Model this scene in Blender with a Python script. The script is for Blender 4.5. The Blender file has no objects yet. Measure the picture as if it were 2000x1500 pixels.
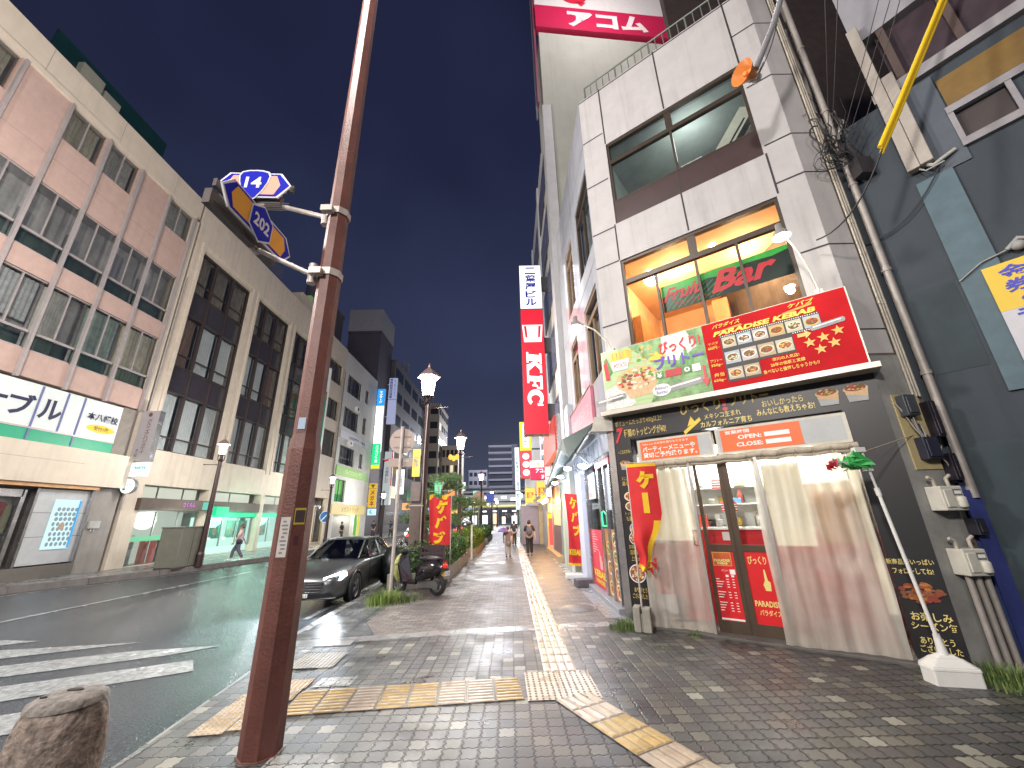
import bpy, bmesh, math, random
from mathutils import Vector, Matrix
random.seed(7)
R_ = math.radians
scene = bpy.context.scene
COL = scene.collection
# ---------------------------------------------------------------- camera
cd = bpy.data.cameras.new('camera'); cam = bpy.data.objects.new('camera', cd); COL.objects.link(cam)
cd.sensor_width = 36; cd.lens = 13.77; cd.clip_start = 0.05; cd.clip_end = 2000
_s = Vector((-2, 260, 765)).normalized(); _u = Vector((-55, -2250, 765)); _u = (_u-_s*_u.dot(_s)).normalized(); _r = _s.cross(_u)
if _r.x < 0: _r = -_r
cam.matrix_world = Matrix(((_r.x, -_r.y, -_r.z, 0), (_s.x, -_s.y, -_s.z, 0), (_u.x, -_u.y, -_u.z, 1.8), (0, 0, 0, 1)))
scene.camera = cam
scene.view_settings.view_transform = 'Standard'
try: scene.view_settings.look = 'None'
except Exception: pass
scene.view_settings.exposure = 0.2; scene.view_settings.gamma = 1
scene.cycles.max_bounces = 6; scene.cycles.diffuse_bounces = 3; scene.cycles.glossy_bounces = 3
scene.cycles.transparent_max_bounces = 12; scene.cycles.sample_clamp_indirect = 4; scene.cycles.sample_clamp_direct = 30
scene.cycles.use_denoising = True; scene.cycles.caustics_reflective = False; scene.cycles.caustics_refractive = False
# ---------------------------------------------------------------- night sky
w = bpy.data.worlds.new('World'); scene.world = w; w.use_nodes = True
nt = w.node_tree; bg = nt.nodes['Background']
tc = nt.nodes.new('ShaderNodeTexCoord'); sx = nt.nodes.new('ShaderNodeSeparateXYZ'); nt.links.new(tc.outputs['Generated'], sx.inputs[0])
cr = nt.nodes.new('ShaderNodeValToRGB'); nt.links.new(sx.outputs['Z'], cr.inputs[0])
cr.color_ramp.elements[0].position = 0.0; cr.color_ramp.elements[0].color = (.06, .068, .105, 1)
cr.color_ramp.elements[1].position = 0.75; cr.color_ramp.elements[1].color = (.0135, .0165, .044, 1)
e = cr.color_ramp.elements.new(.3); e.color = (.024, .03, .062, 1)
nz = nt.nodes.new('ShaderNodeTexNoise'); nz.inputs['Scale'].default_value = 1.7; nz.inputs['Detail'].default_value = 3
nt.links.new(tc.outputs['Generated'], nz.inputs['Vector'])
mm = nt.nodes.new('ShaderNodeMapRange'); mm.inputs['From Min'].default_value = .35; mm.inputs['From Max'].default_value = .7
mm.inputs['To Min'].default_value = .8; mm.inputs['To Max'].default_value = 1.45; nt.links.new(nz.outputs[0], mm.inputs[0])
vm = nt.nodes.new('ShaderNodeVectorMath'); vm.operation = 'SCALE'; nt.links.new(cr.outputs[0], vm.inputs[0]); nt.links.new(mm.outputs[0], vm.inputs['Scale'])
nt.links.new(vm.outputs[0], bg.inputs['Color']); bg.inputs['Strength'].default_value = 1.0

def light(name, loc, power, col=(1, 1, 1), r=.15, kind='POINT', rot=None, parent=None, **k):
    d = bpy.data.lights.new(name, kind); d.energy = power; d.color = col
    if kind in ('POINT', 'SPOT'): d.shadow_soft_size = r
    for a, b in k.items(): setattr(d, a, b)
    o = bpy.data.objects.new(name, d); COL.objects.link(o); o.location = loc
    if rot: o.rotation_euler = rot
    if parent: o.parent = parent
    return o
# street lights that stand beyond the frame, behind and beside the camera
light('street_light_behind', (-7, -8, 9.5), 7300, (1, .93, .86), .6)
light('street_light_behind', (1.0, -6, 7.5), 900, (1, .92, .82), .5)
light('street_light_behind', (-10.5, 5, 9.5), 4200, (1, .92, .86), .6)
light('street_light_overhead', (-3.2, 2.2, 11.5), 1500, (1, .95, .88), .35)

# ---------------------------------------------------------------- materials
MATS = {}
def M(name, col=(.5, .5, .5), rough=.6, metal=0, emit=0, noise=.12, ns=4, bump=0, bs=60, streak=0, spec=None, trans=False, rn=0, coat=0):
    if name in MATS: return MATS[name]
    m = bpy.data.materials.new(name); m.use_nodes = True; MATS[name] = m
    t = m.node_tree; b = t.nodes['Principled BSDF']
    c4 = (*col, 1)
    b.inputs['Roughness'].default_value = rough; b.inputs['Metallic'].default_value = metal
    if spec is not None: b.inputs['Specular IOR Level'].default_value = spec
    if coat: b.inputs['Coat Weight'].default_value = coat; b.inputs['Coat Roughness'].default_value = .08
    if emit:
        b.inputs['Emission Color'].default_value = c4; b.inputs['Emission Strength'].default_value = emit
        b.inputs['Base Color'].default_value = (*[c*.12 for c in col], 1); return m
    co = t.nodes.new('ShaderNodeTexCoord'); geo = t.nodes.new('ShaderNodeNewGeometry')
    b.inputs['Base Color'].default_value = c4
    if noise or streak:
        n = t.nodes.new('ShaderNodeTexNoise'); n.inputs['Scale'].default_value = ns; n.inputs['Detail'].default_value = 6; n.inputs['Roughness'].default_value = .65
        t.links.new(co.outputs['Object'], n.inputs['Vector'])
        mr = t.nodes.new('ShaderNodeMapRange'); mr.inputs['From Min'].default_value = .3; mr.inputs['From Max'].default_value = .7
        mr.inputs['To Min'].default_value = 1-noise; mr.inputs['To Max'].default_value = 1+noise*.6
        t.links.new(n.outputs[0], mr.inputs[0]); f = mr.outputs[0]
        if streak:
            mp = t.nodes.new('ShaderNodeMapping'); mp.inputs['Scale'].default_value = (2.2, 2.2, .12)
            t.links.new(co.outputs['Object'], mp.inputs[0])
            n2 = t.nodes.new('ShaderNodeTexNoise'); n2.inputs['Scale'].default_value = 1.6; n2.inputs['Detail'].default_value = 8; n2.inputs['Roughness'].default_value = .7
            t.links.new(mp.outputs[0], n2.inputs['Vector'])
            m2 = t.nodes.new('ShaderNodeMapRange'); m2.inputs['From Min'].default_value = .5; m2.inputs['From Max'].default_value = .72
            m2.inputs['To Min'].default_value = 1; m2.inputs['To Max'].default_value = 1-streak
            t.links.new(n2.outputs[0], m2.inputs[0])
            mu = t.nodes.new('ShaderNodeMath'); mu.operation = 'MULTIPLY'; t.links.new(f, mu.inputs[0]); t.links.new(m2.outputs[0], mu.inputs[1]); f = mu.outputs[0]
        v = t.nodes.new('ShaderNodeVectorMath'); v.operation = 'SCALE'; v.inputs[0].default_value = col; t.links.new(f, v.inputs['Scale'])
        t.links.new(v.outputs[0], b.inputs['Base Color'])
    if rn:
        n3 = t.nodes.new('ShaderNodeTexNoise'); n3.inputs['Scale'].default_value = 3; n3.inputs['Detail'].default_value = 4; t.links.new(co.outputs['Object'], n3.inputs['Vector'])
        m3 = t.nodes.new('ShaderNodeMapRange'); m3.inputs['From Min'].default_value = .35; m3.inputs['From Max'].default_value = .65
        m3.inputs['To Min'].default_value = max(.03, rough-rn); m3.inputs['To Max'].default_value = rough+rn
        t.links.new(n3.outputs[0], m3.inputs[0]); t.links.new(m3.outputs[0], b.inputs['Roughness'])
    if bump:
        n4 = t.nodes.new('ShaderNodeTexNoise'); n4.inputs['Scale'].default_value = bs; n4.inputs['Detail'].default_value = 4; t.links.new(co.outputs['Object'], n4.inputs['Vector'])
        bp = t.nodes.new('ShaderNodeBump'); bp.inputs['Strength'].default_value = bump; bp.inputs['Distance'].default_value = .01
        t.links.new(n4.outputs[0], bp.inputs['Height']); t.links.new(bp.outputs[0], b.inputs['Normal'])
    return m
def glass(name, tint=(.9, .95, .95), refl=.12, rough=.02):
    if name in MATS: return MATS[name]
    m = bpy.data.materials.new(name); m.use_nodes = True; MATS[name] = m; t = m.node_tree; t.nodes.clear()
    o = t.nodes.new('ShaderNodeOutputMaterial'); tr = t.nodes.new('ShaderNodeBsdfTransparent'); tr.inputs[0].default_value = (*tint, 1)
    g = t.nodes.new('ShaderNodeBsdfGlossy'); g.inputs['Roughness'].default_value = rough; g.inputs['Color'].default_value = (.9, .95, 1, 1)
    lw = t.nodes.new('ShaderNodeLayerWeight'); lw.inputs[0].default_value = .25
    mr = t.nodes.new('ShaderNodeMapRange'); mr.inputs['To Min'].default_value = refl; mr.inputs['To Max'].default_value = .9
    mx = t.nodes.new('ShaderNodeMixShader'); t.links.new(lw.outputs['Fresnel'], mr.inputs[0]); t.links.new(mr.outputs[0], mx.inputs[0])
    t.links.new(tr.outputs[0], mx.inputs[1]); t.links.new(g.outputs[0], mx.inputs[2]); t.links.new(mx.outputs[0], o.inputs[0]); return m

# ---------------------------------------------------------------- mesh builder
_TC = {}
def glyphs(s, bold):
    k = (s, bold)
    if k in _TC: return _TC[k]
    c = bpy.data.curves.new('t', 'FONT'); c.body = s; c.size = 1; c.resolution_u = 2; c.offset = bold
    o = bpy.data.objects.new('t', c); COL.objects.link(o); bpy.context.view_layer.update()
    me = bpy.data.meshes.new_from_object(o)
    vs = [tuple(v.co[:2]) for v in me.vertices]; fs = [tuple(p.vertices) for p in me.polygons]
    bpy.data.objects.remove(o); bpy.data.meshes.remove(me); bpy.data.curves.remove(c)
    xs = [v[0] for v in vs] or [0, 1]; ys = [v[1] for v in vs] or [0, 1]
    _TC[k] = (vs, fs, min(xs), max(xs), min(ys), max(ys)); return _TC[k]
class MB:
    def __init__(s): s.v = []; s.f = []; s.mi = []; s.ms = []; s.cur = 0; s.X = None; s.sm = []
    def mat(s, m):
        if m not in s.ms: s.ms.append(m)
        s.cur = s.ms.index(m); return s
    def add(s, vs, fs, smooth=False):
        b = len(s.v)
        if s.X is not None: vs = [s.X @ Vector(p) for p in vs]
        s.v += [tuple(p) for p in vs]; s.f += [tuple(i+b for i in f) for f in fs]; s.mi += [s.cur]*len(fs); s.sm += [smooth]*len(fs); return s
    def poly(s, pts): return s.add(pts, [tuple(range(len(pts)))])
    def box(s, x0, x1, y0, y1, z0, z1):
        if x0 > x1: x0, x1 = x1, x0
        if y0 > y1: y0, y1 = y1, y0
        if z0 > z1: z0, z1 = z1, z0
        return s.add([(x0, y0, z0), (x1, y0, z0), (x1, y1, z0), (x0, y1, z0), (x0, y0, z1), (x1, y0, z1), (x1, y1, z1), (x0, y1, z1)],
                     [(0, 3, 2, 1), (4, 5, 6, 7), (0, 1, 5, 4), (1, 2, 6, 5), (2, 3, 7, 6), (3, 0, 4, 7)])
    def cyl(s, p0, p1, r0, r1=None, n=12, cap=True, smooth=True):
        if r1 is None: r1 = r0
        p0 = Vector(p0); p1 = Vector(p1); d = (p1-p0).normalized(); a = d.orthogonal().normalized(); b = d.cross(a); vs = []
        for p, r in ((p0, r0), (p1, r1)):
            for i in range(n):
                t = 2*math.pi*i/n; vs.append(p+(a*math.cos(t)+b*math.sin(t))*r)
        s.add(vs, [(i, (i+1) % n, n+(i+1) % n, n+i) for i in range(n)], smooth)
        if cap: s.add(vs[:n], [tuple(range(n))[::-1]]); s.add(vs[n:], [tuple(range(n))])
        return s
    def tube(s, pts, r, n=6):
        P = [Vector(p) for p in pts]; vs = []; a = None
        for i, p in enumerate(P):
            d = (P[min(i+1, len(P)-1)]-P[max(i-1, 0)]).normalized()
            a = d.orthogonal().normalized() if a is None else (a-d*a.dot(d)).normalized()
            b = d.cross(a); rr = r[i] if isinstance(r, (list, tuple)) else r
            for k in range(n):
                t = 2*math.pi*k/n; vs.append(p+(a*math.cos(t)+b*math.sin(t))*rr)
        fs = [(i*n+k, i*n+(k+1) % n, (i+1)*n+(k+1) % n, (i+1)*n+k) for i in range(len(P)-1) for k in range(n)]
        s.add(vs, fs, True); s.add(vs[:n], [tuple(range(n))[::-1]]); s.add(vs[-n:], [tuple(range(n))]); return s
    def lathe(s, c, prof, n=16, smooth=True, ph=0):
        vs = []; c = Vector(c)
        for r, z in prof:
            for k in range(n):
                t = 2*math.pi*k/n+ph; vs.append(c+Vector((r*math.cos(t), r*math.sin(t), z)))
        m = len(prof)
        return s.add(vs, [(i*n+k, i*n+(k+1) % n, (i+1)*n+(k+1) % n, (i+1)*n+k) for i in range(m-1) for k in range(n)], smooth)
    def sph(s, c, rx, ry=None, rz=None, n=12, m=8):
        ry = ry or rx; rz = rz or rx; c = Vector(c); vs = []
        for i in range(m+1):
            p = math.pi*i/m
            for k in range(n):
                t = 2*math.pi*k/n; vs.append((c.x+rx*math.sin(p)*math.cos(t), c.y+ry*math.sin(p)*math.sin(t), c.z-rz*math.cos(p)))
        return s.add(vs, [(i*n+k, i*n+(k+1) % n, (i+1)*n+(k+1) % n, (i+1)*n+k) for i in range(m) for k in range(n)], True)
    def prism(s, o, y0, y1):           # outline in x,z extruded along y
        n = len(o); vs = [(a, y0, b) for a, b in o]+[(a, y1, b) for a, b in o]
        return s.add(vs, [tuple(range(n)), tuple(range(n, 2*n))[::-1]]+[(i, i+n, (i+1) % n+n, (i+1) % n) for i in range(n)])
    def slab(s, o, z0, z1):            # outline in x,y extruded along z
        n = len(o); vs = [(a, b, z0) for a, b in o]+[(a, b, z1) for a, b in o]
        return s.add(vs, [tuple(range(n))[::-1], tuple(range(n, 2*n))]+[(i, (i+1) % n, (i+1) % n+n, i+n) for i in range(n)])
    def disc(s, x, z, rx, rz=None, y=0, n=24):
        rz = rz or rx; return s.poly([(x+rx*math.cos(2*math.pi*i/n), y, z+rz*math.sin(2*math.pi*i/n)) for i in range(n)])
    def rect(s, x0, x1, z0, z1, y=0): return s.poly([(x0, y, z0), (x1, y, z0), (x1, y, z1), (x0, y, z1)])
    def wall(s, x0, x1, z0, z1, holes, y0, y1):
        xs = sorted({x0, x1, *[c for h in holes for c in h[:2] if x0 < c < x1]}); zs = sorted({z0, z1, *[c for h in holes for c in h[2:] if z0 < c < z1]})
        def solid(i, j):
            if i < 0 or j < 0 or i >= len(xs)-1 or j >= len(zs)-1: return False
            cx = (xs[i]+xs[i+1])/2; cz = (zs[j]+zs[j+1])/2
            return not any(h[0] < cx < h[1] and h[2] < cz < h[3] for h in holes)
        for i in range(len(xs)-1):
            for j in range(len(zs)-1):
                if not solid(i, j): continue
                a, b, c, d = xs[i], xs[i+1], zs[j], zs[j+1]
                s.rect(a, b, c, d, y0); s.poly([(a, y1, c), (a, y1, d), (b, y1, d), (b, y1, c)])
                if not solid(i-1, j): s.poly([(a, y0, c), (a, y0, d), (a, y1, d), (a, y1, c)])
                if not solid(i+1, j): s.poly([(b, y0, c), (b, y1, c), (b, y1, d), (b, y0, d)])
                if not solid(i, j-1): s.poly([(a, y0, c), (a, y1, c), (b, y1, c), (b, y0, c)])
                if not solid(i, j+1): s.poly([(a, y0, d), (b, y0, d), (b, y1, d), (a, y1, d)])
        return s
    def text(s, t, x0, x1, z0, z1, y=-.004, bold=.012, shear=0, rot=0, up=0):   # text stretched into the rectangle; up = rise over its length
        vs, fs, a, b, c, d = glyphs(t, bold); out = []
        for (px, py) in vs:
            u = (px-a)/max(b-a, 1e-6); v = (py-c)/max(d-c, 1e-6)
            if rot == -90: u, v = v, 1-u
            X = x0+(x1-x0)*u+shear*(z1-z0)*(v-.5); out.append((X, y, z0+(z1-z0)*v+up*u))
        return s.add(out, fs)
    def vtext(s, t, xc, z1, z0, wd, y=-.004, bold=.02):  # stacked upright characters
        n = len(t); h = (z1-z0)/n
        for i, ch in enumerate(t):
            zt = z1-i*h; zb = zt-h*.9
            if ch in 'ー-': s.rect(xc-wd*.09, xc+wd*.09, zb, zt-h*.05, y)
            elif ch == '・': s.disc(xc, (zt+zb)/2, wd*.14, None, y, 10)
            else: s.text(ch, xc-wd/2, xc+wd/2, zb, zt, y, bold)
        return s
    def mesh(s, name):
        me = bpy.data.meshes.new(name); me.from_pydata(s.v, [], s.f)
        for m in s.ms: me.materials.append(m)
        me.polygons.foreach_set('material_index', s.mi); me.polygons.foreach_set('use_smooth', s.sm); me.update(); return me
    def build(s, name, parent=None, loc=None, rz=0, label=None, cat=None, group=None, kind=None, bevel=0):
        o = bpy.data.objects.new(name, s.mesh(name)); COL.objects.link(o)
        if parent: o.parent = parent
        if loc is not None: o.location = loc
        if rz: o.rotation_euler.z = rz
        if label: o['label'] = label
        if cat: o['category'] = cat
        if group: o['group'] = group
        if kind: o['kind'] = kind
        if bevel:
            b = o.modifiers.new('b', 'BEVEL'); b.width = bevel; b.segments = 2; b.limit_method = 'ANGLE'
        return o
def thing(name, label, cat, loc=(0, 0, 0), rz=0, group=None):
    o = bpy.data.objects.new(name, None); COL.objects.link(o); o.location = loc; o.rotation_euler.z = rz; o.empty_display_size = .2
    o['label'] = label; o['category'] = cat
    if group: o['group'] = group
    return o
def dup(root, loc, label=None, rz=None):
    def cp(o, par):
        c = o.copy(); COL.objects.link(c); c.parent = par
        for ch in list(o.children): cp(ch, c)
        return c
    r = cp(root, None); r.location = loc
    if rz is not None: r.rotation_euler.z = rz
    if label: r['label'] = label
    return r
class Frame:      # a facade frame: x along the wall to the right, y into the wall, z up
    def __init__(s, x, y, deg): s.o = Vector((x, y, 0)); s.a = R_(deg)
    def at(s, x, y=0, z=0): return s.o+Matrix.Rotation(s.a, 3, 'Z') @ Vector((x, y, z))
FL = Frame(-17.35, 0, 90); FR = Frame(2.14, 0, -90); FK = Frame(2.14, 7.87, -37.49); FT = Frame(5.95, 5.66, -56.03); FS = Frame(0, 0, 0)
def fthing(F, name, label, cat, x=0, y=0, z=0, group=None): return thing(name, label, cat, F.at(x, y, z), F.a, group)
# ================================================================ ground
def paver_mat(name, cw, ch, cols, light=.09, wavy=.012, joint=.008, rough=.38, rowoff=0.0, wet=.16, bumpd=.006, hue=None):
    m = bpy.data.materials.new(name); m.use_nodes = True; t = m.node_tree; b = t.nodes['Principled BSDF']; N = t.nodes.new; L = t.links.new
    co = N('ShaderNodeTexCoord'); sp = N('ShaderNodeSeparateXYZ'); L(co.outputs['Object'], sp.inputs[0])
    def math_(op, a, bb=None, c=None):
        n = N('ShaderNodeMath'); n.operation = op
        for i, q in enumerate((a, bb, c)):
            if q is None: continue
            if hasattr(q, 'is_output') or hasattr(q, 'links'): L(q, n.inputs[i])
            else: n.inputs[i].default_value = q
        return n.outputs[0]
    X = sp.outputs[0]; Y = sp.outputs[1]
    if wavy:
        def tri(v, per, ph): return math_('PINGPONG', math_('ADD', math_('DIVIDE', v, per), 50+ph), .5)
        dx = math_('MULTIPLY', math_('SUBTRACT', tri(Y, ch/2, .0), .25), wavy*4)
        dy = math_('MULTIPLY', math_('SUBTRACT', tri(X, cw/2, .25), .25), wavy*4)
        X2 = math_('ADD', X, dx); Y2 = math_('ADD', Y, dy)
    else: X2, Y2 = X, Y
    gy = math_('DIVIDE', Y2, ch); iy = math_('FLOOR', gy)
    gx = math_('DIVIDE', X2, cw)
    if rowoff: gx = math_('ADD', gx, math_('MULTIPLY', math_('FLOORED_MODULO', iy, 2), rowoff))
    ix = math_('FLOOR', gx); fx = math_('FRACT', gx); fy = math_('FRACT', gy)
    ex = math_('MULTIPLY', math_('MINIMUM', fx, math_('SUBTRACT', 1, fx)), cw)
    ey = math_('MULTIPLY', math_('MINIMUM', fy, math_('SUBTRACT', 1, fy)), ch)
    ed = math_('MINIMUM', ex, ey)
    jr = N('ShaderNodeMapRange'); jr.interpolation_type = 'SMOOTHSTEP'; jr.inputs['From Min'].default_value = joint*.35; jr.inputs['From Max'].default_value = joint; L(ed, jr.inputs[0])
    cb = N('ShaderNodeCombineXYZ'); L(ix, cb.inputs[0]); L(iy, cb.inputs[1])
    wn = N('ShaderNodeTexWhiteNoise'); wn.noise_dimensions = '2D'; L(cb.outputs[0], wn.inputs['Vector'])
    rp = N('ShaderNodeValToRGB'); rp.color_ramp.interpolation = 'CONSTANT'; L(wn.outputs['Value'], rp.inputs[0])
    els = rp.color_ramp.elements; els[0].position = 0; els[0].color = (*cols[0], 1); els[1].position = 1-light; els[1].color = (*cols[-1], 1)
    mid = cols[1:-1]
    for i, c in enumerate(mid): e = els.new((i+1)*(1-light)/(len(mid)+1)); e.color = (*c, 1)
    no = N('ShaderNodeTexNoise'); no.inputs['Scale'].default_value = 1.3; no.inputs['Detail'].default_value = 8; no.inputs['Roughness'].default_value = .7; L(co.outputs['Object'], no.inputs['Vector'])
    nm = N('ShaderNodeMapRange'); nm.inputs['From Min'].default_value = .3; nm.inputs['From Max'].default_value = .7; nm.inputs['To Min'].default_value = .6; nm.inputs['To Max'].default_value = 1.45; L(no.outputs[0], nm.inputs[0])
    nf = N('ShaderNodeTexNoise'); nf.inputs['Scale'].default_value = 160; nf.inputs['Detail'].default_value = 3; L(co.outputs['Object'], nf.inputs['Vector'])
    nfm = N('ShaderNodeMapRange'); nfm.inputs['To Min'].default_value = .6; nfm.inputs['To Max'].default_value = 1.4; L(nf.outputs[0], nfm.inputs[0])
    fac = math_('MULTIPLY', math_('MULTIPLY', nm.outputs[0], nfm.outputs[0]), math_('ADD', math_('MULTIPLY', jr.outputs[0], .8), .2))
    v = N('ShaderNodeVectorMath'); v.operation = 'SCALE'; L(rp.outputs[0], v.inputs[0]); L(fac, v.inputs['Scale']); L(v.outputs[0], b.inputs['Base Color'])
    rm = N('ShaderNodeMapRange'); rm.inputs['From Min'].default_value = .35; rm.inputs['From Max'].default_value = .65; rm.inputs['To Min'].default_value = rough-wet; rm.inputs['To Max'].default_value = rough+wet; L(no.outputs[0], rm.inputs[0]); L(rm.outputs[0], b.inputs['Roughness'])
    gm = N('ShaderNodeTexVoronoi'); gm.inputs['Scale'].default_value = 2.3; gm.inputs['Randomness'].default_value = 1; L(co.outputs['Object'], gm.inputs['Vector'])
    gr = N('ShaderNodeMapRange'); gr.inputs['From Min'].default_value = .03; gr.inputs['From Max'].default_value = .045; gr.inputs['To Min'].default_value = .45; gr.inputs['To Max'].default_value = 1; L(gm.outputs['Distance'], gr.inputs[0]); L(math_('MULTIPLY', fac, gr.outputs[0]), v.inputs['Scale'])
    h = math_('ADD', math_('ADD', jr.outputs[0], math_('MULTIPLY', nf.outputs[0], .25)), math_('MULTIPLY', wn.outputs['Value'], .25))
    bp = N('ShaderNodeBump'); bp.inputs['Strength'].default_value = .8; bp.inputs['Distance'].default_value = bumpd; L(h, bp.inputs['Height']); L(bp.outputs[0], b.inputs['Normal'])
    return m
def asphalt():
    m = bpy.data.materials.new('wet_asphalt'); m.use_nodes = True; t = m.node_tree; b = t.nodes['Principled BSDF']; N = t.nodes.new; L = t.links.new
    co = N('ShaderNodeTexCoord')
    n = N('ShaderNodeTexNoise'); n.inputs['Scale'].default_value = 90; n.inputs['Detail'].default_value = 3; L(co.outputs['Object'], n.inputs['Vector'])
    vo = N('ShaderNodeTexVoronoi'); vo.inputs['Scale'].default_value = 42; L(co.outputs['Object'], vo.inputs['Vector'])
    mp = N('ShaderNodeMapping'); mp.inputs['Scale'].default_value = (.8, .12, 1); L(co.outputs['Object'], mp.inputs[0])
    big = N('ShaderNodeTexNoise'); big.inputs['Scale'].default_value = 1.1; big.inputs['Detail'].default_value = 5; L(mp.outputs[0], big.inputs['Vector'])
    cr = N('ShaderNodeValToRGB'); cr.color_ramp.elements[0].position = .3; cr.color_ramp.elements[0].color = (.028, .034, .045, 1); cr.color_ramp.elements[1].position = .75; cr.color_ramp.elements[1].color = (.07, .083, .104, 1); L(n.outputs[0], cr.inputs[0])
    L(cr.outputs[0], b.inputs['Base Color'])
    rm = N('ShaderNodeMapRange'); rm.inputs['From Min'].default_value = .35; rm.inputs['From Max'].default_value = .65; rm.inputs['To Min'].default_value = .1; rm.inputs['To Max'].default_value = .22; L(big.outputs[0], rm.inputs[0]); L(rm.outputs[0], b.inputs['Roughness'])
    b.inputs['Specular IOR Level'].default_value = 1.0
    bp = N('ShaderNodeBump'); bp.inputs['Strength'].default_value = .9; bp.inputs['Distance'].default_value = .008; L(vo.outputs[0], bp.inputs['Height']); L(bp.outputs[0], b.inputs['Normal'])
    return m
ASPH = asphalt()
g = MB().mat(ASPH); g.poly([(-300, -60, -.12), (300, -60, -.12), (300, 500, -.12), (-300, 500, -.12)]); g.build('ground', kind='structure')
g = MB().mat(ASPH); g.poly([(-22, -40, -.1), (2.5, -40, -.1), (2.5, 140, -.1), (-22, 140, -.1)]); g.build('road', kind='structure')
KERB = M('kerb_concrete', (.2, .2, .195), .35, noise=.3, ns=7, bump=.3, bs=80, rn=.12)
# near kerb line (x at y)
kn = [(-1.9, -3), (-2.75, 1.0), (-3.0, 2.2), (-3.12, 3.4), (-3.2, 4.3), (-3.3, 5.2), (-3.4, 6.2), (-3.58, 7.4), (-3.66, 9), (-3.68, 120)]
def zk(y): return -.085 if y < 6.2 else (0 if y > 7.6 else -.085+(y-6.2)/1.4*.085)
kerb = MB().mat(KERB)
for (x0, y0), (x1, y1) in zip(kn, kn[1:]):
    segs = max(1, int((y1-y0)/.6)) if y1 < 50 else 60
    for i in range(segs):
        a = i/segs; b = (i+1)/segs-.006/max(1e-3, (y1-y0))*1
        xa, ya, xb, yb = x0+(x1-x0)*a, y0+(y1-y0)*a, x0+(x1-x0)*b, y0+(y1-y0)*b
        za = max(-.085, zk(ya))+.004; zb = max(-.085, zk(yb))+.004; w = .18
        kerb.add([(xa-w, ya, -.13), (xa, ya, -.13), (xb, yb, -.13), (xb-w, yb, -.13), (xa-w+.02, ya, za), (xa, ya, za), (xb, yb, zb), (xb-w+.02, yb, zb)],
                 [(0, 3, 2, 1), (4, 5, 6, 7), (0, 1, 5, 4), (1, 2, 6, 5), (2, 3, 7, 6), (3, 0, 4, 7)])
kerb.build('kerb_near', kind='structure')
PAV = paver_mat('interlock_pavers', .15, .155, [(.046, .047, .05), (.066, .064, .06), (.053, .056, .055), (.088, .085, .075), (.06, .055, .057), (.11, .108, .092), (.05, .052, .056), (.23, .225, .19)], .07, .0075, .013, .42)
BRK = paver_mat('brick_pavers', .2, .1, [(.1, .085, .08), (.15, .125, .118), (.125, .112, .108), (.165, .14, .128), (.2, .18, .165)], .15, 0, .009, .52, .5, .1, .003)
GRP = paver_mat('grey_edge_pavers', .3, .3, [(.12, .13, .14), (.16, .17, .18), (.14, .15, .155), (.19, .2, .2)], .2, 0, .006, .22, .5, .1, .003)
def sheet(name, pts, mat, z, kind='structure', th=0): 
    g = MB().mat(mat)
    if th: g.slab(pts, z-th, z)
    else: g.poly([(x, y, z) for x, y in pts])
    return g.build(name, kind=kind)
# sidewalk sheets: interlocking pavers in front, red-grey bricks further on
strip0 = [(-3.58, 6.98), (-2.44, 7.15), (-1.28, 7.36), (.34, 7.55), (1.7, 7.66), (2.6, 7.7)]
strip1 = [(x, y+.3) for x, y in strip0]
front = [(x, y) for x, y in kn if y <= 6.3]+strip0+[(2.9, 7.72), (9, 7.72), (9, -3)]
sidew = MB().mat(PAV)
fr = [(x, y) for x, y in front]
sidew.poly([(x, y, 0 if y > 99 else 0) for x, y in fr]).build('sidewalk', kind='structure')
sheet('sidewalk_strip_light', strip0+strip1[::-1], M('pale_slabs', (.3, .31, .31), .25, noise=.25, ns=9, bump=.15, rn=.1), .0)
sheet('sidewalk_brick', [(-2.75, 8.4), (-2.75, 140), (4, 140), (4, 7.9), (2.6, 8.0), (1.7, 7.96), (.34, 7.85), (-1.28, 7.66), (-2.3, 7.47)], BRK, 0)
sheet('sidewalk_edge_band', [(-3.66, 7.2), (-3.68, 140), (-2.756, 140), (-2.756, 8.4), (-2.306, 7.47), (-2.44, 7.45), (-3.58, 7.28)], GRP, 0)
j = MB().mat(M('joint_dark', (.06, .06, .06), .6))
for i in range(17):
    t = i/16; k = t*(len(strip0)-1); a = int(min(k, len(strip0)-2)); q = k-a
    x = strip0[a][0]+(strip0[a+1][0]-strip0[a][0])*q; y = strip0[a][1]+(strip0[a+1][1]-strip0[a][1])*q
    j.poly([(x-.004, y, .004), (x+.004, y, .004), (x+.004, y+.3, .004), (x-.004, y+.3, .004)])
j.build('strip_joints', kind='structure')
s = MB().mat(M('pale_slabs2', (.42, .41, .4), .2, noise=.2, rn=.08))
for y in (13.2, 17.75, 22.3, 26.9, 31.5, 36): s.poly([(-2.7, y, .004), (3.2, y-.12, .004), (3.2, y+.1, .004), (-2.7, y+.22, .004)])
s.build('sidewalk_cross_bands', kind='structure')
# shop-front border beside the side shop
sheet('shop_threshold', [(1.72, 8.2), (1.98, 8.1), (2.3, 8.1), (2.3, 24), (1.9, 24), (1.72, 13)], M('threshold_stone', (.27, .28, .3), .3, noise=.2, ns=9, rn=.1), .006)
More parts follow.
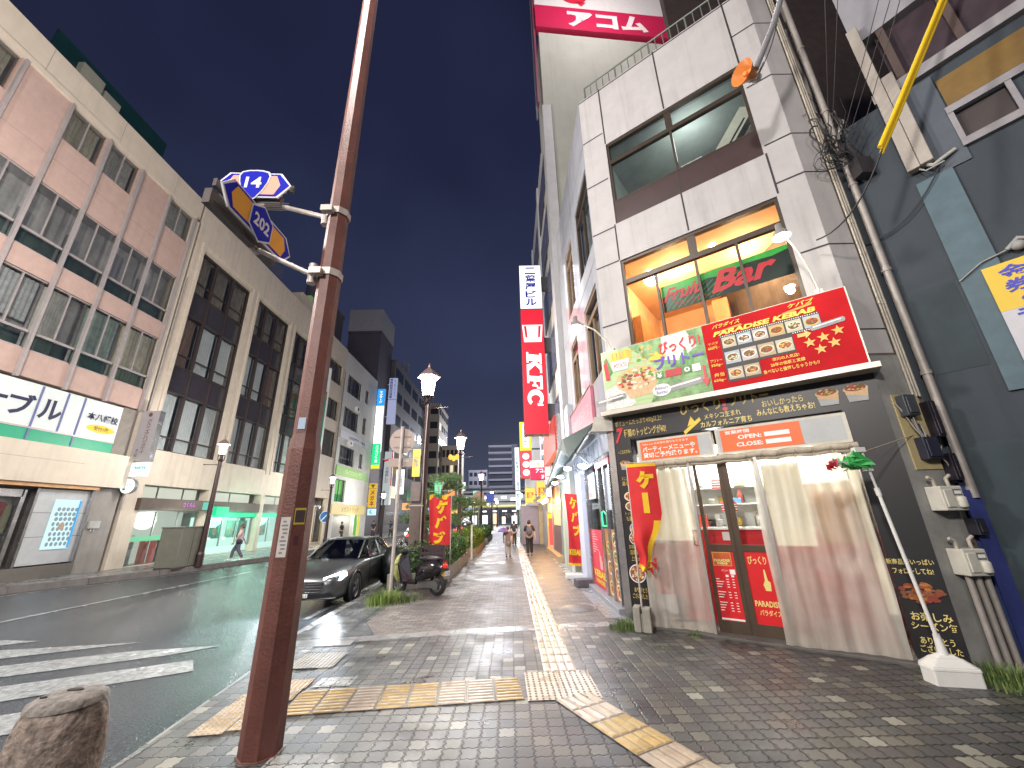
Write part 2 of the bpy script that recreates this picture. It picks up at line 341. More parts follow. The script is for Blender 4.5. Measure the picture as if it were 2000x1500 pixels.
# tactile paving
TYEL = M('tactile_yellow', (.5, .36, .15), .27, noise=.35, ns=5, bump=.2, bs=60, rn=.14)
TPALE = M('tactile_worn', (.5, .42, .33), .3, noise=.3, ns=5, bump=.2, bs=60, rn=.14)
DARK = M('tactile_grime', (.22, .19, .14), .5)
TGR = M('tactile_base', (.13, .09, .055), .4, noise=.35, ns=6)
TGR2 = M('tactile_base_worn', (.3, .24, .18), .4, noise=.3, ns=6)
STRIPM = M('tactile_pale', (.52, .44, .36), .3, noise=.3, ns=3, bump=.2, rn=.12)
def dome(g, x, y, z, r=.016, h=.006):
    n = 8; vs = [(x+r*math.cos(2*math.pi*k/n), y+r*math.sin(2*math.pi*k/n), z) for k in range(n)]+[(x+r*.6*math.cos(2*math.pi*k/n), y+r*.6*math.sin(2*math.pi*k/n), z+h) for k in range(n)]
    g.add(vs, [(k, (k+1) % n, n+(k+1) % n, n+k) for k in range(n)]+[tuple(range(n, 2*n))], True)
def tact_dots(g, ox, oy, ang, nx, ny, size, m, md, z=.008):
    g.X = Matrix.Translation((ox, oy, 0)) @ Matrix.Rotation(ang, 4, 'Z')
    for i in range(nx):
        for k in range(ny):
            g.mat(m); x0, y0 = i*size, k*size
            g.poly([(x0+.003, y0+.003, z), (x0+size-.003, y0+.003, z), (x0+size-.003, y0+size-.003, z), (x0+.003, y0+size-.003, z)])
            g.mat(md)
            q = 6
            for a in range(q):
                for b in range(q): dome(g, x0+size*(a+.5)/q, y0+size*(b+.5)/q, z, size*.042)
    g.X = None
def tact_bars(g, ox, oy, ang, L, W, tile, nb, m, mb, z=.008, cross=False, k_=.3):
    TB = TGR if k_ < .4 else TGR2
    g.X = Matrix.Translation((ox, oy, 0)) @ Matrix.Rotation(ang, 4, 'Z'); n = max(1, round(L/tile)); tl = L/n
    for i in range(n):
        a, b = i*tl+.004, (i+1)*tl-.004; g.mat(TB)
        g.poly([(a, 0, z), (b, 0, z), (b, W, z), (a, W, z)]); g.mat(mb if not isinstance(mb, list) else mb[i % len(mb)])
        for k in range(nb):
            yc = W*(k+.5)/nb; h = .006; hw = W/nb*k_
            p = [(a+.012, yc-hw), (b-.012, yc-hw), (b-.012, yc+hw), (a+.012, yc+hw)]
            vs = [(x, y, z) for x, y in p]+[(p[0][0]+.006, yc-hw*.55, z+h), (p[1][0]-.006, yc-hw*.55, z+h), (p[2][0]-.006, yc+hw*.55, z+h), (p[3][0]+.006, yc+hw*.55, z+h)]
            g.add(vs, [(0, 1, 5, 4), (1, 2, 6, 5), (2, 3, 7, 6), (3, 0, 4, 7), (4, 5, 6, 7)])
    g.X = None
g = MB(); ang = R_(5.2)
tact_bars(g, -2.33, 4.68, ang, 2.45, .6, .3, 8, [TYEL, TYEL, TPALE, TYEL, TYEL, TPALE, TPALE, TYEL], [TYEL, TYEL, TPALE, TYEL, TYEL, TPALE, TPALE, TYEL])
g.X = None; tact_dots(g, .135, 4.86, R_(1.5), 2, 2, .39, STRIPM, DARK)
g.build('tactile_paving_bars', kind='structure')
g = MB(); tact_bars(g, .76, 5.64, R_(90), 34, .4, .3, 4, STRIPM, STRIPM, .009, False, .45); g.build('tactile_paving_line', kind='structure')
g = MB(); tact_bars(g, .42, 4.86, R_(-62.5), 2.3, .42, .3, 4, [TPALE, TPALE, TPALE, TYEL], [TPALE, TPALE, TYEL, TYEL], .008, False, .45); g.build('tactile_paving_diagonal', kind='structure')
g = MB()
for (ox, oy) in ((-2.95, 4.34), (-2.65, 4.42), (-2.97, 4.64), (-2.67, 4.72), (-2.98, 4.94), (-2.68, 5.02), (-2.98, 5.24), (-2.68, 5.32)): tact_dots(g, ox, oy, R_(5), 1, 1, .3, TPALE, TYEL)
tact_dots(g, -2.98, 5.98, R_(3), 2, 2, .31, M('tactile_white', (.62, .64, .62), .16, noise=.2, rn=.06), DARK)
g.build('tactile_paving_warning', kind='structure')
# pale metal covers and pale patched pavers
CV = M('cover_steel', (.55, .56, .56), .18, .3, noise=.15, rn=.06)
g = MB().mat(CV); g.slab([(-3.05, 6.93), (-2.5, 6.96), (-2.52, 7.2), (-3.02, 7.18)], .002, .009); g.build('utility_cover', kind='structure')
WP = paver_mat('patched_pavers', .15, .155, [(.3, .31, .3), (.36, .36, .35), (.33, .33, .31)], .3, .0075, .011, .24)
g = MB().mat(WP)
for p in ([(-2.33, 5.38), (-1.9, 5.4), (-1.9, 5.68), (-2.33, 5.66)], [(-1.98, 3.55), (-1.34, 3.55), (-1.34, 4.0), (-1.98, 4.0)]): g.poly([(x, y, .004) for x, y in p])
g.build('paver_patches', kind='structure')
# manhole
g = MB().mat(M('manhole_iron', (.15, .14, .135), .45, .2, noise=.3)); g.lathe((1.33, 9.13, 0), [(0.0, .008), (.33, .008), (.34, .003), (.36, .003), (.37, .009), (.4, .009), (.41, .002)], 40)
g.build('manhole_cover', kind='structure')
# far kerb and pavement
kf = [(-16.6, -30), (-16.4, 10), (-16.0, 13.7), (-15.2, 15.4), (-14.4, 17.4), (-13.8, 19.6), (-13.3, 22.2), (-13.0, 26), (-12.9, 34), (-12.9, 140)]
FARP = paver_mat('far_pavers', .3, .3, [(.17, .17, .17), (.22, .22, .22), (.2, .2, .2), (.26, .26, .26)], .2, 0, .008, .3, .5)
sheet('pavement_far', kf+[(-17.6, 140), (-17.6, -30)], FARP, .06)
g = MB().mat(M('far_kerb', (.13, .12, .115), .55, noise=.35, ns=3, bump=.3, streak=.2))
for (x0, y0), (x1, y1) in zip(kf, kf[1:]):
    n = max(1, int(min(60, (y1-y0)/1.0)))
    for i in range(n):
        a, b = i/n, (i+1)/n-.01/n; xa, ya, xb, yb = x0+(x1-x0)*a, y0+(y1-y0)*a, x0+(x1-x0)*b, y0+(y1-y0)*b
        g.add([(xa+.25, ya, -.13), (xa, ya, -.13), (xb, yb, -.13), (xb+.25, yb, -.13), (xa+.22, ya, .1), (xa, ya, .1), (xb, yb, .1), (xb+.22, yb, .1)], [(0, 1, 2, 3), (4, 7, 6, 5), (0, 4, 5, 1), (1, 5, 6, 2), (2, 6, 7, 3), (3, 7, 4, 0)])
g.build('kerb_far', kind='structure')
# road markings
PAINT = M('road_paint', (.27, .29, .3), .2, noise=.6, ns=14, bump=.3, bs=90, rn=.12)
zc = -.094
g = MB().mat(PAINT)
dx, dy = -.92, -.4
for p in ([(-4.4, 6.36), (-4.75, 6.82), (-6.54, 5.99), (-10.6, 4.1), (-10.2, 3.55), (-6.01, 5.5)],
          [(-4.83, 7.51), (-6.1, 7.35), (-7.5, 6.8), (-11, 5.2), (-10.6, 4.65), (-7.01, 6.3), (-5.33, 7.09)],
          [(-6.4, 7.84), (-8.48, 7.6), (-13, 5.7), (-12.6, 5.15), (-7.97, 7.13)],
          [(-8.43, 8.1), (-9.25, 8.22), (-14, 6.3), (-13.6, 5.8), (-8.88, 7.87)],
          [(-4.45, 4.98), (-4.7, 5.5), (-5.51, 5.17), (-9.3, 3.3), (-8.9, 2.75), (-5.03, 4.7)]): g.poly([(x, y, zc) for x, y in p])
g.build('crosswalk', kind='structure')
g = MB().mat(PAINT); g.poly([(-11.15, 9.4), (-10.95, 9.4), (-10.6, 16), (-8.3, 60), (-8.45, 60), (-10.78, 16)] and [(-11.2, 9.0, zc), (-11.02, 9.0, zc), (-10.8, 16, zc), (-9.6, 60, zc), (-9.78, 60, zc), (-10.98, 16, zc)])
for (x0, y0), (x1, y1) in zip(kf, kf[1:]):
    g.poly([(x0+.75, y0, zc), (x0+.9, y0, zc), (x1+.9, y1, zc), (x1+.75, y1, zc)])
g.poly([(-4.35, 9.2, zc), (-4.22, 9.2, zc), (-4.22, 60, zc), (-4.35, 60, zc)])
g.build('road_lines', kind='structure')
# ================================================================ corner building with the kebab shop (frame FK)
PANEL = M('facade_panel', (.41, .395, .4), .45, noise=.1, ns=2, streak=.24, bump=.05)
JOINT = M('panel_joint', (.03, .025, .03), .6)
FRM = M('bronze_frame', (.06, .045, .035), .4, .3, noise=.15)
SPAND = M('spandrel_brown', (.055, .035, .035), .35, noise=.15)
GL = glass('window_glass', refl=.05); GLD = glass('dim_glass', (.8, .84, .84), .14)
CONC = M('side_concrete', (.27, .27, .28), .35, noise=.2, ns=2, streak=.3, bump=.1)
BLACK = M('black_board', (.016, .015, .018), .4, noise=.1)
STEEL = M('brushed_steel', (.5, .5, .52), .22, .9, noise=.12, ns=8, rn=.06)
WHITE = M('white_paint', (.72, .72, .7), .45, noise=.08)
kb = fthing(FK, 'corner_building', 'three-storey corner building with pale panel facade over the kebab shop', 'building')
win2 = (.58, 3.6, 4.95, 7.26); win3 = (.6, 3.6, 8.9, 10.75); spd = (.6, 3.6, 8.27, 8.9); shop = (.33, 3.6, -.2, 3.2)
g = MB().mat(PANEL); g.wall(0, 4.07, 3.8, 12.75, [win2, (.6, 3.6, 8.27, 10.75)], 0, .25)
g.mat(JOINT)
def jl(a, b, c, d, y=-.004, t=.034):
    if abs(a-b) < 1e-6: g.rect(a-t/2, a+t/2, c, d, y)
    else: g.rect(a, b, c-t/2, c+t/2, y)
for z in (11.18, 9.68, 8.21, 7.27, 5.75, 4.4): jl(0, .56, z, z)
for z in (11.6, 10.03, 8.45, 7.52, 5.97, 4.4): jl(3.64, 4.07, z, z)
jl(.6, .6, 10.78, 12.75); jl(2.07, 2.07, 10.78, 12.75); jl(3.64, 3.64, 10.78, 12.75); jl(2.07, 2.07, 7.3, 8.27); jl(.57, .57, 7.28, 8.27); jl(3.63, 3.63, 7.3, 8.27)
jl(0, 4.07, 12.7, 12.7)
g.build('panel_wall', kb)
def window(parent, x0, x1, z0, z1, mull, trans, pane=GL, fm=FRM, y0=.03, t=.07, below=None, name='window', mull_b=None):
    g = MB().mat(fm)
    g.box(x0, x1, y0, y0+.1, z1-t, z1); g.box(x0, x1, y0, y0+.1, z0, z0+t*.7); g.box(x0, x0+t*.8, y0+.002, y0+.098, z0+t*.7, z1-t); g.box(x1-t*.8, x1, y0+.002, y0+.098, z0+t*.7, z1-t)
    for z in trans: g.box(x0+t*.8, x1-t*.8, y0+.004, y0+.096, z-t*.8, z+t*.8)
    for (m, a, b, tt) in mull: g.box(m-tt/2, m+tt/2, y0+.008, y0+.09, a, b)
    f = g.build(name, parent)
    p = MB().mat(pane); p.rect(x0+.03, x1-.03, z0+.03, z1-.03, y0+.05); p.build('pane', f); return f
SASH = M('sash_grey', (.3, .29, .26), .4, .3)
f2 = window(kb, *win2, [(2.07, 6.72, 7.2, .16), (2.07, 4.95, 6.6, .05), (1.28, 4.95, 6.6, .05), (2.81, 4.95, 6.7, .05)], [6.7], t=.07)
f3 = window(kb, *win3, [(2.1, 10.2, 10.7, .14), (2.1, 8.95, 10.15, .05)], [10.15], pane=GLD)
g = MB().mat(SPAND); g.box(.6, 3.6, .03, .12, 8.27, 8.895); g.mat(JOINT); g.rect(2.06, 2.08, 8.28, 8.89, .026); g.build('spandrel', kb)
# rooms behind the windows
WARM = M('bar_wall', (.8, .54, .34), .7, noise=.15, ns=3)
rm = MB().mat(WARM)
def room(g, x0, x1, y0, y1, z0, z1):
    g.poly([(x0, y1, z0), (x1, y1, z0), (x1, y1, z1), (x0, y1, z1)]); g.poly([(x0, y0, z0), (x0, y1, z0), (x0, y1, z1), (x0, y0, z1)]); g.poly([(x1, y0, z0), (x1, y1, z0), (x1, y1, z1), (x1, y0, z1)])
    g.poly([(x0, y0, z1), (x1, y0, z1), (x1, y1, z1), (x0, y1, z1)]); g.poly([(x0, y0, z0), (x1, y0, z0), (x1, y1, z0), (x0, y1, z0)])
room(rm, .3, 4.0, .27, 3.6, 4.6, 7.3)
WOOD = M('warm_wood', (.55, .3, .14), .5, noise=.25, ns=3)
rm.mat(WOOD); rm.box(.31, .5, 1.2, 2.4, 4.61, 6.4); rm.box(1.9, 2.25, 2.6, 3.2, 4.61, 6.9); rm.box(3.2, 3.9, 2.0, 3.4, 4.61, 6.5)
for k in range(4): rm.box(.34, .9, 2.9, 3.58, 4.9+.4*k, 4.93+.4*k)
rm.build('bar_room', kb)
rm = MB().mat(M('store_wall', (.5, .52, .5), .8, noise=.2, ns=1.5)); room(rm, .4, 4.0, .27, 3.0, 8.75, 10.9); rm.build('store_room', kb)
fl = MB().mat(M('kitchen_wall', (.75, .75, .72), .6, noise=.15)); room(fl, .1, 4.0, .3, 3.2, -.05, 2.95); fl.build('kitchen_room', kb)
for (x, y) in ((.95, .9), (1.75, 1.4), (2.35, .8)):
    l = MB().mat(M('bar_downlight', (1, .82, .5), emit=30)); l.lathe(FK.o*0+Vector((x, y, 7.27)), [(0, 0), (.06, 0), (.06, .03)], 12); l.build('downlight', kb)
light('bar_light', FK.at(1.4, 1.3, 6.9), 125, (1, .58, .28), .25); light('bar_light', FK.at(2.9, 1.4, 6.9), 110, (1, .62, .32), .25)
light('store_light', FK.at(2.4, .9, 10.4), 34, (.85, .95, .9), .3)
light('kitchen_light', FK.at(1.7, .7, 2.75), 190, (1, .97, .9), .3); light('kitchen_light', FK.at(2.9, .6, 2.7), 55, (1, .9, .72), .3)
# things in the bar and store rooms
tv = fthing(FK, 'television', 'flat black television on the warm wall of the upstairs bar', 'television', 1.15, 2.0, 5.1)
g = MB().mat(M('tv_black', (.03, .02, .02), .15)); g.box(-.42, .42, -.03, .03, 0, .5); g.build('screen', tv, bevel=.01)
g = MB().mat(WOOD); g.box(-.3, .3, 0, .05, -.5, 0); g.build('stand', tv)
g = MB().mat(M('banner_black', (.012, .02, .012), .3, noise=.1)); g.box(0, 2.3, 0, .012, 0, .6)
bn = fthing(FK, 'bar_banner', 'green and black banner with red script reading Fruit Bar inside the upstairs window', 'banner', 1.3, .2, 5.75)
g.build('cloth', bn)
g = MB().mat(M('banner_green', (.03, .42, .04), .35, noise=.3, ns=5))
g.poly([(0, -.004, .6), (0, -.004, .33), (.2, -.004, .4), (.5, -.004, .36), (.9, -.004, .46), (1.1, -.004, .42), (1.15, -.004, .3), (1.2, -.004, .44), (1.6, -.004, .5), (2.0, -.004, .47), (2.3, -.004, .52), (2.3, -.004, .6)])
for i in range(9): g.poly([(.03+.12*i, -.005, .02), (.05+.12*i, -.005, .02), (.4+.15*i, -.005, .4), (.38+.15*i, -.005, .4)])
g.build('green_splash', bn)
g = MB().mat(M('banner_red', (.8, .02, .03), .4, emit=.7)); g.text('Fruit', .08, .78, .22, .52, -.008, .03, .5); g.text('Bar', 1.02, 2.02, .08, .54, -.008, .035, .45); g.text('フルーツバー', .22, .86, .05, .17, -.008, .01); g.build('lettering', bn)
ac = fthing(FK, 'air_conditioner', 'old white air conditioner leaning in the top floor window', 'air conditioner', 3.05, .45, 9.02)
g = MB().mat(M('ac_white', (.66, .66, .55), .5, noise=.15)); g.X = Matrix.Rotation(R_(-52), 4, 'Y'); g.box(0, 1.05, -.1, .14, 0, .3); g.mat(JOINT); g.box(.15, .8, -.105, -.1, .05, .09); g.build('casing', ac, bevel=.02)
g = MB().mat(M('carton', (.42, .36, .25), .8, noise=.2)); g.box(-.25, .35, -.15, .2, 0, .22); g.build('cardboard_box', None, FK.at(3.1, .75, 8.95), FK.a, 'brown cardboard box on the sill beside the leaning air conditioner', 'box')
g = MB().mat(WHITE); g.box(-.22, .22, -.02, .02, 0, .36); g.build('white_board', None, FK.at(2.35, .4, 8.95), FK.a, 'small white board standing on the sill of the top floor window', 'board')
for (x, z, sx_, sz, c, nm) in ((2.45, 4.95, .45, .55, (.6, .3, .12), 'large'), (1.72, 4.95, .3, .35, (.3, .2, .12), 'small')):
    g = MB().mat(M('bar_'+nm, c, .6, noise=.3, ns=6)); g.box(-sx_, sx_, -.2, .2, 0, sz); g.build('counter_unit', None, FK.at(x, 1.1, z), FK.a, nm+' brown counter unit standing behind the bar window', 'counter', bevel=.03)
# roof railing
rl = MB().mat(M('rail_metal', (.2, .22, .2), .5, .4)); rl.tube([(.1, .3, 13.6), (4.0, .3, 13.6)], .025); rl.tube([(.1, .3, 12.85), (4.0, .3, 12.85)], .02)
for i in range(22): rl.tube([(.1+i*.186, .3, 12.75), (.1+i*.186, .3, 13.6)], .014 if i % 5 else .025, 5)
rl.build('roof_railing', kb)
# right return of the building (faces the camera squarely), and its rear body
g = MB().mat(PANEL); kx, ky = FK.at(4.07, 0).xy
g.poly([(kx, ky, 4.0), (kx+.42, ky, 4.0), (kx+.42, ky, 12.75), (kx, ky, 12.75)]); g.mat(JOINT)
for z in (11.6, 10.03, 8.45, 7.52, 5.97, 4.4): g.poly([(kx, ky-.004, z-.011), (kx+.42, ky-.004, z-.011), (kx+.42, ky-.004, z+.011), (kx, ky-.004, z+.011)])
o = g.build('return_wall', kb); o.matrix_parent_inverse = kb.matrix_basis.inverted() if False else Matrix.Identity(4)
bpy.context.view_layer.update(); o.matrix_parent_inverse = kb.matrix_world.inverted()
GREYW = M('grey_mortar', (.24, .24, .23), .7, noise=.25, ns=3, streak=.3, bump=.2)
g = MB().mat(GREYW); g.box(kx-.02, kx+.5, ky-.03, ky+.3, -.05, 3.95); g.mat(M('dirty_wall', (.12, .1, .085), .8, noise=.3, ns=3, streak=.35)); g.box(kx+.42, kx+.6, ky+.004, ky+8, 0, 12.6); g.box(kx+.05, kx+.42, ky+.004, ky+.3, 3.95, 4.0)
o = g.build('service_wall', kb); o.matrix_parent_inverse = kb.matrix_world.inverted()
# street side of the building
sidew_h = [(-9.75, -7.95, 8.1, 10.5), (-11.95, -10.6, 8.1, 10.5), (-9.62, -8.1, 4.9, 7.1), (-12.1, -10.9, 4.95, 7.1)]
SIDE = M('side_glossy_panel', (.42, .43, .47), .12, noise=.1, ns=2, streak=.15, rn=.05, spec=.8)
g = MB().mat(SIDE); g.wall(-13.5, -7.87, 3.6, 12.75, sidew_h, 0, .25); g.mat(JOINT)
for z in (11.2, 7.6): g.rect(-13.5, -7.9, z-.01, z+.01, -.004)
for x in (-12.5, -10.25): g.rect(x-.01, x+.01, 3.7, 12.7, -.004)
o = g.build('side_wall', kb); 
MR = Matrix.Translation((2.14, 0, 0)) @ Matrix.Rotation(R_(-90), 4, 'Z')
def put_world(o, parent, W): o.matrix_parent_inverse = parent.matrix_world.inverted() @ W
put_world(o, kb, MR)
BRF = M('brown_side_frame', (.25, .17, .11), .4, .2, noise=.15)
SLIT = M('side_lit_curtain', (.38, .29, .2), .8, noise=.25, ns=5, streak=.3)
for i, (a, b, c, d) in enumerate(sidew_h):
    f = window(kb, a, b, c, d, [((a+b)/2, c, d-.5, .05)], [d-.5], pane=GLD, fm=BRF if i != 0 else FRM, t=.09)
    put_world(f, kb, MR)
    cu = MB().mat(SLIT if i else M('side_grey_curtain', (.3, .3, .28), .8, noise=.2)); cu.rect(a, b, c, d, .2); o = cu.build('blind', f)
g = MB().mat(M('back_dark', (.05, .05, .05), .8)); P = [FK.at(0, .26).xy, FK.at(4.05, .26).xy]
g.slab([(2.4, 8.1), (5.2, 6.2), (5.75, 6.2), (5.75, 13.5), (2.4, 13.5)], 12.5, 12.7); o = g.build('roof_slab', kb); o.matrix_parent_inverse = kb.matrix_world.inverted()
g = MB().mat(CONC); g.box(2.39, 6.2, 13.3, 13.5, 0, 12.6); o = g.build('rear_wall', kb); o.matrix_parent_inverse = kb.matrix_world.inverted()

# ---------------------------------------------------------------- ground floor shop front
g = MB().mat(BLACK); g.wall(0, 4.07, -.05, 3.78, [shop], -.04, .2); g.build('black_front', kb)
CREAM = M('menu_yellow', (.75, .62, .22), .5, noise=.05); GOLD = M('gold_letter', (.6, .45, .12), .5); RED = M('sign_red', (.62, .02, .03), .35, noise=.05); WH = M('sign_white', (.8, .8, .78), .4, noise=.03)
g = MB().mat(GOLD); g.text('びっくり', 1.33, 2.02, 3.5, 3.73, -.048, .02); g.text('ブリトー', 2.16, 2.74, 3.52, 3.74, -.048, .02)
g.text('ボリュームたっぷり400g以上!', .06, .98, 3.46, 3.58, -.048, .006, up=0); g.text('種類のトッピングが¥0!', .22, 1.04, 3.24, 3.4, -.048, .01)
g.mat(CREAM); g.text('メキシコ生まれ', 1.72, 2.3, 3.36, 3.46, -.048, .012); g.text('カルフォルニア育ち', 1.64, 2.44, 3.22, 3.33, -.048, .012)
g.text('おいしかったら', 2.62, 3.18, 3.42, 3.53, -.048, .012); g.text('みんなにも教えちゃお!', 2.52, 3.3, 3.28, 3.4, -.048, .012)
g.mat(RED); g.text('!', 2.03, 2.12, 3.46, 3.75, -.049, .03); g.text('7', .05, .18, 3.14, 3.44, -.049, .03, .2)
g.build('lettering', kb); g = MB()
g.mat(GOLD); g.text('~ご注文方法~', .06, .32, 2.93, 3.0, -.048, .004); g.text('メニューから', .07, .28, 2.42, 2.49, -.048, .004); g.text('選んで!', .07, .26, 2.32, 2.4, -.048, .004)
g.text('トッピング', .07, .3, 1.78, 1.85, -.048, .004); g.text('も選ぶよ', .08, .28, 1.68, 1.76, -.048, .004); g.text('お好み焼き', .07, .3, 1.2, 1.27, -.048, .004); g.text('店員まで', .08, .29, 1.1, 1.18, -.048, .004); g.text('上がって', .09, .29, 1.0, 1.08, -.048, .004)
g.text('ありがとう', .08, .31, .49, .57, -.048, .008); g.text('ございました', .04, .31, .39, .47, -.048, .008)
g.build('lettering', kb); g = MB()
g.mat(CREAM); g.text('新商品がいっぱい', 3.58, 4.03, 1.1, 1.17, -.048, .008); g.text('フォローしてね!', 3.62, 4.0, .99, 1.06, -.048, .01); g.build('lettering', kb); g = MB().mat(CREAM); g.text('お楽しみ', 3.66, 4.03, .46, .56, -.048, .015); g.text('シーズン毎', 3.64, 4.05, .36, .45, -.048, .012); g.text('ありがとう', 3.68, 3.98, .21, .29, -.048, .008); g.text('ございました', 3.66, 4.02, .12, .2, -.048, .008)
g.build('lettering', kb)
# food pictures printed on the boards
def food(g, x, z, r, kind, y=-.05, seed=0):
    rr = random.Random(seed); TOR = M('tortilla', (.62, .42, .24), .6, noise=.2, ns=20); MEAT = M('meat_brown', (.22, .08, .035), .6, noise=.4, ns=40); LET = M('lettuce', (.16, .3, .05), .6, noise=.3); TOM = M('tomato', (.6, .06, .03), .5); FOIL = M('foil', (.28, .29, .29), .5, .1, noise=.2); CHZ = M('cheese', (.75, .45, .08), .5); RICE = M('rice', (.72, .66, .5), .6)
    if kind == 'wrap':
        g.mat(TOR); g.poly([(x-r*.9, y, z+r*.25), (x-r*.75, y, z-r), (x+r*.75, y, z-r), (x+r*.95, y, z+r*.25)]); g.disc(x, z+r*.3, r, r*.45, y-.001, 20); g.mat(MEAT); g.disc(x, z+r*.42, r*.86, r*.36, y-.002, 16)
        for i in range(26):
            g.mat(rr.choice([MEAT, MEAT, LET, TOM, CHZ])); a = rr.uniform(0, 6.28); q = rr.random()**.5*.75*r; g.disc(x+q*math.cos(a), z+r*.42+q*.45*math.sin(a), r*rr.uniform(.08, .18), r*.07, y-.003-.0001*i, 6)
        g.mat(FOIL); g.poly([(x-r*.85, y-.004, z-r*.2), (x-r*.75, y-.004, z-r), (x+r*.75, y-.004, z-r), (x+r*.8, y-.004, z-r*.55)])
    elif kind == 'plate':
        g.mat(WH); g.disc(x, z, r, r, y, 28); g.mat(MEAT); g.disc(x, z, r*.9, r*.9, y-.001, 24)
        for i in range(60):
            g.mat(rr.choice([MEAT, CHZ, TOM, RICE, TOR, TOR])); a = rr.uniform(0, 6.28); q = rr.random()**.5*.78*r; g.disc(x+q*math.cos(a), z+q*math.sin(a), r*rr.uniform(.07, .17), r*rr.uniform(.06, .14), y-.002-.0001*i, 7)
    elif kind == 'dish':
        g.mat(rr.choice([WH, CHZ, RICE])); g.disc(x, z, r, r*.72, y, 16); g.mat(MEAT); g.disc(x, z, r*.8, r*.55, y-.0005, 14); k1, k2 = rr.choice([(MEAT, TOM), (TOR, MEAT), (CHZ, TOM), (MEAT, RICE), (TOR, LET)])
        for i in range(34):
            g.mat(rr.choice([k1, k1, k2, k2, LET, MEAT])); a = rr.uniform(0, 6.28); q = rr.random()**.5*.74*r; g.disc(x+q*math.cos(a), z+q*.65*math.sin(a), r*rr.uniform(.1, .22), r*rr.uniform(.08, .16), y-.001-.0001*i, 6)
    elif kind == 'roll':
        g.mat(FOIL); g.X = Matrix.Translation((x, y, z)) @ Matrix.Rotation(R_(-6), 4, 'Y'); g.rect(-r, r, -r*.2, r*.2, 0); g.disc(-r, 0, r*.1, r*.2, -.001, 10); g.disc(r, 0, r*.12, r*.2, -.001, 10)
        g.mat(WH); g.rect(-r*.9, r*.9, r*.02, r*.12, -.002); g.X = None
    elif kind == 'steak':
        for i in range(50):
            g.mat(rr.choice([MEAT, M('steak_red', (.28, .05, .03), .4, noise=.4, ns=30), M('steak_orange', (.4, .14, .03), .4, noise=.3)])); a = rr.uniform(0, 6.28); q = rr.random()**.5*r; g.disc(x+q*math.cos(a), z+q*.6*math.sin(a), r*rr.uniform(.1, .3), r*rr.uniform(.08, .16), y-.0002*i, 7)
g = MB()
for (x, z, r, k, sd) in ((3.48, 3.44, .145, 'wrap', 1), (3.82, 3.44, .145, 'wrap', 2), (3.82, .78, .19, 'steak', 11), (.17, 2.72, .1, 'wrap', 3), (.27, 2.62, .07, 'wrap', 4), (.2, 2.12, .12, 'dish', 5), (.2, 1.94, .12, 'dish', 6), (.22, 1.54, .1, 'plate', 7), (.2, 1.38, .11, 'plate', 8), (.17, .79, .15, 'plate', 9)): g = MB(); food(g, x, z, r, k, seed=sd); g.build('food_picture', kb)
g = MB()
g.mat(M('hat_yellow', (.8, .55, .05), .5)); g.poly([(1.34, -.05, 3.2), (1.36, -.05, 3.14), (1.66, -.05, 3.36), (1.64, -.05, 3.42)]); g.poly([(1.42, -.052, 3.28), (1.5, -.052, 3.46), (1.56, -.052, 3.34)])
g.build('hat_picture', kb)
# steel pillar and corner trim at the left end
g = MB().mat(STEEL); g.box(-.14, .0, -.06, .16, 0, 3.72); g.build('steel_pillar', kb, bevel=.008)
# transom window boxes with orange notices
g = MB().mat(M('transom_frame', (.55, .53, .46), .5, noise=.15, streak=.2)); g.box(.46, 1.78, -.07, .1, 2.72, 3.14); g.box(1.84, 3.62, -.07, .1, 2.72, 3.16); g.build('transom_panel', kb)
ORG = M('notice_orange', (.8, .13, .02), .45, noise=.05); LITW = M('transom_white', (.42, .44, .45), .5, noise=.1)
g = MB().mat(LITW); g.rect(.5, 1.75, 2.76, 3.1, -.074); g.rect(1.88, 3.57, 2.76, 3.12, -.074)
g.mat(ORG); g.rect(.52, 1.55, 2.76, 3.1, -.078); g.rect(1.92, 3.05, 2.76, 3.12, -.078); g.mat(WH); g.rect(2.56, 2.9, 2.94, 3.01, -.082); g.rect(2.56, 2.9, 2.82, 2.89, -.082)
g.text('パーティーメニューや', .56, 1.5, 2.9, 3.0, -.082, .025); g.text('貸切ご予約承ります。', .56, 1.52, 2.79, 2.89, -.082, .025); g.text('Take out のお持ち帰りもできます', .56, 1.4, 3.03, 3.07, -.082, .01)
g.text('OPEN:', 2.18, 2.52, 2.94, 3.01, -.082, .03); g.text('CLOSE:', 2.14, 2.52, 2.82, 2.89, -.082, .03); g.text('営業時間', 2.0, 2.36, 3.04, 3.1, -.082, .02)
g.build('transom_notices', kb)
# rolled awning bar above the curtains
CLOTH = M('rolled_cloth', (.45, .4, .32), .8, noise=.3, ns=6, streak=.2)
g = MB().mat(CLOTH)
for (zz, yy, r) in ((2.66, -.14, .05), (2.6, -.12, .035)):
    g.tube([(.42+i*.17, yy+.008*math.sin(i*1.7), zz+.012*math.sin(i*2.3)) for i in range(20)], r, 7)
g.build('rolled_awning', kb)
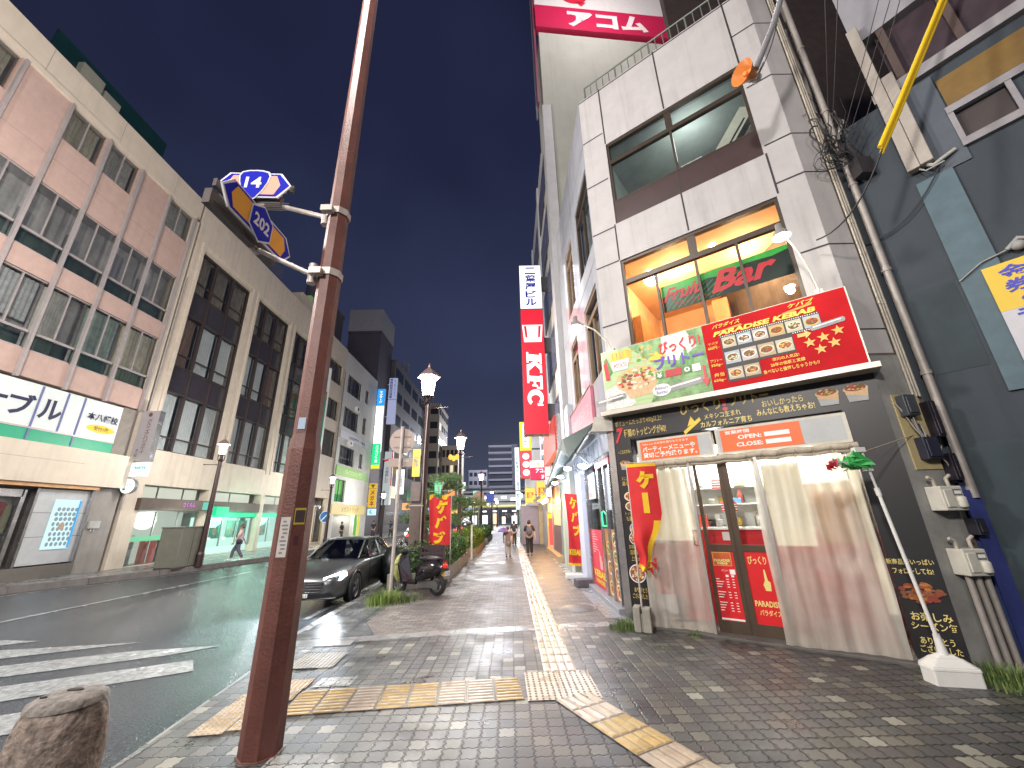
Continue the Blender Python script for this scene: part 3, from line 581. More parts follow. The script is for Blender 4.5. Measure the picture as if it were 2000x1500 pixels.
# curtains of clear vinyl hanging in front
def vinyl():
    m = bpy.data.materials.new('vinyl_curtain'); m.use_nodes = True; t = m.node_tree; b = t.nodes['Principled BSDF']; N = t.nodes.new; L = t.links.new
    co = N('ShaderNodeTexCoord'); sp = N('ShaderNodeSeparateXYZ'); L(co.outputs['Object'], sp.inputs[0])
    mp = N('ShaderNodeMapping'); mp.inputs['Scale'].default_value = (5, 5, .5); L(co.outputs['Object'], mp.inputs[0])
    n = N('ShaderNodeTexNoise'); n.inputs['Scale'].default_value = 1.2; n.inputs['Detail'].default_value = 5; L(mp.outputs[0], n.inputs['Vector'])
    n2 = N('ShaderNodeTexNoise'); n2.inputs['Scale'].default_value = 1.6; n2.inputs['Detail'].default_value = 3; L(co.outputs['Object'], n2.inputs['Vector'])
    rp = N('ShaderNodeValToRGB'); rp.color_ramp.elements[0].position = .3; rp.color_ramp.elements[0].color = (.54, .52, .47, 1); rp.color_ramp.elements[1].position = .7; rp.color_ramp.elements[1].color = (.86, .85, .78, 1); L(n.outputs[0], rp.inputs[0])
    L(rp.outputs[0], b.inputs['Base Color']); b.inputs['Roughness'].default_value = .28
    tr = N('ShaderNodeBsdfTranslucent'); L(rp.outputs[0], tr.inputs[0]); tp = N('ShaderNodeBsdfTransparent'); tp.inputs[0].default_value = (.95, .9, .8, 1)
    m1 = N('ShaderNodeMixShader'); m1.inputs[0].default_value = .45; L(b.outputs[0], m1.inputs[1]); L(tr.outputs[0], m1.inputs[2])
    m2 = N('ShaderNodeMixShader'); mr = N('ShaderNodeMapRange'); mr.inputs['From Min'].default_value = .35; mr.inputs['From Max'].default_value = .7; mr.inputs['To Min'].default_value = .2; mr.inputs['To Max'].default_value = .5; L(n2.outputs[0], mr.inputs[0]); L(mr.outputs[0], m2.inputs[0])
    L(m1.outputs[0], m2.inputs[1]); L(tp.outputs[0], m2.inputs[2]); L(m2.outputs[0], t.nodes['Material Output'].inputs[0]); return m
VIN = vinyl()
def curtain(name, x0, x1, z0, z1, y, amp, folds, label, ruffle=.07):
    th = fthing(FK, name, label, 'curtain', 0, 0, 0); g = MB().mat(VIN); nx = 90; nz = 22; vs = []
    for j in range(nz+1):
        v = j/nz
        for i in range(nx+1):
            u = i/nx; ph = u*folds*2*math.pi; top = z1-ruffle*(.5+.5*math.cos(ph)) if j == nz else None
            z = z0+(z1-z0)*v
            if j == nz: z = z1-ruffle*(.5-.5*math.cos(ph))
            yy = y-amp*(.35+.65*v)*math.sin(ph+.7*math.sin(3*v+u*4))-.05*(1-v)*math.sin(u*5+1)-.03*(1-v)
            vs.append((x0+(x1-x0)*u+.01*math.sin(v*9+u*30), yy, z+.012*math.sin(u*23)*(1-v)))
    g.add(vs, [(j*(nx+1)+i, j*(nx+1)+i+1, (j+1)*(nx+1)+i+1, (j+1)*(nx+1)+i) for j in range(nz) for i in range(nx)], True); g.build('vinyl_sheet', th)
    g = MB().mat(M('hem_dark', (.2, .15, .1), .8))
    for k in range(folds+1):
        xx = x0+(x1-x0)*k/max(1, folds); g.tube([(xx-.03, y-.05, z1-.02), (xx, y-.1, z1+.05), (xx+.03, y-.05, z1-.02)], .006, 5)
    g.build('ring', th); return th
curtain('shop_curtain', .38, 1.36, .02, 2.62, -.16, .035, 5, 'cloudy vinyl curtain left of the kebab shop door')
curtain('shop_curtain', 2.26, 3.56, .02, 2.62, -.16, .045, 6, 'wide cloudy vinyl curtain right of the kebab shop door')
# faded red boards and a yellow one that show through the vinyl
g = MB().mat(M('faded_red', (.45, .05, .04), .6, noise=.3)); g.box(.5, 1.25, -.05, -.03, .5, 1.3); g.box(2.5, 3.4, -.05, -.03, .35, 1.2); g.mat(M('poster_orange', (.7, .35, .12), .6, noise=.3, ns=8)); g.box(2.95, 3.45, -.045, -.03, 1.35, 2.1)
g.mat(M('lit_window', (1, .9, .68), emit=.8)); g.box(.5, 1.25, -.04, -.03, 1.35, 2.55); g.box(2.4, 2.9, -.04, -.03, 1.3, 2.5); g.box(3.46, 3.55, -.04, -.03, .5, 2.5)
g.build('display_board', kb)
# the door
dr = MB().mat(M('door_bronze', (.1, .07, .05), .35, .4, noise=.15))
for (a, b) in ((1.38, 1.82), (1.86, 2.34)):
    dr.box(a, a+.055, -.02, .03, 0.02, 2.62); dr.box(b-.055, b, -.02, .03, .02, 2.62)
    for (c, d) in ((.02, .2), (1.2, 1.3), (2.58, 2.62)): dr.box(a+.055, b-.055, -.018, .028, c, d)
dr.box(1.82, 1.86, -.01, .02, .02, 2.62)
door = dr.build('sliding_door', kb)
g = MB().mat(GL)
for (a, b) in ((1.435, 1.765), (1.915, 2.285)): g.rect(a, b, 1.3, 2.58, .005)
g.build('pane', door)
g = MB().mat(M('door_red', (.62, .015, .02), .4, noise=.1)); g.rect(1.435, 1.765, .2, 1.2, -.005); g.rect(1.915, 2.285, .2, 1.2, -.005)
g.mat(GOLD); g.rect(1.45, 1.72, .98, 1.18, -.007); g.mat(M('logo_red', (.5, .1, .02), .5)); g.rect(1.458, 1.712, .988, 1.172, -.009); g.mat(CREAM); g.text('PARADISE', 1.47, 1.7, 1.04, 1.08, -.011, .04); g.text('KEBAB', 1.51, 1.66, 1.0, 1.035, -.011, .04)
g.mat(WH); g.text('メニュー', 1.55, 1.65, .9, .93, -.007); g.rect(1.67, 1.745, .86, .93, -.008); g.rect(1.6, 1.64, .82, .85, -.008); g.rect(1.68, 1.72, .82, .85, -.008)
for k in range(13):
    if k in (4, 8): continue
    z = .78-.037*k; g.rect(1.45, 1.5+.02*((k*7) % 4), z, z+.012, -.007); g.rect(1.6, 1.635, z, z+.01, -.007); g.rect(1.68, 1.715, z, z+.01, -.007)
g.rect(1.44, 1.76, .21, .235, -.008); g.mat(CREAM); g.text('びっくり', 1.95, 2.2, 1.02, 1.14, -.007, .02); g.text('PARADISE', 1.94, 2.27, .44, .52, -.007, .03); g.text('パラダイス', 1.98, 2.26, .32, .4, -.007, .02)
g.poly([(2.12, -.007, .66), (2.19, -.007, .66), (2.2, -.007, .78), (2.17, -.007, .8), (2.155, -.007, .95), (2.135, -.007, .95), (2.13, -.007, .8), (2.1, -.007, .74)])
g.build('menu_poster', door)
g = MB().mat(M('alu_post', (.5, .48, .45), .35, .7, noise=.1)); g.box(1.33, 1.375, -.2, -.14, 0, 2.62); g.box(2.34, 2.385, -.2, -.14, 0, 2.62); g.tube([(1.3, -.2, 1.3), (1.27, -.25, 1.3), (1.27, -.25, 1.52), (1.3, -.2, 1.52)], .012); g.build('curtain_post', kb)
g = MB().mat(M('step_concrete', (.1, .095, .09), .6, noise=.3)); g.box(.3, 3.7, -.28, .3, -.02, .035); g.build('door_step', kb, bevel=.01)
# kitchen behind the door
kt = fthing(FK, 'serving_counter', 'red fronted serving counter seen through the shop door', 'counter', 1.9, .75, 0)
g = MB().mat(RED); g.box(-1.2, 1.6, -.02, .5, 0, 1.5); g.build('front', kt); g = MB().mat(WH); g.box(-1.25, 1.65, -.06, .55, 1.5, 1.54); g.rect(-.38, -.26, 1.32, 1.46, -.03); g.build('top', kt)
rk = random.Random(5)
for i in range(26):
    c = [(.75, .75, .73), (.65, .6, .5), (.08, .08, .08), (.5, .06, .04), (.72, .7, .64), (.55, .38, .2), (.15, .3, .5), (.7, .45, .1), (.45, .45, .45), (.2, .12, .08)][i % 10]
    x = rk.uniform(1.2, 2.9); y = rk.uniform(.85, 1.2); lv = rk.choice([1.54, 1.54, 1.54, 1.95, 2.25]); r = rk.uniform(.035, .09); h = rk.uniform(.1, .28)
    g = MB().mat(M('ware_%d' % (i % 10), c, .35, noise=.2, ns=12)); k = i % 3
    if k == 0: g.lathe((0, 0, 0), [(0, 0), (r, 0), (r, h*.7), (r*.4, h*.85), (r*.4, h), (0, h)], 10)
    elif k == 1: g.box(-r, r, -r, r, 0, h*.8)
    else: g.lathe((0, 0, 0), [(0, 0), (r*.7, 0), (r*1.2, h*.5), (r*1.2, h*.55), (0, h*.55)], 12)
    g.build(['bottle', 'packet', 'bowl'][k], None, FK.at(x, y, lv), FK.a, ['white', 'cream', 'black', 'red', 'off-white', 'tan', 'blue', 'amber', 'grey', 'dark brown'][i % 10]+' '+['bottle', 'packet', 'bowl'][k]+' standing on the '+{1.54: 'red serving counter', 1.95: 'middle kitchen shelf', 2.25: 'top kitchen shelf'}[lv]+' behind the shop door', ['bottle', 'packet', 'bowl'][k], 'kitchen goods behind the shop door')
g = MB().mat(WH); g.box(-1.4, 1.4, 0, .35, 0, .025); g.box(-1.4, 1.4, 0, .35, -.3, -.275); g.box(-1.4, 1.4, .36, .38, -.8, .6); g.build('kitchen_shelf', None, FK.at(2.1, .86, 2.22), FK.a, 'white kitchen shelves above the red serving counter', 'shelf')
for (x, z, lab) in ((1.62, 2.2, 'upper red and white striped cloth hanging in the kitchen'), (1.72, 1.8, 'lower red and white striped cloth hanging in the kitchen')):
    g = MB().mat(WH); g.box(-.13, .13, 0, .01, 0, .17); g.mat(RED)
    for k in range(4): g.rect(-.13, .13, .01+.045*k, .03+.045*k, -.003)
    g.build('striped_cloth', None, FK.at(x, .7, z), FK.a, lab, 'cloth')

# ---------------------------------------------------------------- big menu sign
sg = fthing(FK, 'menu_sign', 'long bright menu signboard, green burrito half and red kebab half, above the shop', 'sign', 0, -.12, 3.8)
g = MB().mat(M('sign_frame', (.5, .48, .42), .4, .4, noise=.15)); g.box(-.02, 4.06, -.1, .1, -.02, 1.26); g.box(-.1, 4.14, -.22, .12, -.12, -.04); g.build('frame', sg)
g = MB().mat(M('sign_green', (.24, .42, .19), .6, noise=.6, ns=5)); g.rect(0, 1.98, 0, 1.25, -.104); g.mat(M('sign_redbg', (.5, .006, .012), .6, noise=.18, ns=2, spec=.15)); g.rect(1.98, 4.04, 0, 1.25, -.104)
g.mat(M('sign_palegreen', (.4, .55, .28), .4, noise=.1)); g.poly([(0, -.106, 1.25), (.55, -.106, 1.25), (1.2, -.106, .6), (.9, -.106, 0), (0, -.106, 0)])
g.mat(WH); g.poly([(1.25, -.107, 1.25), (1.7, -.107, 1.25), (1.85, -.107, .9), (1.5, -.107, .7), (1.2, -.107, .8)])
g.build('panel', sg)
g = MB(); rr = random.Random(3)
TOR = M('tortilla'); 
food(g, .1, .2, .3, 'roll', -.108)
g.mat(M('sign_white2', (.7, .7, .68), .4, noise=.5, ns=40)); g.poly([(0, -.108, .42), (.3, -.108, .5), (.62, -.108, .06), (.5, -.108, 0), (0, -.108, 0)])
g.mat(TOR); g.poly([(.28, -.11, .55), (.5, -.11, .15), (.95, -.11, .18), (1.1, -.11, .5)]); g.disc(.68, .52, .44, .26, -.111, 26)
for i in range(90):
    c = rr.choice(['meat_brown', 'lettuce', 'tomato', 'rice', 'rice', 'cheese']); g.mat(MATS[c]); a = rr.uniform(0, 6.28); q = rr.random()**.5
    g.disc(.68+.38*q*math.cos(a), .54+.21*q*math.sin(a), rr.uniform(.02, .055), rr.uniform(.015, .035), -.112-.0001*i, 6)
g.mat(M('brick_line', (.3, .45, .22), .6))
for k in range(9): g.rect(.55, 1.96, .08+.13*k, .09+.13*k, -.1075)
for i in range(26): g.mat(MATS[rr.choice(['lettuce', 'tortilla', 'cheese', 'sign_palegreen'])]); g.disc(rr.uniform(.5, 1.05), rr.uniform(.8, 1.15), rr.uniform(.02, .06), rr.uniform(.02, .05), -.1085, 7)
g.mat(M('fries', (.85, .5, .05), .5))
for i in range(14): g.poly([(.2+.03*i, -.115, .95), (.225+.03*i, -.115, .95), (.2+.035*i+rr.uniform(-.03, .03), -.115, 1.2-rr.random()*.05), (.17+.035*i, -.115, 1.2)])
g.mat(WH); g.poly([(.22, -.118, .78), (.52, -.118, .78), (.58, -.118, 1.0), (.18, -.118, 1.0)]); g.mat(M('chili', (.5, .03, .04), .4)); g.poly([(.05, -.12, .62), (.14, -.12, .62), (.1, -.12, 1.05), (.02, -.12, .98)]); g.mat(M('cucumber', (.1, .25, .08), .5)); g.poly([(.12, -.119, .7), (.2, -.119, .78), (.1, -.119, 1.12), (.03, -.119, 1.05)])
g.mat(M('cactus', (.12, .35, .1), .5, noise=.2)); 
for (x, h) in ((1.55, .25), (1.64, .4), (1.73, .28)): g.disc(x, .55+h/2, .035, h/2, -.108, 10)
g.mat(MATS['hat_yellow']); g.disc(1.12, .86, .17, .05, -.116, 14); g.poly([(1.04, -.117, .87), (1.2, -.117, .87), (1.12, -.117, 1.0)])
food(g, 1.52, .22, .33, 'roll', -.11)
g.mat(WH); g.disc(1.12, .2, .17, .12, -.116, 20); g.mat(M('sign_blueink', (.06, .06, .3), .5)); g.text('Bikkuri', 1.0, 1.24, .21, .27, -.118, .01); g.text('Burrito', 1.02, 1.22, .12, .19, -.118, .01)
for (x, c) in ((1.12, 'cucumber'), (1.3, 'chili'), (1.45, 'chili'), (1.62, 'cucumber'), (1.78, 'sign_white')): g.mat(MATS[c]); g.rect(x-.07, x+.07, .42, .56, -.114)
g.mat(WH); g.text('¥', 1.07, 1.17, .44, .54, -.118, .03); g.text('0', 1.57, 1.67, .44, .54, -.118, .03)
g.mat(RED); g.poly([(1.9, -.12, .1), (1.97, -.12, .25), (1.92, -.12, .25), (1.92, -.12, .5), (1.88, -.12, .5), (1.88, -.12, .25), (1.83, -.12, .25)]); g.text('びっくり!', 1.18, 1.92, .88, 1.14, -.118, .03, up=.0); g.text('POTATO', .25, .52, .83, .93, -.121, .012)
g.mat(M('sign_purple', (.14, .06, .5), .4)); g.text('ブリトー', 1.06, 1.93, .6, .86, -.118, .035)
# red half : film strip of dishes
g.mat(M('film_black', (.02, .02, .02), .5)); g.rect(2.24, 3.66, .68, .96, -.108); g.rect(2.24, 3.26, .38, .68, -.109); g.rect(2.24, 2.74, .1, .38, -.109)
for (row, n, x0, wd, zc_, hh) in ((0, 6, 2.25, .236, .82, .2), (1, 4, 2.25, .252, .53, .22), (2, 2, 2.25, .245, .24, .2)):
    for i in range(n):
        xa = x0+i*wd; g.mat(M('dish_bg%d' % ((i+row) % 4), [(.5, .46, .34), (.36, .44, .52), (.48, .42, .38), (.45, .34, .2)][(i+row) % 4], .5)); g.rect(xa+.012, xa+wd-.012, zc_-hh/2, zc_+hh/2, -.11)
        food(g, xa+wd/2, zc_, wd*.42, 'dish', -.113, seed=20+row*7+i)
g.mat(WH)
for i in range(47):
    x = 2.25+.03*i; g.rect(x, x+.014, .935, .95, -.111); g.rect(x, x+.014, .69, .705, -.111) if x > 3.26 else None
food(g, 3.72, .72, .2, 'roll', -.112)
g.mat(M('star_gold', (.8, .42, .06), .4))
for (x, z) in ((3.45, .48), (3.63, .52), (3.82, .58), (3.56, .34), (3.74, .4)):
    g.poly([(x+(.085 if k % 2 == 0 else .035)*math.sin(k*math.pi/5), -.112, z+(.085 if k % 2 == 0 else .035)*math.cos(k*math.pi/5)) for k in range(10)])
g.poly([(3.32, -.114, .6), (3.42, -.114, .6), (3.42, -.114, .56), (3.5, -.114, .63), (3.42, -.114, .7), (3.42, -.114, .66), (3.32, -.114, .66)])
g.mat(M('kebab_orange', (.75, .3, .05), .5)); g.poly([(2.25, -.112, 1.06), (2.6, -.112, 1.1), (2.62, -.112, 1.07), (2.3, -.112, 1.03)]); g.poly([(3.2, -.112, 1.08), (3.62, -.112, 1.14), (3.6, -.112, 1.1), (3.22, -.112, 1.05)])
g.mat(M('sign_yellow', (.85, .62, .04), .4)); g.text('PARADISE KEBAB', 2.16, 3.64, .97, 1.06, -.116, .045, .4); g.text('パラダイス', 2.16, 2.6, 1.12, 1.2, -.116, .025, .4); g.text('ケバブ', 3.3, 3.64, 1.13, 1.21, -.116, .02, .4)
g.text('450円~', 2.02, 2.21, .74, .8, -.114, .01); g.text('ケバブ', 2.04, 2.2, .83, .88, -.114); g.text('ブリトー', 2.02, 2.21, .5, .56, -.114); g.text('350g~', 2.02, 2.21, .41, .47, -.114); g.text('弁当', 2.04, 2.2, .23, .3, -.114); g.text('650g~', 2.02, 2.21, .13, .19, -.114)
g.text('市川の人気店!', 2.92, 3.28, .3, .36, -.114, .006); g.text('20年の信頼と実績', 2.88, 3.34, .21, .27, -.114, .006); g.text('食べないと後悔しちゃうかも!?', 2.76, 3.5, .11, .18, -.114, .006)
g.build('artwork', sg)
# white bracket box at the left end of the ledge
g = MB().mat(M('soffit_white', (.6, .58, .52), .5, noise=.2, streak=.2)); g.add([(-.35, -.35, 0), (.0, -.1, 0), (.0, .1, 0), (-.35, .1, 0), (-.3, -.3, .3), (0, -.1, .3), (0, .1, .3), (-.3, .1, .3)], [(0, 3, 2, 1), (4, 5, 6, 7), (0, 1, 5, 4), (1, 2, 6, 5), (2, 3, 7, 6), (3, 0, 4, 7)])
g.build('corner_box', kb, (0.02, .0, 3.4))
# arm lamps over the sign
def armlamp(x, z, tip, label, lit=1):
    th = fthing(FK, 'sign_lamp', label, 'lamp', x, -.12, z, 'arm lamps over the menu sign')
    g = MB().mat(M('lamp_cream', (.7, .68, .62), .4, noise=.05)); g.box(-.05, .05, -.05, .05, -.15, .05)
    g.tube([(0, -.05, 0), (tip[0]*.1, -.1, tip[2]*.35), (tip[0]*.45, tip[1]*.45, tip[2]*.75), tuple(tip)], .018, 7); g.build('arm', th)
    g = MB().mat(M('lamp_shade_grey', (.45, .45, .42), .35, .5)); tx, ty, tz = tip; g.lathe((tx, ty-.02, tz-.16), [(.13, 0), (.09, .1), (.05, .15), (.045, .24), (0, .25)], 14); g.build('shade', th)
    br_ = .1 if lit == 1 else .11
    g = MB().mat(M('lamp_bulb', (1, .95, .78), emit=30)); g.sph((tx, ty-.02, tz-(.15 if lit == 1 else .2)), br_, br_, .05 if lit == 1 else .11); g.build('bulb', th)
    p = FK.at(x+tx, -.12+ty-.02, z+tz-.23); light('sign_lamp_light', p, 20, (1, .96, .84), .08)
    return th
armlamp(.2, 5.1, (-.42, -.75, .55), 'left arm lamp glaring over the burrito half of the menu sign', 2)
armlamp(3.75, 5.1, (-.3, -.7, .95), 'right arm lamp with grey shade over the red half of the menu sign')
# ================================================================ left side of the street (frame FL: x = metres up the street)
PINK = M('pink_tile', (.44, .315, .275), .6, noise=.1, ns=3, bump=.25, bs=120, streak=.08)
BEIGE = M('beige_render', (.56, .49, .41), .65, noise=.1, ns=2, streak=.22, bump=.15)
BEIGE2 = M('beige_panel', (.58, .51, .42), .6, noise=.08, ns=1.5, streak=.12, bump=.1)
DKF = M('dark_bay_frame', (.06, .045, .045), .4, .3); ALU = M('alu_mullion', (.42, .38, .38), .4, .3, noise=.12, streak=.1)
LG = glass('office_glass', (.86, .9, .9), .1); LGD = glass('spandrel_glass', (.4, .5, .48), .14); SPG = M('dark_spandrel', (.04, .036, .045), .2, noise=.15, ns=3)
CUR = M('office_curtain', (.5, .48, .44), .8, noise=.25, ns=3, streak=.2); CURB = M('white_curtain', (.7, .71, .72), .8, noise=.1); CUD = M('dim_curtain', (.3, .25, .19), .9, noise=.3, ns=3, streak=.3)
INT = M('office_interior', (.36, .34, .34), .8, noise=.3, ns=1.5)
def folds(g, x0, x1, z0, z1, y, n, amp=.04):
    xs = [x0+(x1-x0)*i/(n*4) for i in range(n*4+1)]; vs = [(x, y+amp*math.sin(i*math.pi/2), z) for z in (z0, z1) for i, x in enumerate(xs)]; m = len(xs)
    g.add(vs, [(i, i+1, m+i+1, m+i) for i in range(m-1)], True)
rl_ = random.Random(11)
pk = fthing(FL, 'pink_office_building', 'pink tiled four-storey office building with rows of windows and a pale parapet', 'building')
g = MB().mat(BEIGE2)
g.box(-6, 18.15, .6, 12, 0, 18); g.box(-6, 18.15, 0, .6, 18.22, 19.5); g.box(-6, 17.85, -.12, .6, 18.0, 18.215); g.box(17.86, 18.15, -.05, .6, 4.78, 18.0); g.box(-6, 18.1, -.25, .6, 3.4, 4.78)
g.mat(M('parapet_joint', (.3, .27, .24), .7))
for x in range(-5, 18, 3): g.rect(x+.3, x+.32, 18.25, 19.48, -.004)
g.rect(-6, 16, 4.22, 4.235, -.254)
g.build('wall', pk)
g = MB().mat(PINK); ed = [-2.95+1.59*0, -1.36, .23, 1.82, 3.41, 5.0, 6.59, 8.18, 9.77, 11.36, 12.95, 14.54, 16.13, 17.82]
for (a, b) in ((6.98, 7.93), (10.64, 11.46)): g.box(-6, 17.82, 0, .3, a, b)
topwin = {8: 1, 7: 0, 9: 0, 10: 1, 9: 1, 12: 1}
tops = [(8.18, 9.77), (11.36, 12.95), (12.95, 14.54), (16.13, 17.82)]
g.box(-6, 17.82, 0, .3, 14.16, 16.33)
xx = -6
for a, b in tops: g.box(xx, a+.07, 0, .3, 16.332, 17.99); xx = b-.07
g.mat(M('tile_joint', (.22, .13, .12), .8))
for z in (15.3, 17.1): 
    if z < 16: g.rect(-6, 17.8, z, z+.012, -.004)
g.build('pink_cladding', pk)
g = MB().mat(ALU)
for x in ed[5:]: g.box(x-.045, x+.045, -.14, -.003, 6.9, 17.98)
g.build('mullion', pk)
g = MB().mat(INT); g.box(-6, 17.8, .52, .58, 6.9, 18); g.build('interior', pk)
CURV = [M('blind_grey', (.38, .38, .38), .7, noise=.3, ns=5), M('blind_cream', (.55, .5, .4), .8, noise=.2, streak=.3), M('blind_green', (.3, .36, .33), .8, noise=.3)]
def office_window(par, a, b, z0, z1, tr, cur, mid=True, lowdark=True, lights=0):
    if cur is CUR and rl_.random() < .6: cur = rl_.choice(CURV)
    g = MB().mat(ALU); t = .04
    g.box(a+.05, b-.05, .05, .12, z1-t, z1); g.box(a+.05, b-.05, .05, .12, z0, z0+t)
    if tr: g.box(a+.05, b-.05, .03, .13, tr-.05, tr+.04)
    if mid: g.box((a+b)/2-.02, (a+b)/2+.02, .04, .12, (tr or z0)+.04, z1-t)
    f = g.build('window', par); g = MB().mat(LG); g.rect(a+.05, b-.05, (tr or z0), z1, .08)
    if tr: g.mat(LGD); g.rect(a+.05, b-.05, z0, tr-.05, .08)
    g.build('pane', f); g = MB().mat(cur or INT)
    if cur: folds(g, a+.08, b-.08 if rl_.random() < .6 else a+(b-a)*rl_.uniform(.3, .8), z0+.05 if rl_.random() < .7 else z0+(z1-z0)*rl_.uniform(.1, .5), z1-.05, .3, 9, .03)
    else:
        g.mat(M('cabinet_grey', (.25, .25, .27), .5)); k = rl_.uniform(.2, .9); g.box(a+.1+k*.4, a+.5+k*.5, .4, .5, z0+.1, z0+1.3+k); g.mat(M('office_ceiling', (.3, .28, .28), .8)); g.poly([(a, .12, z1-.05), (b, .12, z1-.05), (b, .5, z1-.12), (a, .5, z1-.12)])
    g.build('furnishing', f); return f
curs = [None, CUR, None, CUR, CUR, None, CUR, None]
for i in range(6, 13):
    a, b = ed[i], ed[i+1]
    office_window(pk, a, b, 7.95, 10.62, 8.6, CUR if i in (9, 10, 11, 12, 8) else None)
    office_window(pk, a, b, 11.48, 14.14, 12.16, None if i not in (7,) else CURB)
for a, b in tops: office_window(pk, a+.07, b-.07, 16.35, 17.98, None, CUR)
g = MB().mat(M('rooftop_glass', (.012, .05, .055), .15)); g.box(11.6, 17.4, 2.5, 2.6, 19.5, 23.1); g.mat(M('rooftop_block', (.4, .4, .33), .7)); g.box(12.6, 13.6, 2.2, 2.49, 19.5, 22.5); g.box(13.7, 14.5, 2.2, 2.49, 19.5, 22.2); g.build('rooftop_screen', pk)
# sign band
SBW = M('band_white', (.6, .66, .66), .5, noise=.06); SBG = M('band_green', (0, .3, .16), .45, noise=.08)
g = MB().mat(SBW); g.box(2, 17.1, -.02, .2, 5.3, 6.85); g.mat(SBG); g.box(2, 17.1, -.02, .2, 4.79, 5.24); g.mat(ALU); g.box(2, 17.1, -.05, .2, 5.24, 5.3); g.mat(M('band_divider', (.12, .13, .3), .5))
for x in (12.3, 13.93, 14.82, 15.45): g.box(x-.03, x+.03, -.045, -.022, 4.85 if x != 14.82 else 5.3, 6.82)
g.mat(M('pillar_dim', (.2, .18, .16), .6, noise=.2)); g.box(17.12, 17.84, -.01, .2, 4.8, 6.9)
g.build('sign_band', pk)
g = MB().mat(M('ink_navy', (.015, .015, .06), .5)); g.text('ブ', 13.08, 13.86, 5.62, 6.42, -.03, .03); g.text('ル', 14.02, 14.78, 5.66, 6.42, -.03, .03); g.rect(12.45, 13.02, 6.08, 6.2, -.03); g.text('エ', 11.3, 12.1, 5.62, 6.42, -.03, .03); g.text('本八幡校', 15.7, 17.0, 6.02, 6.34, -.05, .02)
g.mat(M('badge_yellow', (.75, .5, .02), .5)); g.disc(16.4, 5.72, .6, .17, -.03, 24); g.mat(MATS['ink_navy']); g.text('受付1階', 16.1, 16.72, 5.64, 5.81, -.034, .01); g.build('lettering', pk)
# ground floor
g = MB().mat(M('ground_wall', (.27, .25, .235), .6, noise=.15, ns=2, streak=.2)); g.box(16.98, 18.15, .05, .6, 0, 3.4); g.box(-6, 18.15, .5, .6, 0, 3.4); g.mat(WOOD); g.box(-6, 17.0, -.15, .55, 3.26, 3.395)
g.mat(M('board_grey', (.42, .44, .46), .4, noise=.1)); g.box(15.1, 16.95, .12, .2, .55, 3.22); g.mat(JOINT); g.rect(15.1, 16.95, 1.5, 1.515, .116); g.rect(15.1, 16.95, 2.35, 2.365, .116); g.mat(STEEL); g.box(16.92, 17.0, 0, .3, .4, 3.24); g.box(15.0, 15.08, .1, .3, .5, 3.24)
g.mat(M('base_dark', (.12, .11, .1), .6)); g.box(12, 17, -.02, .5, 0, .5); g.build('shop_surround', pk)
ps = fthing(FL, 'lit_poster', 'glowing pale blue poster of round eyeglass lenses beside the display window', 'poster', 15.7, .1, 1.05)
g = MB().mat(M('poster_glow', (.62, .86, .9), emit=.85)); g.box(0, .97, -.03, .0, 0, 1.8); g.build('panel', ps); g = MB().mat(M('lens_grey', (.2, .27, .32), .5))
for r in range(9):
    for c in range(5):
        if r in (0,) : continue
        g.disc(.16+.16*c+(.05 if r % 2 else 0), 1.62-.18*r, .055 if r > 3 else .066, .075, -.034, 12)
g.mat(M('lens_brown', (.4, .3, .2), .5)); g.disc(.47, .82, .11, .13, -.036, 14); g.mat(M('poster_cyan', (.02, .35, .75), emit=.9)); g.rect(.88, .96, .02, 1.78, -.034); g.build('artwork', ps)
dp = fthing(FL, 'display_window', 'dark shop window of hanging clothes with green turf at the far left edge', 'window', 11.5, .2, .3)
g = MB().mat(STEEL); g.box(0, 3.2, 0, .08, 2.6, 2.85); g.box(3.15, 3.28, 0, .2, 0, 2.85); g.build('frame', dp); g = MB().mat(LG); g.rect(0, 3.15, 0, 2.6, .02); g.build('pane', dp)
g = MB().mat(M('turf', (.06, .25, .02), .8, noise=.3, ns=30)); g.box(0, 3.1, .06, .28, .1, .75); g.build('turf', dp)
for i in range(15):
    c = [(.05, .05, .06), (.5, .5, .5), (.55, .33, .33), (.02, .1, .06), (.4, .4, .36), (.3, .05, .05), (.3, .27, .17), (.2, .2, .22)][i % 8]; g = MB().mat(M('garment_%d' % (i % 8), c, .8, noise=.3, ns=8)); x = rl_.uniform(-.05, .05); h = rl_.uniform(.5, 1.3)
    g.prism([(-.1, 0), (.1, 0), (.12, h*.7), (.06, h), (-.06, h), (-.13, h*.7)], 0, .05); g.build('garment', None, FL.at(11.7+i*.2, .33, 2.75-h-rl_.random()*.2), FL.a, 'garment number '+str(i) if False else ['black', 'white', 'pink', 'dark green', 'pale', 'red', 'khaki', 'grey'][i % 8]+' garment hanging '+('low' if i < 8 else 'nearer the lit poster')+' in the shop display window', 'garment', 'garments in the far left display window')
g = MB().mat(M('letterbox_grey', (.4, .4, .4), .5)); g.box(-.22, .22, -.1, 0, 0, .3); g.box(-.1, -.06, -.08, -.05, -.12, 0); g.box(.02, .06, -.08, -.05, -.12, 0); g.build('meter_box', None, FL.at(17.35, .05, 1.75), FL.a, 'small grey box fixed to the wall beside the lit poster', 'box', bevel=.015)
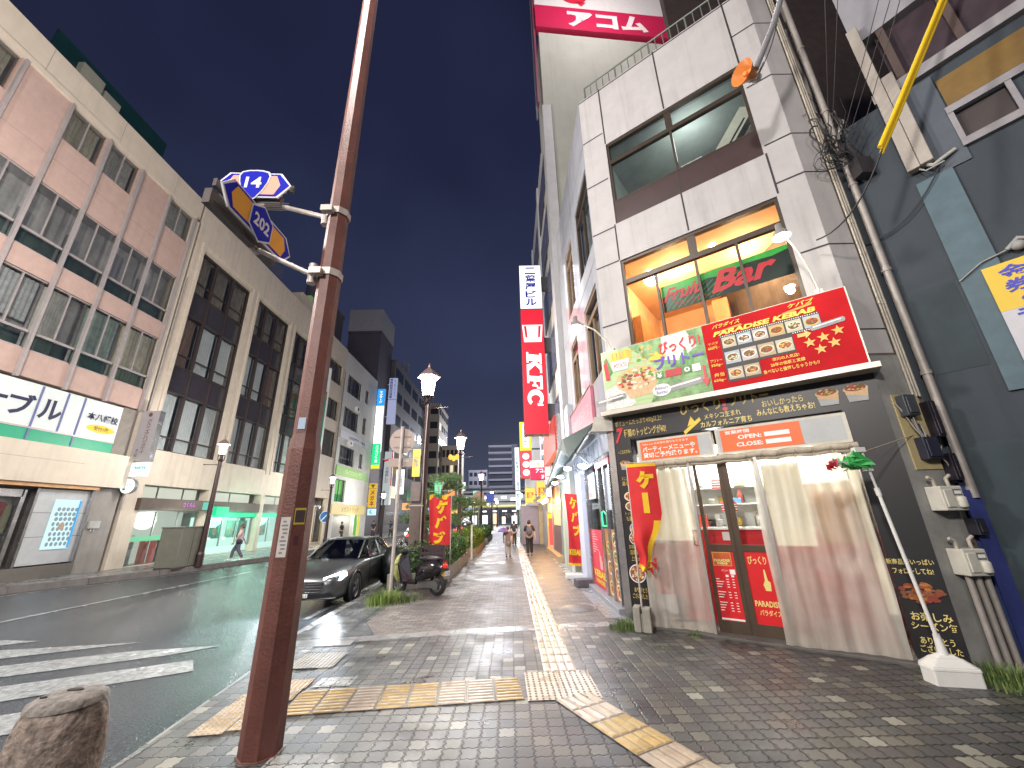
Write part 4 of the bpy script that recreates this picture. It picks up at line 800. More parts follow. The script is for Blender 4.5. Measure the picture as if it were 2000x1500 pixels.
# ------------------------------------------------ beige building
bb = fthing(FL, 'beige_office_building', 'beige building with tall dark glazed bays above the green bank', 'building')
bays = [(18.95, 23.45), (24.15, 28.35), (29.05, 33.1)]
sw = [(35.2, 38.7, 15.0, 17.2), (35.4, 38.7, 11.3, 13.3), (35.6, 38.9, 7.7, 10.2)]
gh = [(19.2, 23.4, .08, 3.68), (23.95, 28.4, .08, 3.68), (28.85, 33.1, .08, 3.68), (34.2, 38.9, .08, 3.9)]
g = MB().mat(BEIGE); g.wall(18.35, 39.3, .0, 19.42, [(a, b, 5.35, 16.8) for a, b in bays]+sw+gh, 0, .5)
for a, b in bays: g.box(a-.2, a-.003, -.07, -.003, 5.1, 17.05); g.box(b+.003, b+.15, -.07, -.003, 5.1, 17.05); g.box(a-.2, b+.15, -.07, -.003, 17.052, 17.2)
g.box(33.4, 33.6, -.1, -.003, 0, 17.2); g.mat(INT); g.box(18.35, 39.3, 1.2, 12, 0, 19.4); g.build('wall', bb)
for bi, (a, b) in enumerate(bays):
    w3 = (b-a)/3
    g = MB().mat(DKF)
    for i in range(4): x = a+w3*i; g.box(max(a, x-.07), min(b, x+.07), .22, .42, 5.35, 16.8)
    for z in (8.4, 9.82, 12.8, 14.2): g.box(a+.07, b-.07, .2, .41, z-.04, z+.04)
    for z in (6.1, 10.5, 14.9): g.box(a+.07, b-.07, .26, .34, z-.035, z+.035)
    g.box(a+.07, b-.07, .2, .41, 5.35, 5.42); g.box(a+.07, b-.07, .2, .41, 16.7, 16.8); fr = g.build('bay_frame', bb)
    
    for z0, z1 in ((8.44, 9.78), (12.84, 14.16)): g = MB().mat(SPG); g.box(a+.07, b-.07, .3, .36, z0, z1); g.build('spandrel', bb)
    for i in range(3):
        for j, (z0, z1) in enumerate(((5.42, 8.36), (9.86, 12.76), (14.24, 16.7))):
            p = MB().mat(LG); p.rect(a+w3*i+.07, a+w3*(i+1)-.07, z0, z1, .32); f = p.build('window', bb)
            g = MB().mat([CURB, CURB if (bi+i) % 3 else M('brown_curtain', (.25, .16, .12), .9, noise=.2), CUD][j]); folds(g, a+w3*i+.1, a+w3*(i+1)-.1, z0, z1, .6, 8, .045); g.build('curtain', f)
for (a, b, c, d) in sw:
    g = MB().mat(DKF); g.box(a, b, .2, .3, c, c+.08); g.box(a, b, .2, .3, d-.08, d); 
    for k in range(4 if d < 17.5 and c > 8 else 2): x = a+(b-a)*k/(3 if c > 8 else 1); g.box(max(a, x-.05), min(b, x+.05), .21, .29, c+.08, d-.08)
    f = g.build('window', bb); g = MB().mat(LG); g.rect(a, b, c, d, .25); g.build('pane', f); g = MB().mat(CUD); folds(g, a, b, c, d, .5, 8); g.build('curtain', f)
# ground floor shops
def shopfront(par, a, b, zt, col, e, fascia=None, kick=.35, extra=True, backcol=(.8, .95, .9)):
    g = MB().mat(M('shop_mullion', (.35, .36, .36), .4, .4)); n = 3
    for k in range(n+1): x = a+(b-a)*k/n; g.box(max(a, x-.03), min(b, x+.03), .3, .36, kick, zt)
    g.box(a, b, .3, .36, zt-.05, zt); f = g.build('shopfront', par); g = MB().mat(GL); g.rect(a, b, kick, zt, .33); g.build('pane', f)
    g = MB().mat(M('shop_back_%d' % int(a), backcol, emit=e)); g.rect(a, b, .08, zt+.0, 1.15); g.mat(M('shop_floor', (.6, .55, .45), .3)); g.poly([(a, .3, .1), (b, .3, .1), (b, 1.15, .1), (a, 1.15, .1)]); g.build('lit_interior', f); return f
s1 = shopfront(bb, 19.25, 23.35, 2.5, None, .5, kick=.1, backcol=(.78, .86, .74))
for (yy, cc, pw_) in ((21.3, (.9, 1, .85), 90), (26.2, (.45, 1, .75), 170), (31, (.45, 1, .78), 130), (36.5, (1, .8, .6), 120), (45, (1, .95, .7), 130)): light('shop_spill', (-16.6, yy, 2.1), pw_, cc, .5)
s2 = shopfront(bb, 24.0, 28.35, 2.2, None, .95, kick=.55, backcol=(.62, .95, .82))
s3 = shopfront(bb, 28.9, 33.05, 2.2, None, .8, kick=.55, backcol=(.62, .9, .82))
s4 = shopfront(bb, 34.25, 38.85, 3.2, None, .8, kick=.2, backcol=(1, .75, .5))
BG = M('bank_green', (0, .72, .32), emit=.9)
g = MB().mat(BG); g.box(24.0, 28.35, .1, .3, 2.22, 2.48); g.box(28.9, 33.05, .1, .3, 2.22, 2.48); g.box(23.95, 25.0, -.25, .1, 2.3, 2.78)
g.mat(M('green_band_in', (.2, .75, .4), emit=.6)); g.rect(19.3, 22.8, 1.12, 1.34, .29); g.build('green_fascia', bb)
g = MB().mat(M('fascia_brown', (.1, .075, .065), .3, .3, noise=.2)); g.box(19.0, 23.5, -.22, .1, 2.52, 3.05); g.box(23.95, 28.4, -.02, .3, 2.5, 3.05); g.box(28.85, 33.1, -.02, .3, 2.5, 3.05)
g.mat(M('purple_neon', (.7, .1, .9), emit=1.2)); g.text('さくらん', 21.5, 22.3, 2.7, 2.92, -.225, .01); g.mat(M('neon_teal', (.1, .6, .45), emit=.7)); g.rect(22.85, 23.25, 2.58, 2.98, -.225); g.mat(M('neon_blue', (.35, .4, 1), emit=1.0)); g.rect(23.27, 23.42, 2.6, 3.0, -.226); g.build('fascia', bb)
g = MB().mat(M('clerestory_glow', (.85, .9, .75), emit=.5))
for (a, b) in ((19.5, 20.3), (20.4, 21.9), (22.0, 22.9), (24.2, 25.6), (25.7, 27.6), (29.2, 30.6), (30.7, 32.5)): g.rect(a, b, 3.1, 3.62, .32)
g.mat(M('shop_dark', (.08, .07, .07), .6)); g.rect(18.9, 33.1, 3.05, 3.1, .3); g.build('clerestory', bb)
# bank fittings seen through the glass
for (x, y, z, w_, h, c, lab, cat, nm) in ((19.9, .8, .1, .5, 1.3, (.4, .4, .42), 'grey folding gate inside the bank entrance', 'gate', 'folding_gate'), (20.9, .8, .1, .22, 1.15, (.8, .3, .28), 'left pink pillar display inside the bank', 'display', 'pillar_display'), (21.4, .8, .1, .2, 1.2, (.8, .3, .28), 'right pink pillar display inside the bank', 'display', 'pillar_display'), (22.0, .85, .1, .7, 1.2, (.15, .22, .28), 'dark cash machine inside the bank beside the pink displays', 'machine', 'cash_machine')):
    g = MB().mat(M('bank_%d' % int(x*10), c, .5)); g.box(-w_/2, w_/2, -.15, .15, 0, h); g.box(-w_/2+.03, w_/2-.03, -.2, -.15, h*.55, h*.75); g.build(nm, None, FL.at(x, y, z), FL.a, lab, cat, bevel=.02)
for k, (x, lab) in enumerate(((25.2, 'first'), (26.6, 'second'), (27.7, 'third'), (29.9, 'fourth'))):
    g = MB().mat(M('bank_poster_%d' % (k % 2), [(.15, .42, .34), (.3, .5, .42)][k % 2], .5, noise=.4, ns=6)); g.box(-.42, .42, 0, .02, 0, 1.0); g.mat(M('poster_face', (.5, .4, .33), .6)); g.disc(0, .42, .2, .26, -.003, 12); g.build('bank_poster', None, FL.at(x, .5, 1.0), FL.a, lab+' teal poster from the left in the lit bank windows', 'poster')
g = MB().mat(M('antenna_grey', (.3, .3, .3), .5)); g.tube([(0, 0, 0), (.1, 0, 3.2)], .05, 5); g.build('antenna_mast', None, FL.at(20.6, .6, 19.42), FL.a, 'thin grey mast on the beige roof above the route signs', 'mast')
g = MB().mat(BEIGE2); g.box(0, 2.6, 0, 2.2, 0, 2.1); g.box(-.06, 2.66, -.06, 2.26, 2.1, 2.22); g.build('rooftop_unit', None, FL.at(31.2, 1.2, 19.42), FL.a, 'small pale box on the beige roof just left of the tall pole', 'rooftop unit')
# projecting signs on the left
def blade(name, label, x, outm, z0, z1, t=.25, y0=-.05, fm=None):     # sign blade at street-distance x, reaching outm from wall; its face looks down the street
    th = thing(name, label, 'sign', (-17.35, x, z0)); return th
def blade_sign(name, label, x, x_in, x_out, z0, z1, face, t=.25, frame=None):
    th = thing(name, label, 'sign', (x_in, x, z0)); g = MB().mat(frame or WH); W = x_out-x_in; H = z1-z0
    g.box(0, W, .003, t, 0, H); g.box(-.25, 0, .05, .12, H*.15, H*.15+.08); g.box(-.25, 0, .05, .12, H*.85, H*.85+.08); g.build('casing', th); f = MB(); l = MB(); face(f, l, W, H)
    if f.f: f.build('panel', th)
    if l.f: l.build('lettering', th)
    return th
INK = MATS['ink_navy']
def f_grey(f, l, W, H):
    f.mat(M('sign_greypanel', (.36, .34, .36), .5, noise=.08)); f.rect(0, W, 0, H, 0); l.mat(M('ink_brown', (.12, .05, .05), .5)); l.disc(W*.5, H*.92, .09, .1, -.004, 14); l.vtext('メルディアハジメテイ', W*.55, H*.84, H*.14, .22, -.004, .01); l.vtext('本八幡', W*.28, H*.24, H*.08, .12, -.004, .008)
blade_sign('vertical_sign', 'unlit grey vertical sign hanging between the pink and beige buildings', 18.0, -17.3, -16.45, 4.6, 6.95, f_grey, .3, STEEL)
def f_lit(f, l, W, H):
    f.mat(M('lit_white', (.9, .98, 1), emit=1.5)); f.rect(0, W, 0, H, 0); l.mat(M('ink_teal', (0, .35, .35), .5)); l.disc(.16, H*.5, .11, .11, -.004, 14); l.mat(MATS['lit_white']); l.disc(.19, H*.55, .08, .08, -.006, 14); l.mat(MATS['ink_teal']); l.text('reserve', .3, .86, H*.5, H*.75, -.004, .03); l.text('3F', .5, .75, H*.25, H*.42, -.004)
blade_sign('lit_sign', 'small glowing white sign under the grey vertical sign', 18.0, -17.3, -16.4, 3.92, 4.52, f_lit, .18)
rd = thing('round_sign', 'round glowing white sign under the small glowing sign', 'sign', (-17.03, 18, 3.5)); g = MB().mat(M('steel_rim', (.4, .4, .4), .3, .7)); g.cyl((0, .01, 0), (0, .18, 0), .33, n=28); g.box(-.4, 0, .06, .12, -.02, .03); g.build('casing', rd)
g = MB().mat(MATS['lit_white']); g.disc(0, 0, .31, .31, 0, 28); g.build('panel', rd); g = MB().mat(MATS['ink_teal']); g.text('Cafe', -.2, .2, 0, .14, -.004, .01); g.disc(-.12, -.14, .07, .05, -.004, 10); g.build('lettering', rd)
def f_green(f, l, W, H):
    f.mat(M('banner_white_l', (.62, .66, .68), .5)); f.rect(0, W, H*.72, H, 0); f.mat(M('banner_green_l', (.0, .28, .17), .5, noise=.1)); f.rect(0, W, 0, H*.7, 0); f.mat(M('sign_orange_l', (.6, .2, .03), .5)); f.poly([(0, 0, H*.7), (W, 0, H*.7), (W, 0, H*.75), (0, 0, H*.72)]); l.mat(M('logo_green_l', (0, .22, .14), .5)); l.text('R', W*.35, W*.75, H*.82, H*.93, -.004, .05); l.mat(WH); l.vtext('リそな銀行', W*.5, H*.64, H*.05, W*.55, -.004, .04)
blade_sign('tall_banner_sign', 'tall white and green vertical sign right behind the red pole', 33.0, -17.3, -15.95, 5.9, 14.9, f_green, .3)
def f_col(f, l, W, H):
    f.mat(M('col_blue', (.02, .3, .85), emit=1.1)); f.rect(0, W, H*.78, H, 0); f.mat(M('col_white', (1, 1, .98), emit=1.5)); f.rect(0, W, H*.3, H*.775, 0); f.mat(M('col_green', (0, .75, .25), emit=1.0)); f.rect(0, W, H*.045, H*.295, 0); f.mat(M('col_yellow', (.9, .85, 0), emit=1.0)); f.rect(0, W, 0, H*.04, 0)
    l.mat(M('ink_white_e', (1, 1, 1), emit=1.3)); l.vtext('マッサージ', W*.5, H*.97, H*.81, .42, -.004, .02); l.vtext('パソコン教室', W*.55, H*.28, H*.07, .36, -.004, .02); l.mat(INK); l.rect(0, W, H*.535, H*.54, -.004)
blade_sign('stacked_sign', 'tall lit sign column stacked blue, white and green on the white building', 49.5, -17.3, -16.3, 7.9, 18.3, f_col, .4)
def f_b2(f, l, W, H):
    f.mat(M('b2_lilac', (.5, .55, .85), emit=.55)); f.rect(0, W, 0, H, 0); l.mat(M('b2_ink', (.03, .04, .3), .5)); l.rect(W*.12, W*.42, H*.56, H*.98, -.004); l.mat(MATS['b2_lilac']); l.vtext('神鍼灸整骨院', W*.27, H*.96, H*.58, .25, -.008, .01); l.mat(MATS['b2_ink']); l.vtext('本八幡クリニック', W*.72, H*.96, H*.58, .2, -.004, .01); l.rect(0, W, H*.52, H*.53, -.004)
blade_sign('clinic_sign', 'pale lilac vertical sign with dark blue writing higher up beyond the stacked sign', 50.6, -16.2, -15.1, 13.8, 20.2, f_b2, .3)
def f_mg(f, l, W, H):
    f.mat(M('mg_yellow', (.8, .5, .03), emit=.75)); f.rect(0, W, 0, H, 0); l.mat(M('mg_red', (.3, .02, .01), .5)); l.vtext('メガネ', W*.5, H*.72, H*.04, .55, -.004, .05); l.mat(MATS['film_black']); l.text('T', W*.2, W*.8, H*.82, H*.95, -.004, .08); l.rect(0, W, H*.77, H*.785, -.004)
blade_sign('glasses_sign', 'yellow vertical sign reading メガネ below the stacked sign', 50.0, -17.45, -16.5, 3.3, 6.15, f_mg, .3)
g = MB().mat(M('small_lit_blue', (.5, .75, .9), emit=1.0)); g.box(0, 1.0, 0, .2, 0, .75); g.mat(M('swirl', (.05, .3, .6), .5)); g.disc(.45, .4, .2, .22, -.004, 12); g.mat(MATS['small_lit_blue']); g.disc(.52, .42, .14, .16, -.006, 12); g.build('small_sign', None, (-17.4, 50, 2.4), 0, 'small pale blue lit sign beneath the yellow glasses sign', 'sign')
def f_wr(f, l, W, H):
    f.mat(M('wr_white', (.45, .5, .52), emit=.75)); f.rect(0, W*.85, 0, H, 0); f.mat(M('wr_red', (.6, .03, .06), emit=.7)); f.rect(W*.87, W, H*.35, H, 0); f.poly([(0, -.004, H*.8), (W*.8, -.004, H*.84), (W*.8, -.004, H*.88), (0, -.004, H*.84)]); l.mat(M('wr_grey', (.25, .25, .27), .5)); l.vtext('SMILE', W*.4, H*.7, H*.4, .4, -.006, .02)
blade_sign('white_red_sign', 'long white vertical sign with a red edge beyond the glasses sign', 51.5, -16.3, -15.2, 3.6, 10.3, f_wr, .25)
# ------------------------------------------------ white building with sign bands
WB = M('white_render', (.56, .56, .55), .6, noise=.1, ns=2, streak=.15)
wb = fthing(FL, 'white_building', 'white four-storey building with coloured sign bands above the yellow glasses shop', 'building')
wh = [(40.2, 44.3, 15.0, 17.1), (40.1, 44.3, 11.25, 13.4), (40.1, 44.1, 7.4, 9.3), (40.1, 42.5, 3.65, 5.85), (45.6, 46.8, 15.3, 17), (45.6, 46.8, 11.5, 13.5), (45.6, 46.8, 7.5, 9.2), (40.4, 45.5, .1, 2.4)]
g = MB().mat(WB); g.wall(39.4, 49.4, 0, 19.3, wh, 0, .4); g.mat(INT); g.box(39.4, 49.4, .9, 12, 0, 19.2); g.build('wall', wb)
for i, (a, b, c, d) in enumerate(wh[:7]):
    g = MB().mat(DKF); g.box(a, b, .15, .25, c, c+.06); g.box(a, b, .15, .25, d-.06, d)
    n = 4 if i < 3 else 2
    for k in range(n+1): x = a+(b-a)*k/n; g.box(max(a, x-.03), min(b, x+.03), .16, .24, c+.06, d-.06)
    if i < 3: g.box(a, b, .17, .23, c+.62, c+.67)
    f = g.build('window', wb); g = MB().mat(LG); g.rect(a, b, c, d, .2); g.build('pane', f)
    if i == 3: g = MB().mat(M('green_lit_win', (.3, .9, .2), emit=.65)); g.rect(a, b, c+.8, d, .4); g.mat(M('green_lit_low', (.02, .5, .08), emit=.5)); g.rect(a, b, c, c+.78, .4)
    else: g = MB().mat(CUR); folds(g, a, (a+b)/2 if i < 3 else b, c, d, .45, 6)
    g.build('curtain', f)
for (z0, z1, m, tx, tc_, lab) in ((10.0, 10.75, M('band_pale', (.55, .55, .62), .5, noise=.1), '公認学習塾 進学会', INK, 'pale'), (6.25, 7.2, M('band_leaf', (.25, .5, .12), .5, noise=.15), 'グループ パソコン ネット予備校', M('ink_pale', (.6, .7, .4), .5), 'leaf green'), (2.45, 3.45, M('band_lemon', (.75, .6, .25), emit=.75), 'メガネドラッグ', M('ink_olive', (.3, .22, .1), .5), 'lemon yellow')):
    th = fthing(FL, 'band_sign', lab+' horizontal sign band across the white building', 'sign', 39.7, -.08, z0); g = MB().mat(m); g.box(0, 9.0, 0, .07, 0, z1-z0); g.build('panel', th); g = MB().mat(tc_); g.text(tx, 2.2, 7.0, .2, z1-z0-.2, -.006, .03); g.build('lettering', th)
g = MB().mat(M('shutter', (.3, .3, .3), .5, .4)); g.box(40.4, 45.5, .3, .35, .1, 2.4); g.mat(M('door_yellow', (.85, .8, .1), emit=.9)); g.box(46.9, 47.6, .0, .05, .2, 2.4); g.mat(MATS['green_lit_win']); g.box(45.9, 46.7, .0, .05, .3, 2.4); g.build('ground_front', wb)
# ------------------------------------------------ buildings further up the street on the left
DG = M('far_grey_facade', (.1, .1, .115), .6, noise=.15, ns=1, streak=.2); TAN = M('tan_facade', (.33, .29, .25), .7, noise=.1, ns=1, streak=.15); DW = M('far_window', (.03, .035, .05), .2)
def far_building(name, label, x0, x1, y0, y1, h, m, floors, cols, face='S', wm=DW, lit=(), top=None):
    th = thing(name, label, 'building', ((x0+x1)/2, (y0+y1)/2, 0)); X0, X1, Y0, Y1 = -(x1-x0)/2, (x1-x0)/2, -(y1-y0)/2, (y1-y0)/2
    g = MB().mat(m); g.box(X0, X1, Y0, Y1, 0, h); g.box(X0-.1, X1+.1, Y0-.1, Y1+.1, h, h+.35)
    if top: g.mat(top[4]); g.box(X0+top[0], X0+top[1], Y0+top[2], Y0+top[2]+4, h, h+top[3])
    g.build('body', th); rr = random.Random(int(h*10)); fh = h/floors
    def win(on, p):
        g = MB().mat(M('far_lit', (1, .85, .6), emit=.8) if on else wm); g.poly(p); g.build('window', th)
    for k in range(floors):
        z0, z1 = k*fh+fh*.35, k*fh+fh*.82
        if 'S' in face:
            cw = (X1-X0)/cols
            for c in range(cols): win(rr.random() < .08, [(X0+cw*(c+.15), Y0-.03, z0), (X0+cw*(c+.85), Y0-.03, z0), (X0+cw*(c+.85), Y0-.03, z1), (X0+cw*(c+.15), Y0-.03, z1)])
        if 'E' in face:
            cw = (Y1-Y0)/4
            for c in range(4): win(rr.random() < .08, [(X1+.03, Y0+cw*(c+.12), z0), (X1+.03, Y0+cw*(c+.88), z0), (X1+.03, Y0+cw*(c+.88), z1), (X1+.03, Y0+cw*(c+.12), z1)])
    return th
far_building('stair_tower', 'dark tower block with a pale cap rising behind the white building', -22.5, -17.9, 50.5, 56, 27.0, M('tower_dark', (.085, .075, .1), .6, noise=.15, ns=1), 1, 1, '', top=None)
g = MB().mat(M('tower_cap', (.33, .33, .36), .7, noise=.1)); g.box(-2.4, 2.4, -2.9, 2.9, 0, 3.4); g.build('tower_cap', None, (-20.2, 53.25, 27.35), 0, 'pale grey cap on top of the dark stair tower', 'roof cap')
far_building('grey_building', 'long dark grey office block along the street beyond the tower', -30, -17.35, 56.5, 78, 25, DG, 7, 4, 'E')
far_building('low_grey_block', 'plain grey block behind the roof of the beige building', -28, -22.8, 44, 49, 28.5, M('block_grey', (.16, .15, .17), .7, noise=.15), 1, 1, '')
far_building('tan_building', 'tan building with small windows facing down the street beyond the grey block', -24.5, -15.3, 84, 96, 25.8, TAN, 8, 4, 'SE')
g = MB().mat(M('tank_grey', (.18, .17, .2), .6)); g.cyl((0, 0, 0), (0, 0, 3.5), 1.7, n=20); g.sph((0, 0, 3.5), 1.7, 1.7, .9, 20, 8); g.build('water_tank', None, (-25.3, 46.5, 28.85), 0, 'grey round water tank on the plain grey block', 'tank')
g = MB().mat(M('tank_green', (.3, .5, .2), emit=.35)); g.box(-.7, .7, -.3, .3, 0, 1.7); g.build('roof_light', None, (-25.3, 43.6, 27.2), 0, 'small green lit panel beside the water tank', 'light')
g = MB().mat(MATS['antenna_grey']); g.tube([(0, 0, 0), (0, 0, 5)], .12, 6); g.box(-.7, -.4, -.1, .1, 3.4, 5.4); g.box(.3, .6, -.1, .1, 3.0, 5); g.box(-.1, .2, -.1, .1, 2.2, 3); g.build('cell_antenna', None, (-19.5, 70, 25.3), 0, 'phone antenna mast on the roof of the long grey block', 'antenna')
g = MB().mat(M('tan_letters', (.1, .09, .1), .6)); g.text('本八幡病院', 0, 4.2, 0, 1, 0, .03); g.build('roof_lettering', None, (-22.4, 83.9, 18.6), 0, 'dark lettering on the face of the tan building', 'lettering')
far_building('pale_shop_block', 'lower pale block with narrow windows right of the tan building', -15.2, -11.5, 88, 99, 17, M('pale_far', (.4, .37, .34), .7), 5, 4, 'S')
g = MB().mat(M('lantern_glow', (1, .5, .08), emit=1.5)); 
for i in range(4): g.sph((i*.7, 0, -.3*(i % 2)), .45, .45, .6, 8, 6)
g.build('paper_lantern_row', None, (-12.6, 84, 14.2), 0, 'row of orange glowing lanterns high beyond the first street lamp', 'lantern')
# end of the street: apartment tower, station viaduct
light('far_fill_light', (-6, 92, 16), 6000, (.95, .97, 1), .5); light('far_fill_light', (-3, 132, 26), 24000, (.85, .88, 1), 1); light('roadside_light', (-9, 62, 9), 1400, (1, .95, .9), .4)  # unseen fill lights near the station, added to brighten the tower and far buildings
at = thing('apartment_tower', 'grey apartment tower with stacked balconies far down the street', 'building', (-2.6, 165, 0)); g = MB().mat(M('apt_grey', (.22, .225, .27), .7, noise=.1)); g.box(-6, 6, 0, 12, 0, 31); g.build('body', at)
for k in range(11):
    g = MB().mat(M('balcony_pale', (.42, .42, .5), .7)); g.box(-6.2, 3.6, -1.2, .0, 2.2+k*2.75, 3.0+k*2.75); g.build('balcony', at)
    g = MB().mat(M('apt_dark', (.04, .04, .07), .6)); g.rect(-5.9, 3.4, 3.05+k*2.75, 4.8+k*2.75, -.05); g.build('window', at)
far_building('distant_block', 'small pale block left of the apartment tower', -15.5, -8.6, 150, 158, 18.5, M('far_pale', (.3, .29, .33), .7), 6, 4, 'S')
far_building('distant_block', 'wide low block under the apartment tower behind the railway', -26, 8, 135, 146, 11, M('far_pale2', (.25, .25, .3), .7), 3, 9, 'S')
vd = thing('railway_viaduct', 'elevated station platform with rows of white lights across the end of the street', 'viaduct', (-6, 110, 0)); g = MB().mat(M('viaduct_grey', (.36, .37, .4), .6, noise=.1)); g.box(-30, 16, 0, 8, 4.2, 5.6); g.box(-30, 16, -1, 9, 8.2, 8.6)
for x in range(-28, 16, 6): g.box(x-.2, x+.2, 1, 1.5, 5.6, 8.2); g.box(x-.6, x+.6, 2, 3.2, 0, 4.2)
g.build('deck', vd)
VL = M('platform_light', (1, .98, .9), emit=5); VY = M('platform_yellow', (.95, .9, .35), emit=.9)
for i in range(11): g = MB().mat(VL); g.box(-19+i*2.5, -17.6+i*2.5, -1.3, -1.05, 6.1+.5*(i % 2), 6.6+.5*(i % 2)); g.build('light', vd)
g = MB().mat(VY); g.box(-20, 12, -.2, -.05, 4.5, 4.95); g.mat(M('platform_window', (.7, .75, .8), emit=.45)); g.rect(-20, 12, 6.0, 7.6, -.02); g.build('lit_band', vd)
sr = random.Random(4)
SH = [('shop_front', 'glowing shop front under the railway at the end of the street')]
for i in range(9):
    c = sr.choice([(1, .9, .75), (1, .7, .4), (.9, .95, 1), (1, .3, .3), (1, .85, .5)]); g = MB().mat(M('shop_glow_%d' % i, c, emit=sr.uniform(1, 2.2))); x = -19+i*2.4; g.box(0, sr.uniform(.8, 1.7), 0, .3, .3, sr.uniform(1.6, 2.8)); g.mat(M('shop_glow_w', (1, 1, .95), emit=2)); g.box(.1, sr.uniform(.6, 1.5), -.1, -.02, 3.1, 3.4); g.build('glowing_stall', None, (x, 100+i*.2, 0), 0, ['first', 'second', 'third', 'fourth', 'fifth', 'sixth', 'seventh', 'eighth', 'ninth'][i]+' glowing shop from the left under the railway', 'shop', 'lit shops under the railway')
# ================================================================ right side beyond the corner building (frame FR: local x = -distance up the street)
def rthing(name, label, cat, Y, x=2.14, z=0, group=None): return thing(name, label, cat, (x, Y, z), R_(-90), group)
# side shop of the corner building
ss = rthing('side_shop', 'narrow side shop with menu posters on its glass doors and steel trim', 'shop', 0)
g = MB().mat(STEEL); g.box(-8.35, -7.98, -.03, .3, 0, 3.6); g.box(-8.62, -8.56, -.02, .1, 0, 3.0); g.box(-9.2, -9.12, -.02, .1, 0, 3.0); g.box(-9.85, -9.72, -.02, .1, 0, 3.0); g.box(-11.5, -11.4, -.02, .1, 0, 3.0); g.box(-11.4, -8.4, -.06, .1, 3.0, 3.08); g.build('steel_trim', ss)
g = MB().mat(M('side_lower', (.4, .42, .5), .3, noise=.15, ns=3, rn=.1)); g.box(-13.5, -8.35, .02, .25, 3.08, 3.6); g.box(-13.5, -11.5, .02, .25, 0, 3.08); g.mat(M('pink_lintel', (.6, .1, .2), .5)); g.box(-9.9, -8.5, -.03, .02, 2.86, 3.0); g.build('wall', ss)
g = MB().mat(GL); g.rect(-9.12, -8.62, .1, 2.86, .05); g.rect(-9.72, -9.2, .1, 2.86, .05); g.rect(-11.4, -9.85, .1, 2.86, .05); g.build('glass_door', ss)
g = MB().mat(M('side_interior', (.8, .8, .85), emit=.35)); g.box(-11.4, -8.4, .9, 1.0, 0, 3); g.mat(M('side_shelf', (.5, .45, .38), .6)); g.box(-11.2, -10.2, .5, .8, 0, 1.4); g.build('interior', ss)
g = MB().mat(M('poster_food_base', (.45, .2, .1), .5, noise=.3, ns=6)); g.rect(-9.12, -8.62, .12, 1.5, .03); g.rect(-9.72, -9.2, .12, 1.5, .03); g.mat(M('poster_red2', (.6, .03, .07), .5, noise=.1)); g.rect(-11.38, -9.86, .12, 1.45, .03)
for (x, z) in ((-8.87, .3), (-8.87, .62), (-8.87, .95), (-8.87, 1.3), (-9.45, .3), (-9.45, .7), (-9.45, 1.1)): food(g, x, z, .2, 'dish', .024, seed=int(z*100))
g.mat(M('poster_pink', (.75, .45, .45), .5))
for k in range(9): g.rect(-11.2, -10.9+.12*(k % 4), 1.38-.06*k, 1.4-.06*k, .024)
for k in range(3): g.rect(-10.5+.1*k, -10.42+.1*k, .55, .95-.1*k, .024)
g.mat(MATS['sign_yellow']); g.text('KEBAB', -11.25, -9.95, .34, .5, .022, .04); g.text('PARADISE', -11.1, -10.1, .2, .3, .022, .04); g.mat(M('menu_lit', (.75, .8, .9), emit=.7)); g.rect(-11.2, -10.3, 2.2, 2.85, .02); g.rect(-9.1, -8.65, 1.9, 2.8, .03)
rr = random.Random(9)
for i in range(8):
    for k in range(3): g.mat(MATS[rr.choice(['dish_bg0', 'kebab_orange', 'sign_purple', 'sign_yellow'])]); g.rect(-11.16+.1*i, -11.1+.1*i, 2.25+.2*k, 2.38+.2*k, .014)
g.mat(M('neon_green', (.05, 1, .35), emit=2)); g.tube([(-9.68, 0, 1.56), (-9.68, 0, 1.86), (-9.5, 0, 1.88), (-9.25, 0, 1.8), (-9.25, 0, 1.56), (-9.68, 0, 1.56)], .012, 5)
g.build('poster', ss)
g = MB().mat(M('lilac_post', (.55, .58, .72), .5, noise=.06)); g.box(-12.5, -11.75, -.1, .1, 0, 2.95); g.mat(M('sill_stone', (.25, .26, .3), .35)); g.box(-11.6, -8.4, -.14, .2, -.01, .1); g.build('post', ss, bevel=.01)
# pink faded sign band
pb = rthing('pink_sign', 'faded pink signboard under the brown framed side windows', 'sign', 9.35, 2.08, 3.96); g = MB().mat(M('pink_faded', (.5, .16, .22), .4, noise=.25, ns=3, streak=.3)); g.box(-3.6, 0, -.03, .05, 0, .92); g.mat(BRF); g.box(-3.65, .03, -.05, -.03, .92, .96); g.build('panel', pb)
g = MB().mat(M('pink_pale', (.6, .33, .36), .5)); g.text('カラオケ パラダイス', -3.2, -.4, .25, .65, -.034, .02); g.build('lettering', pb)
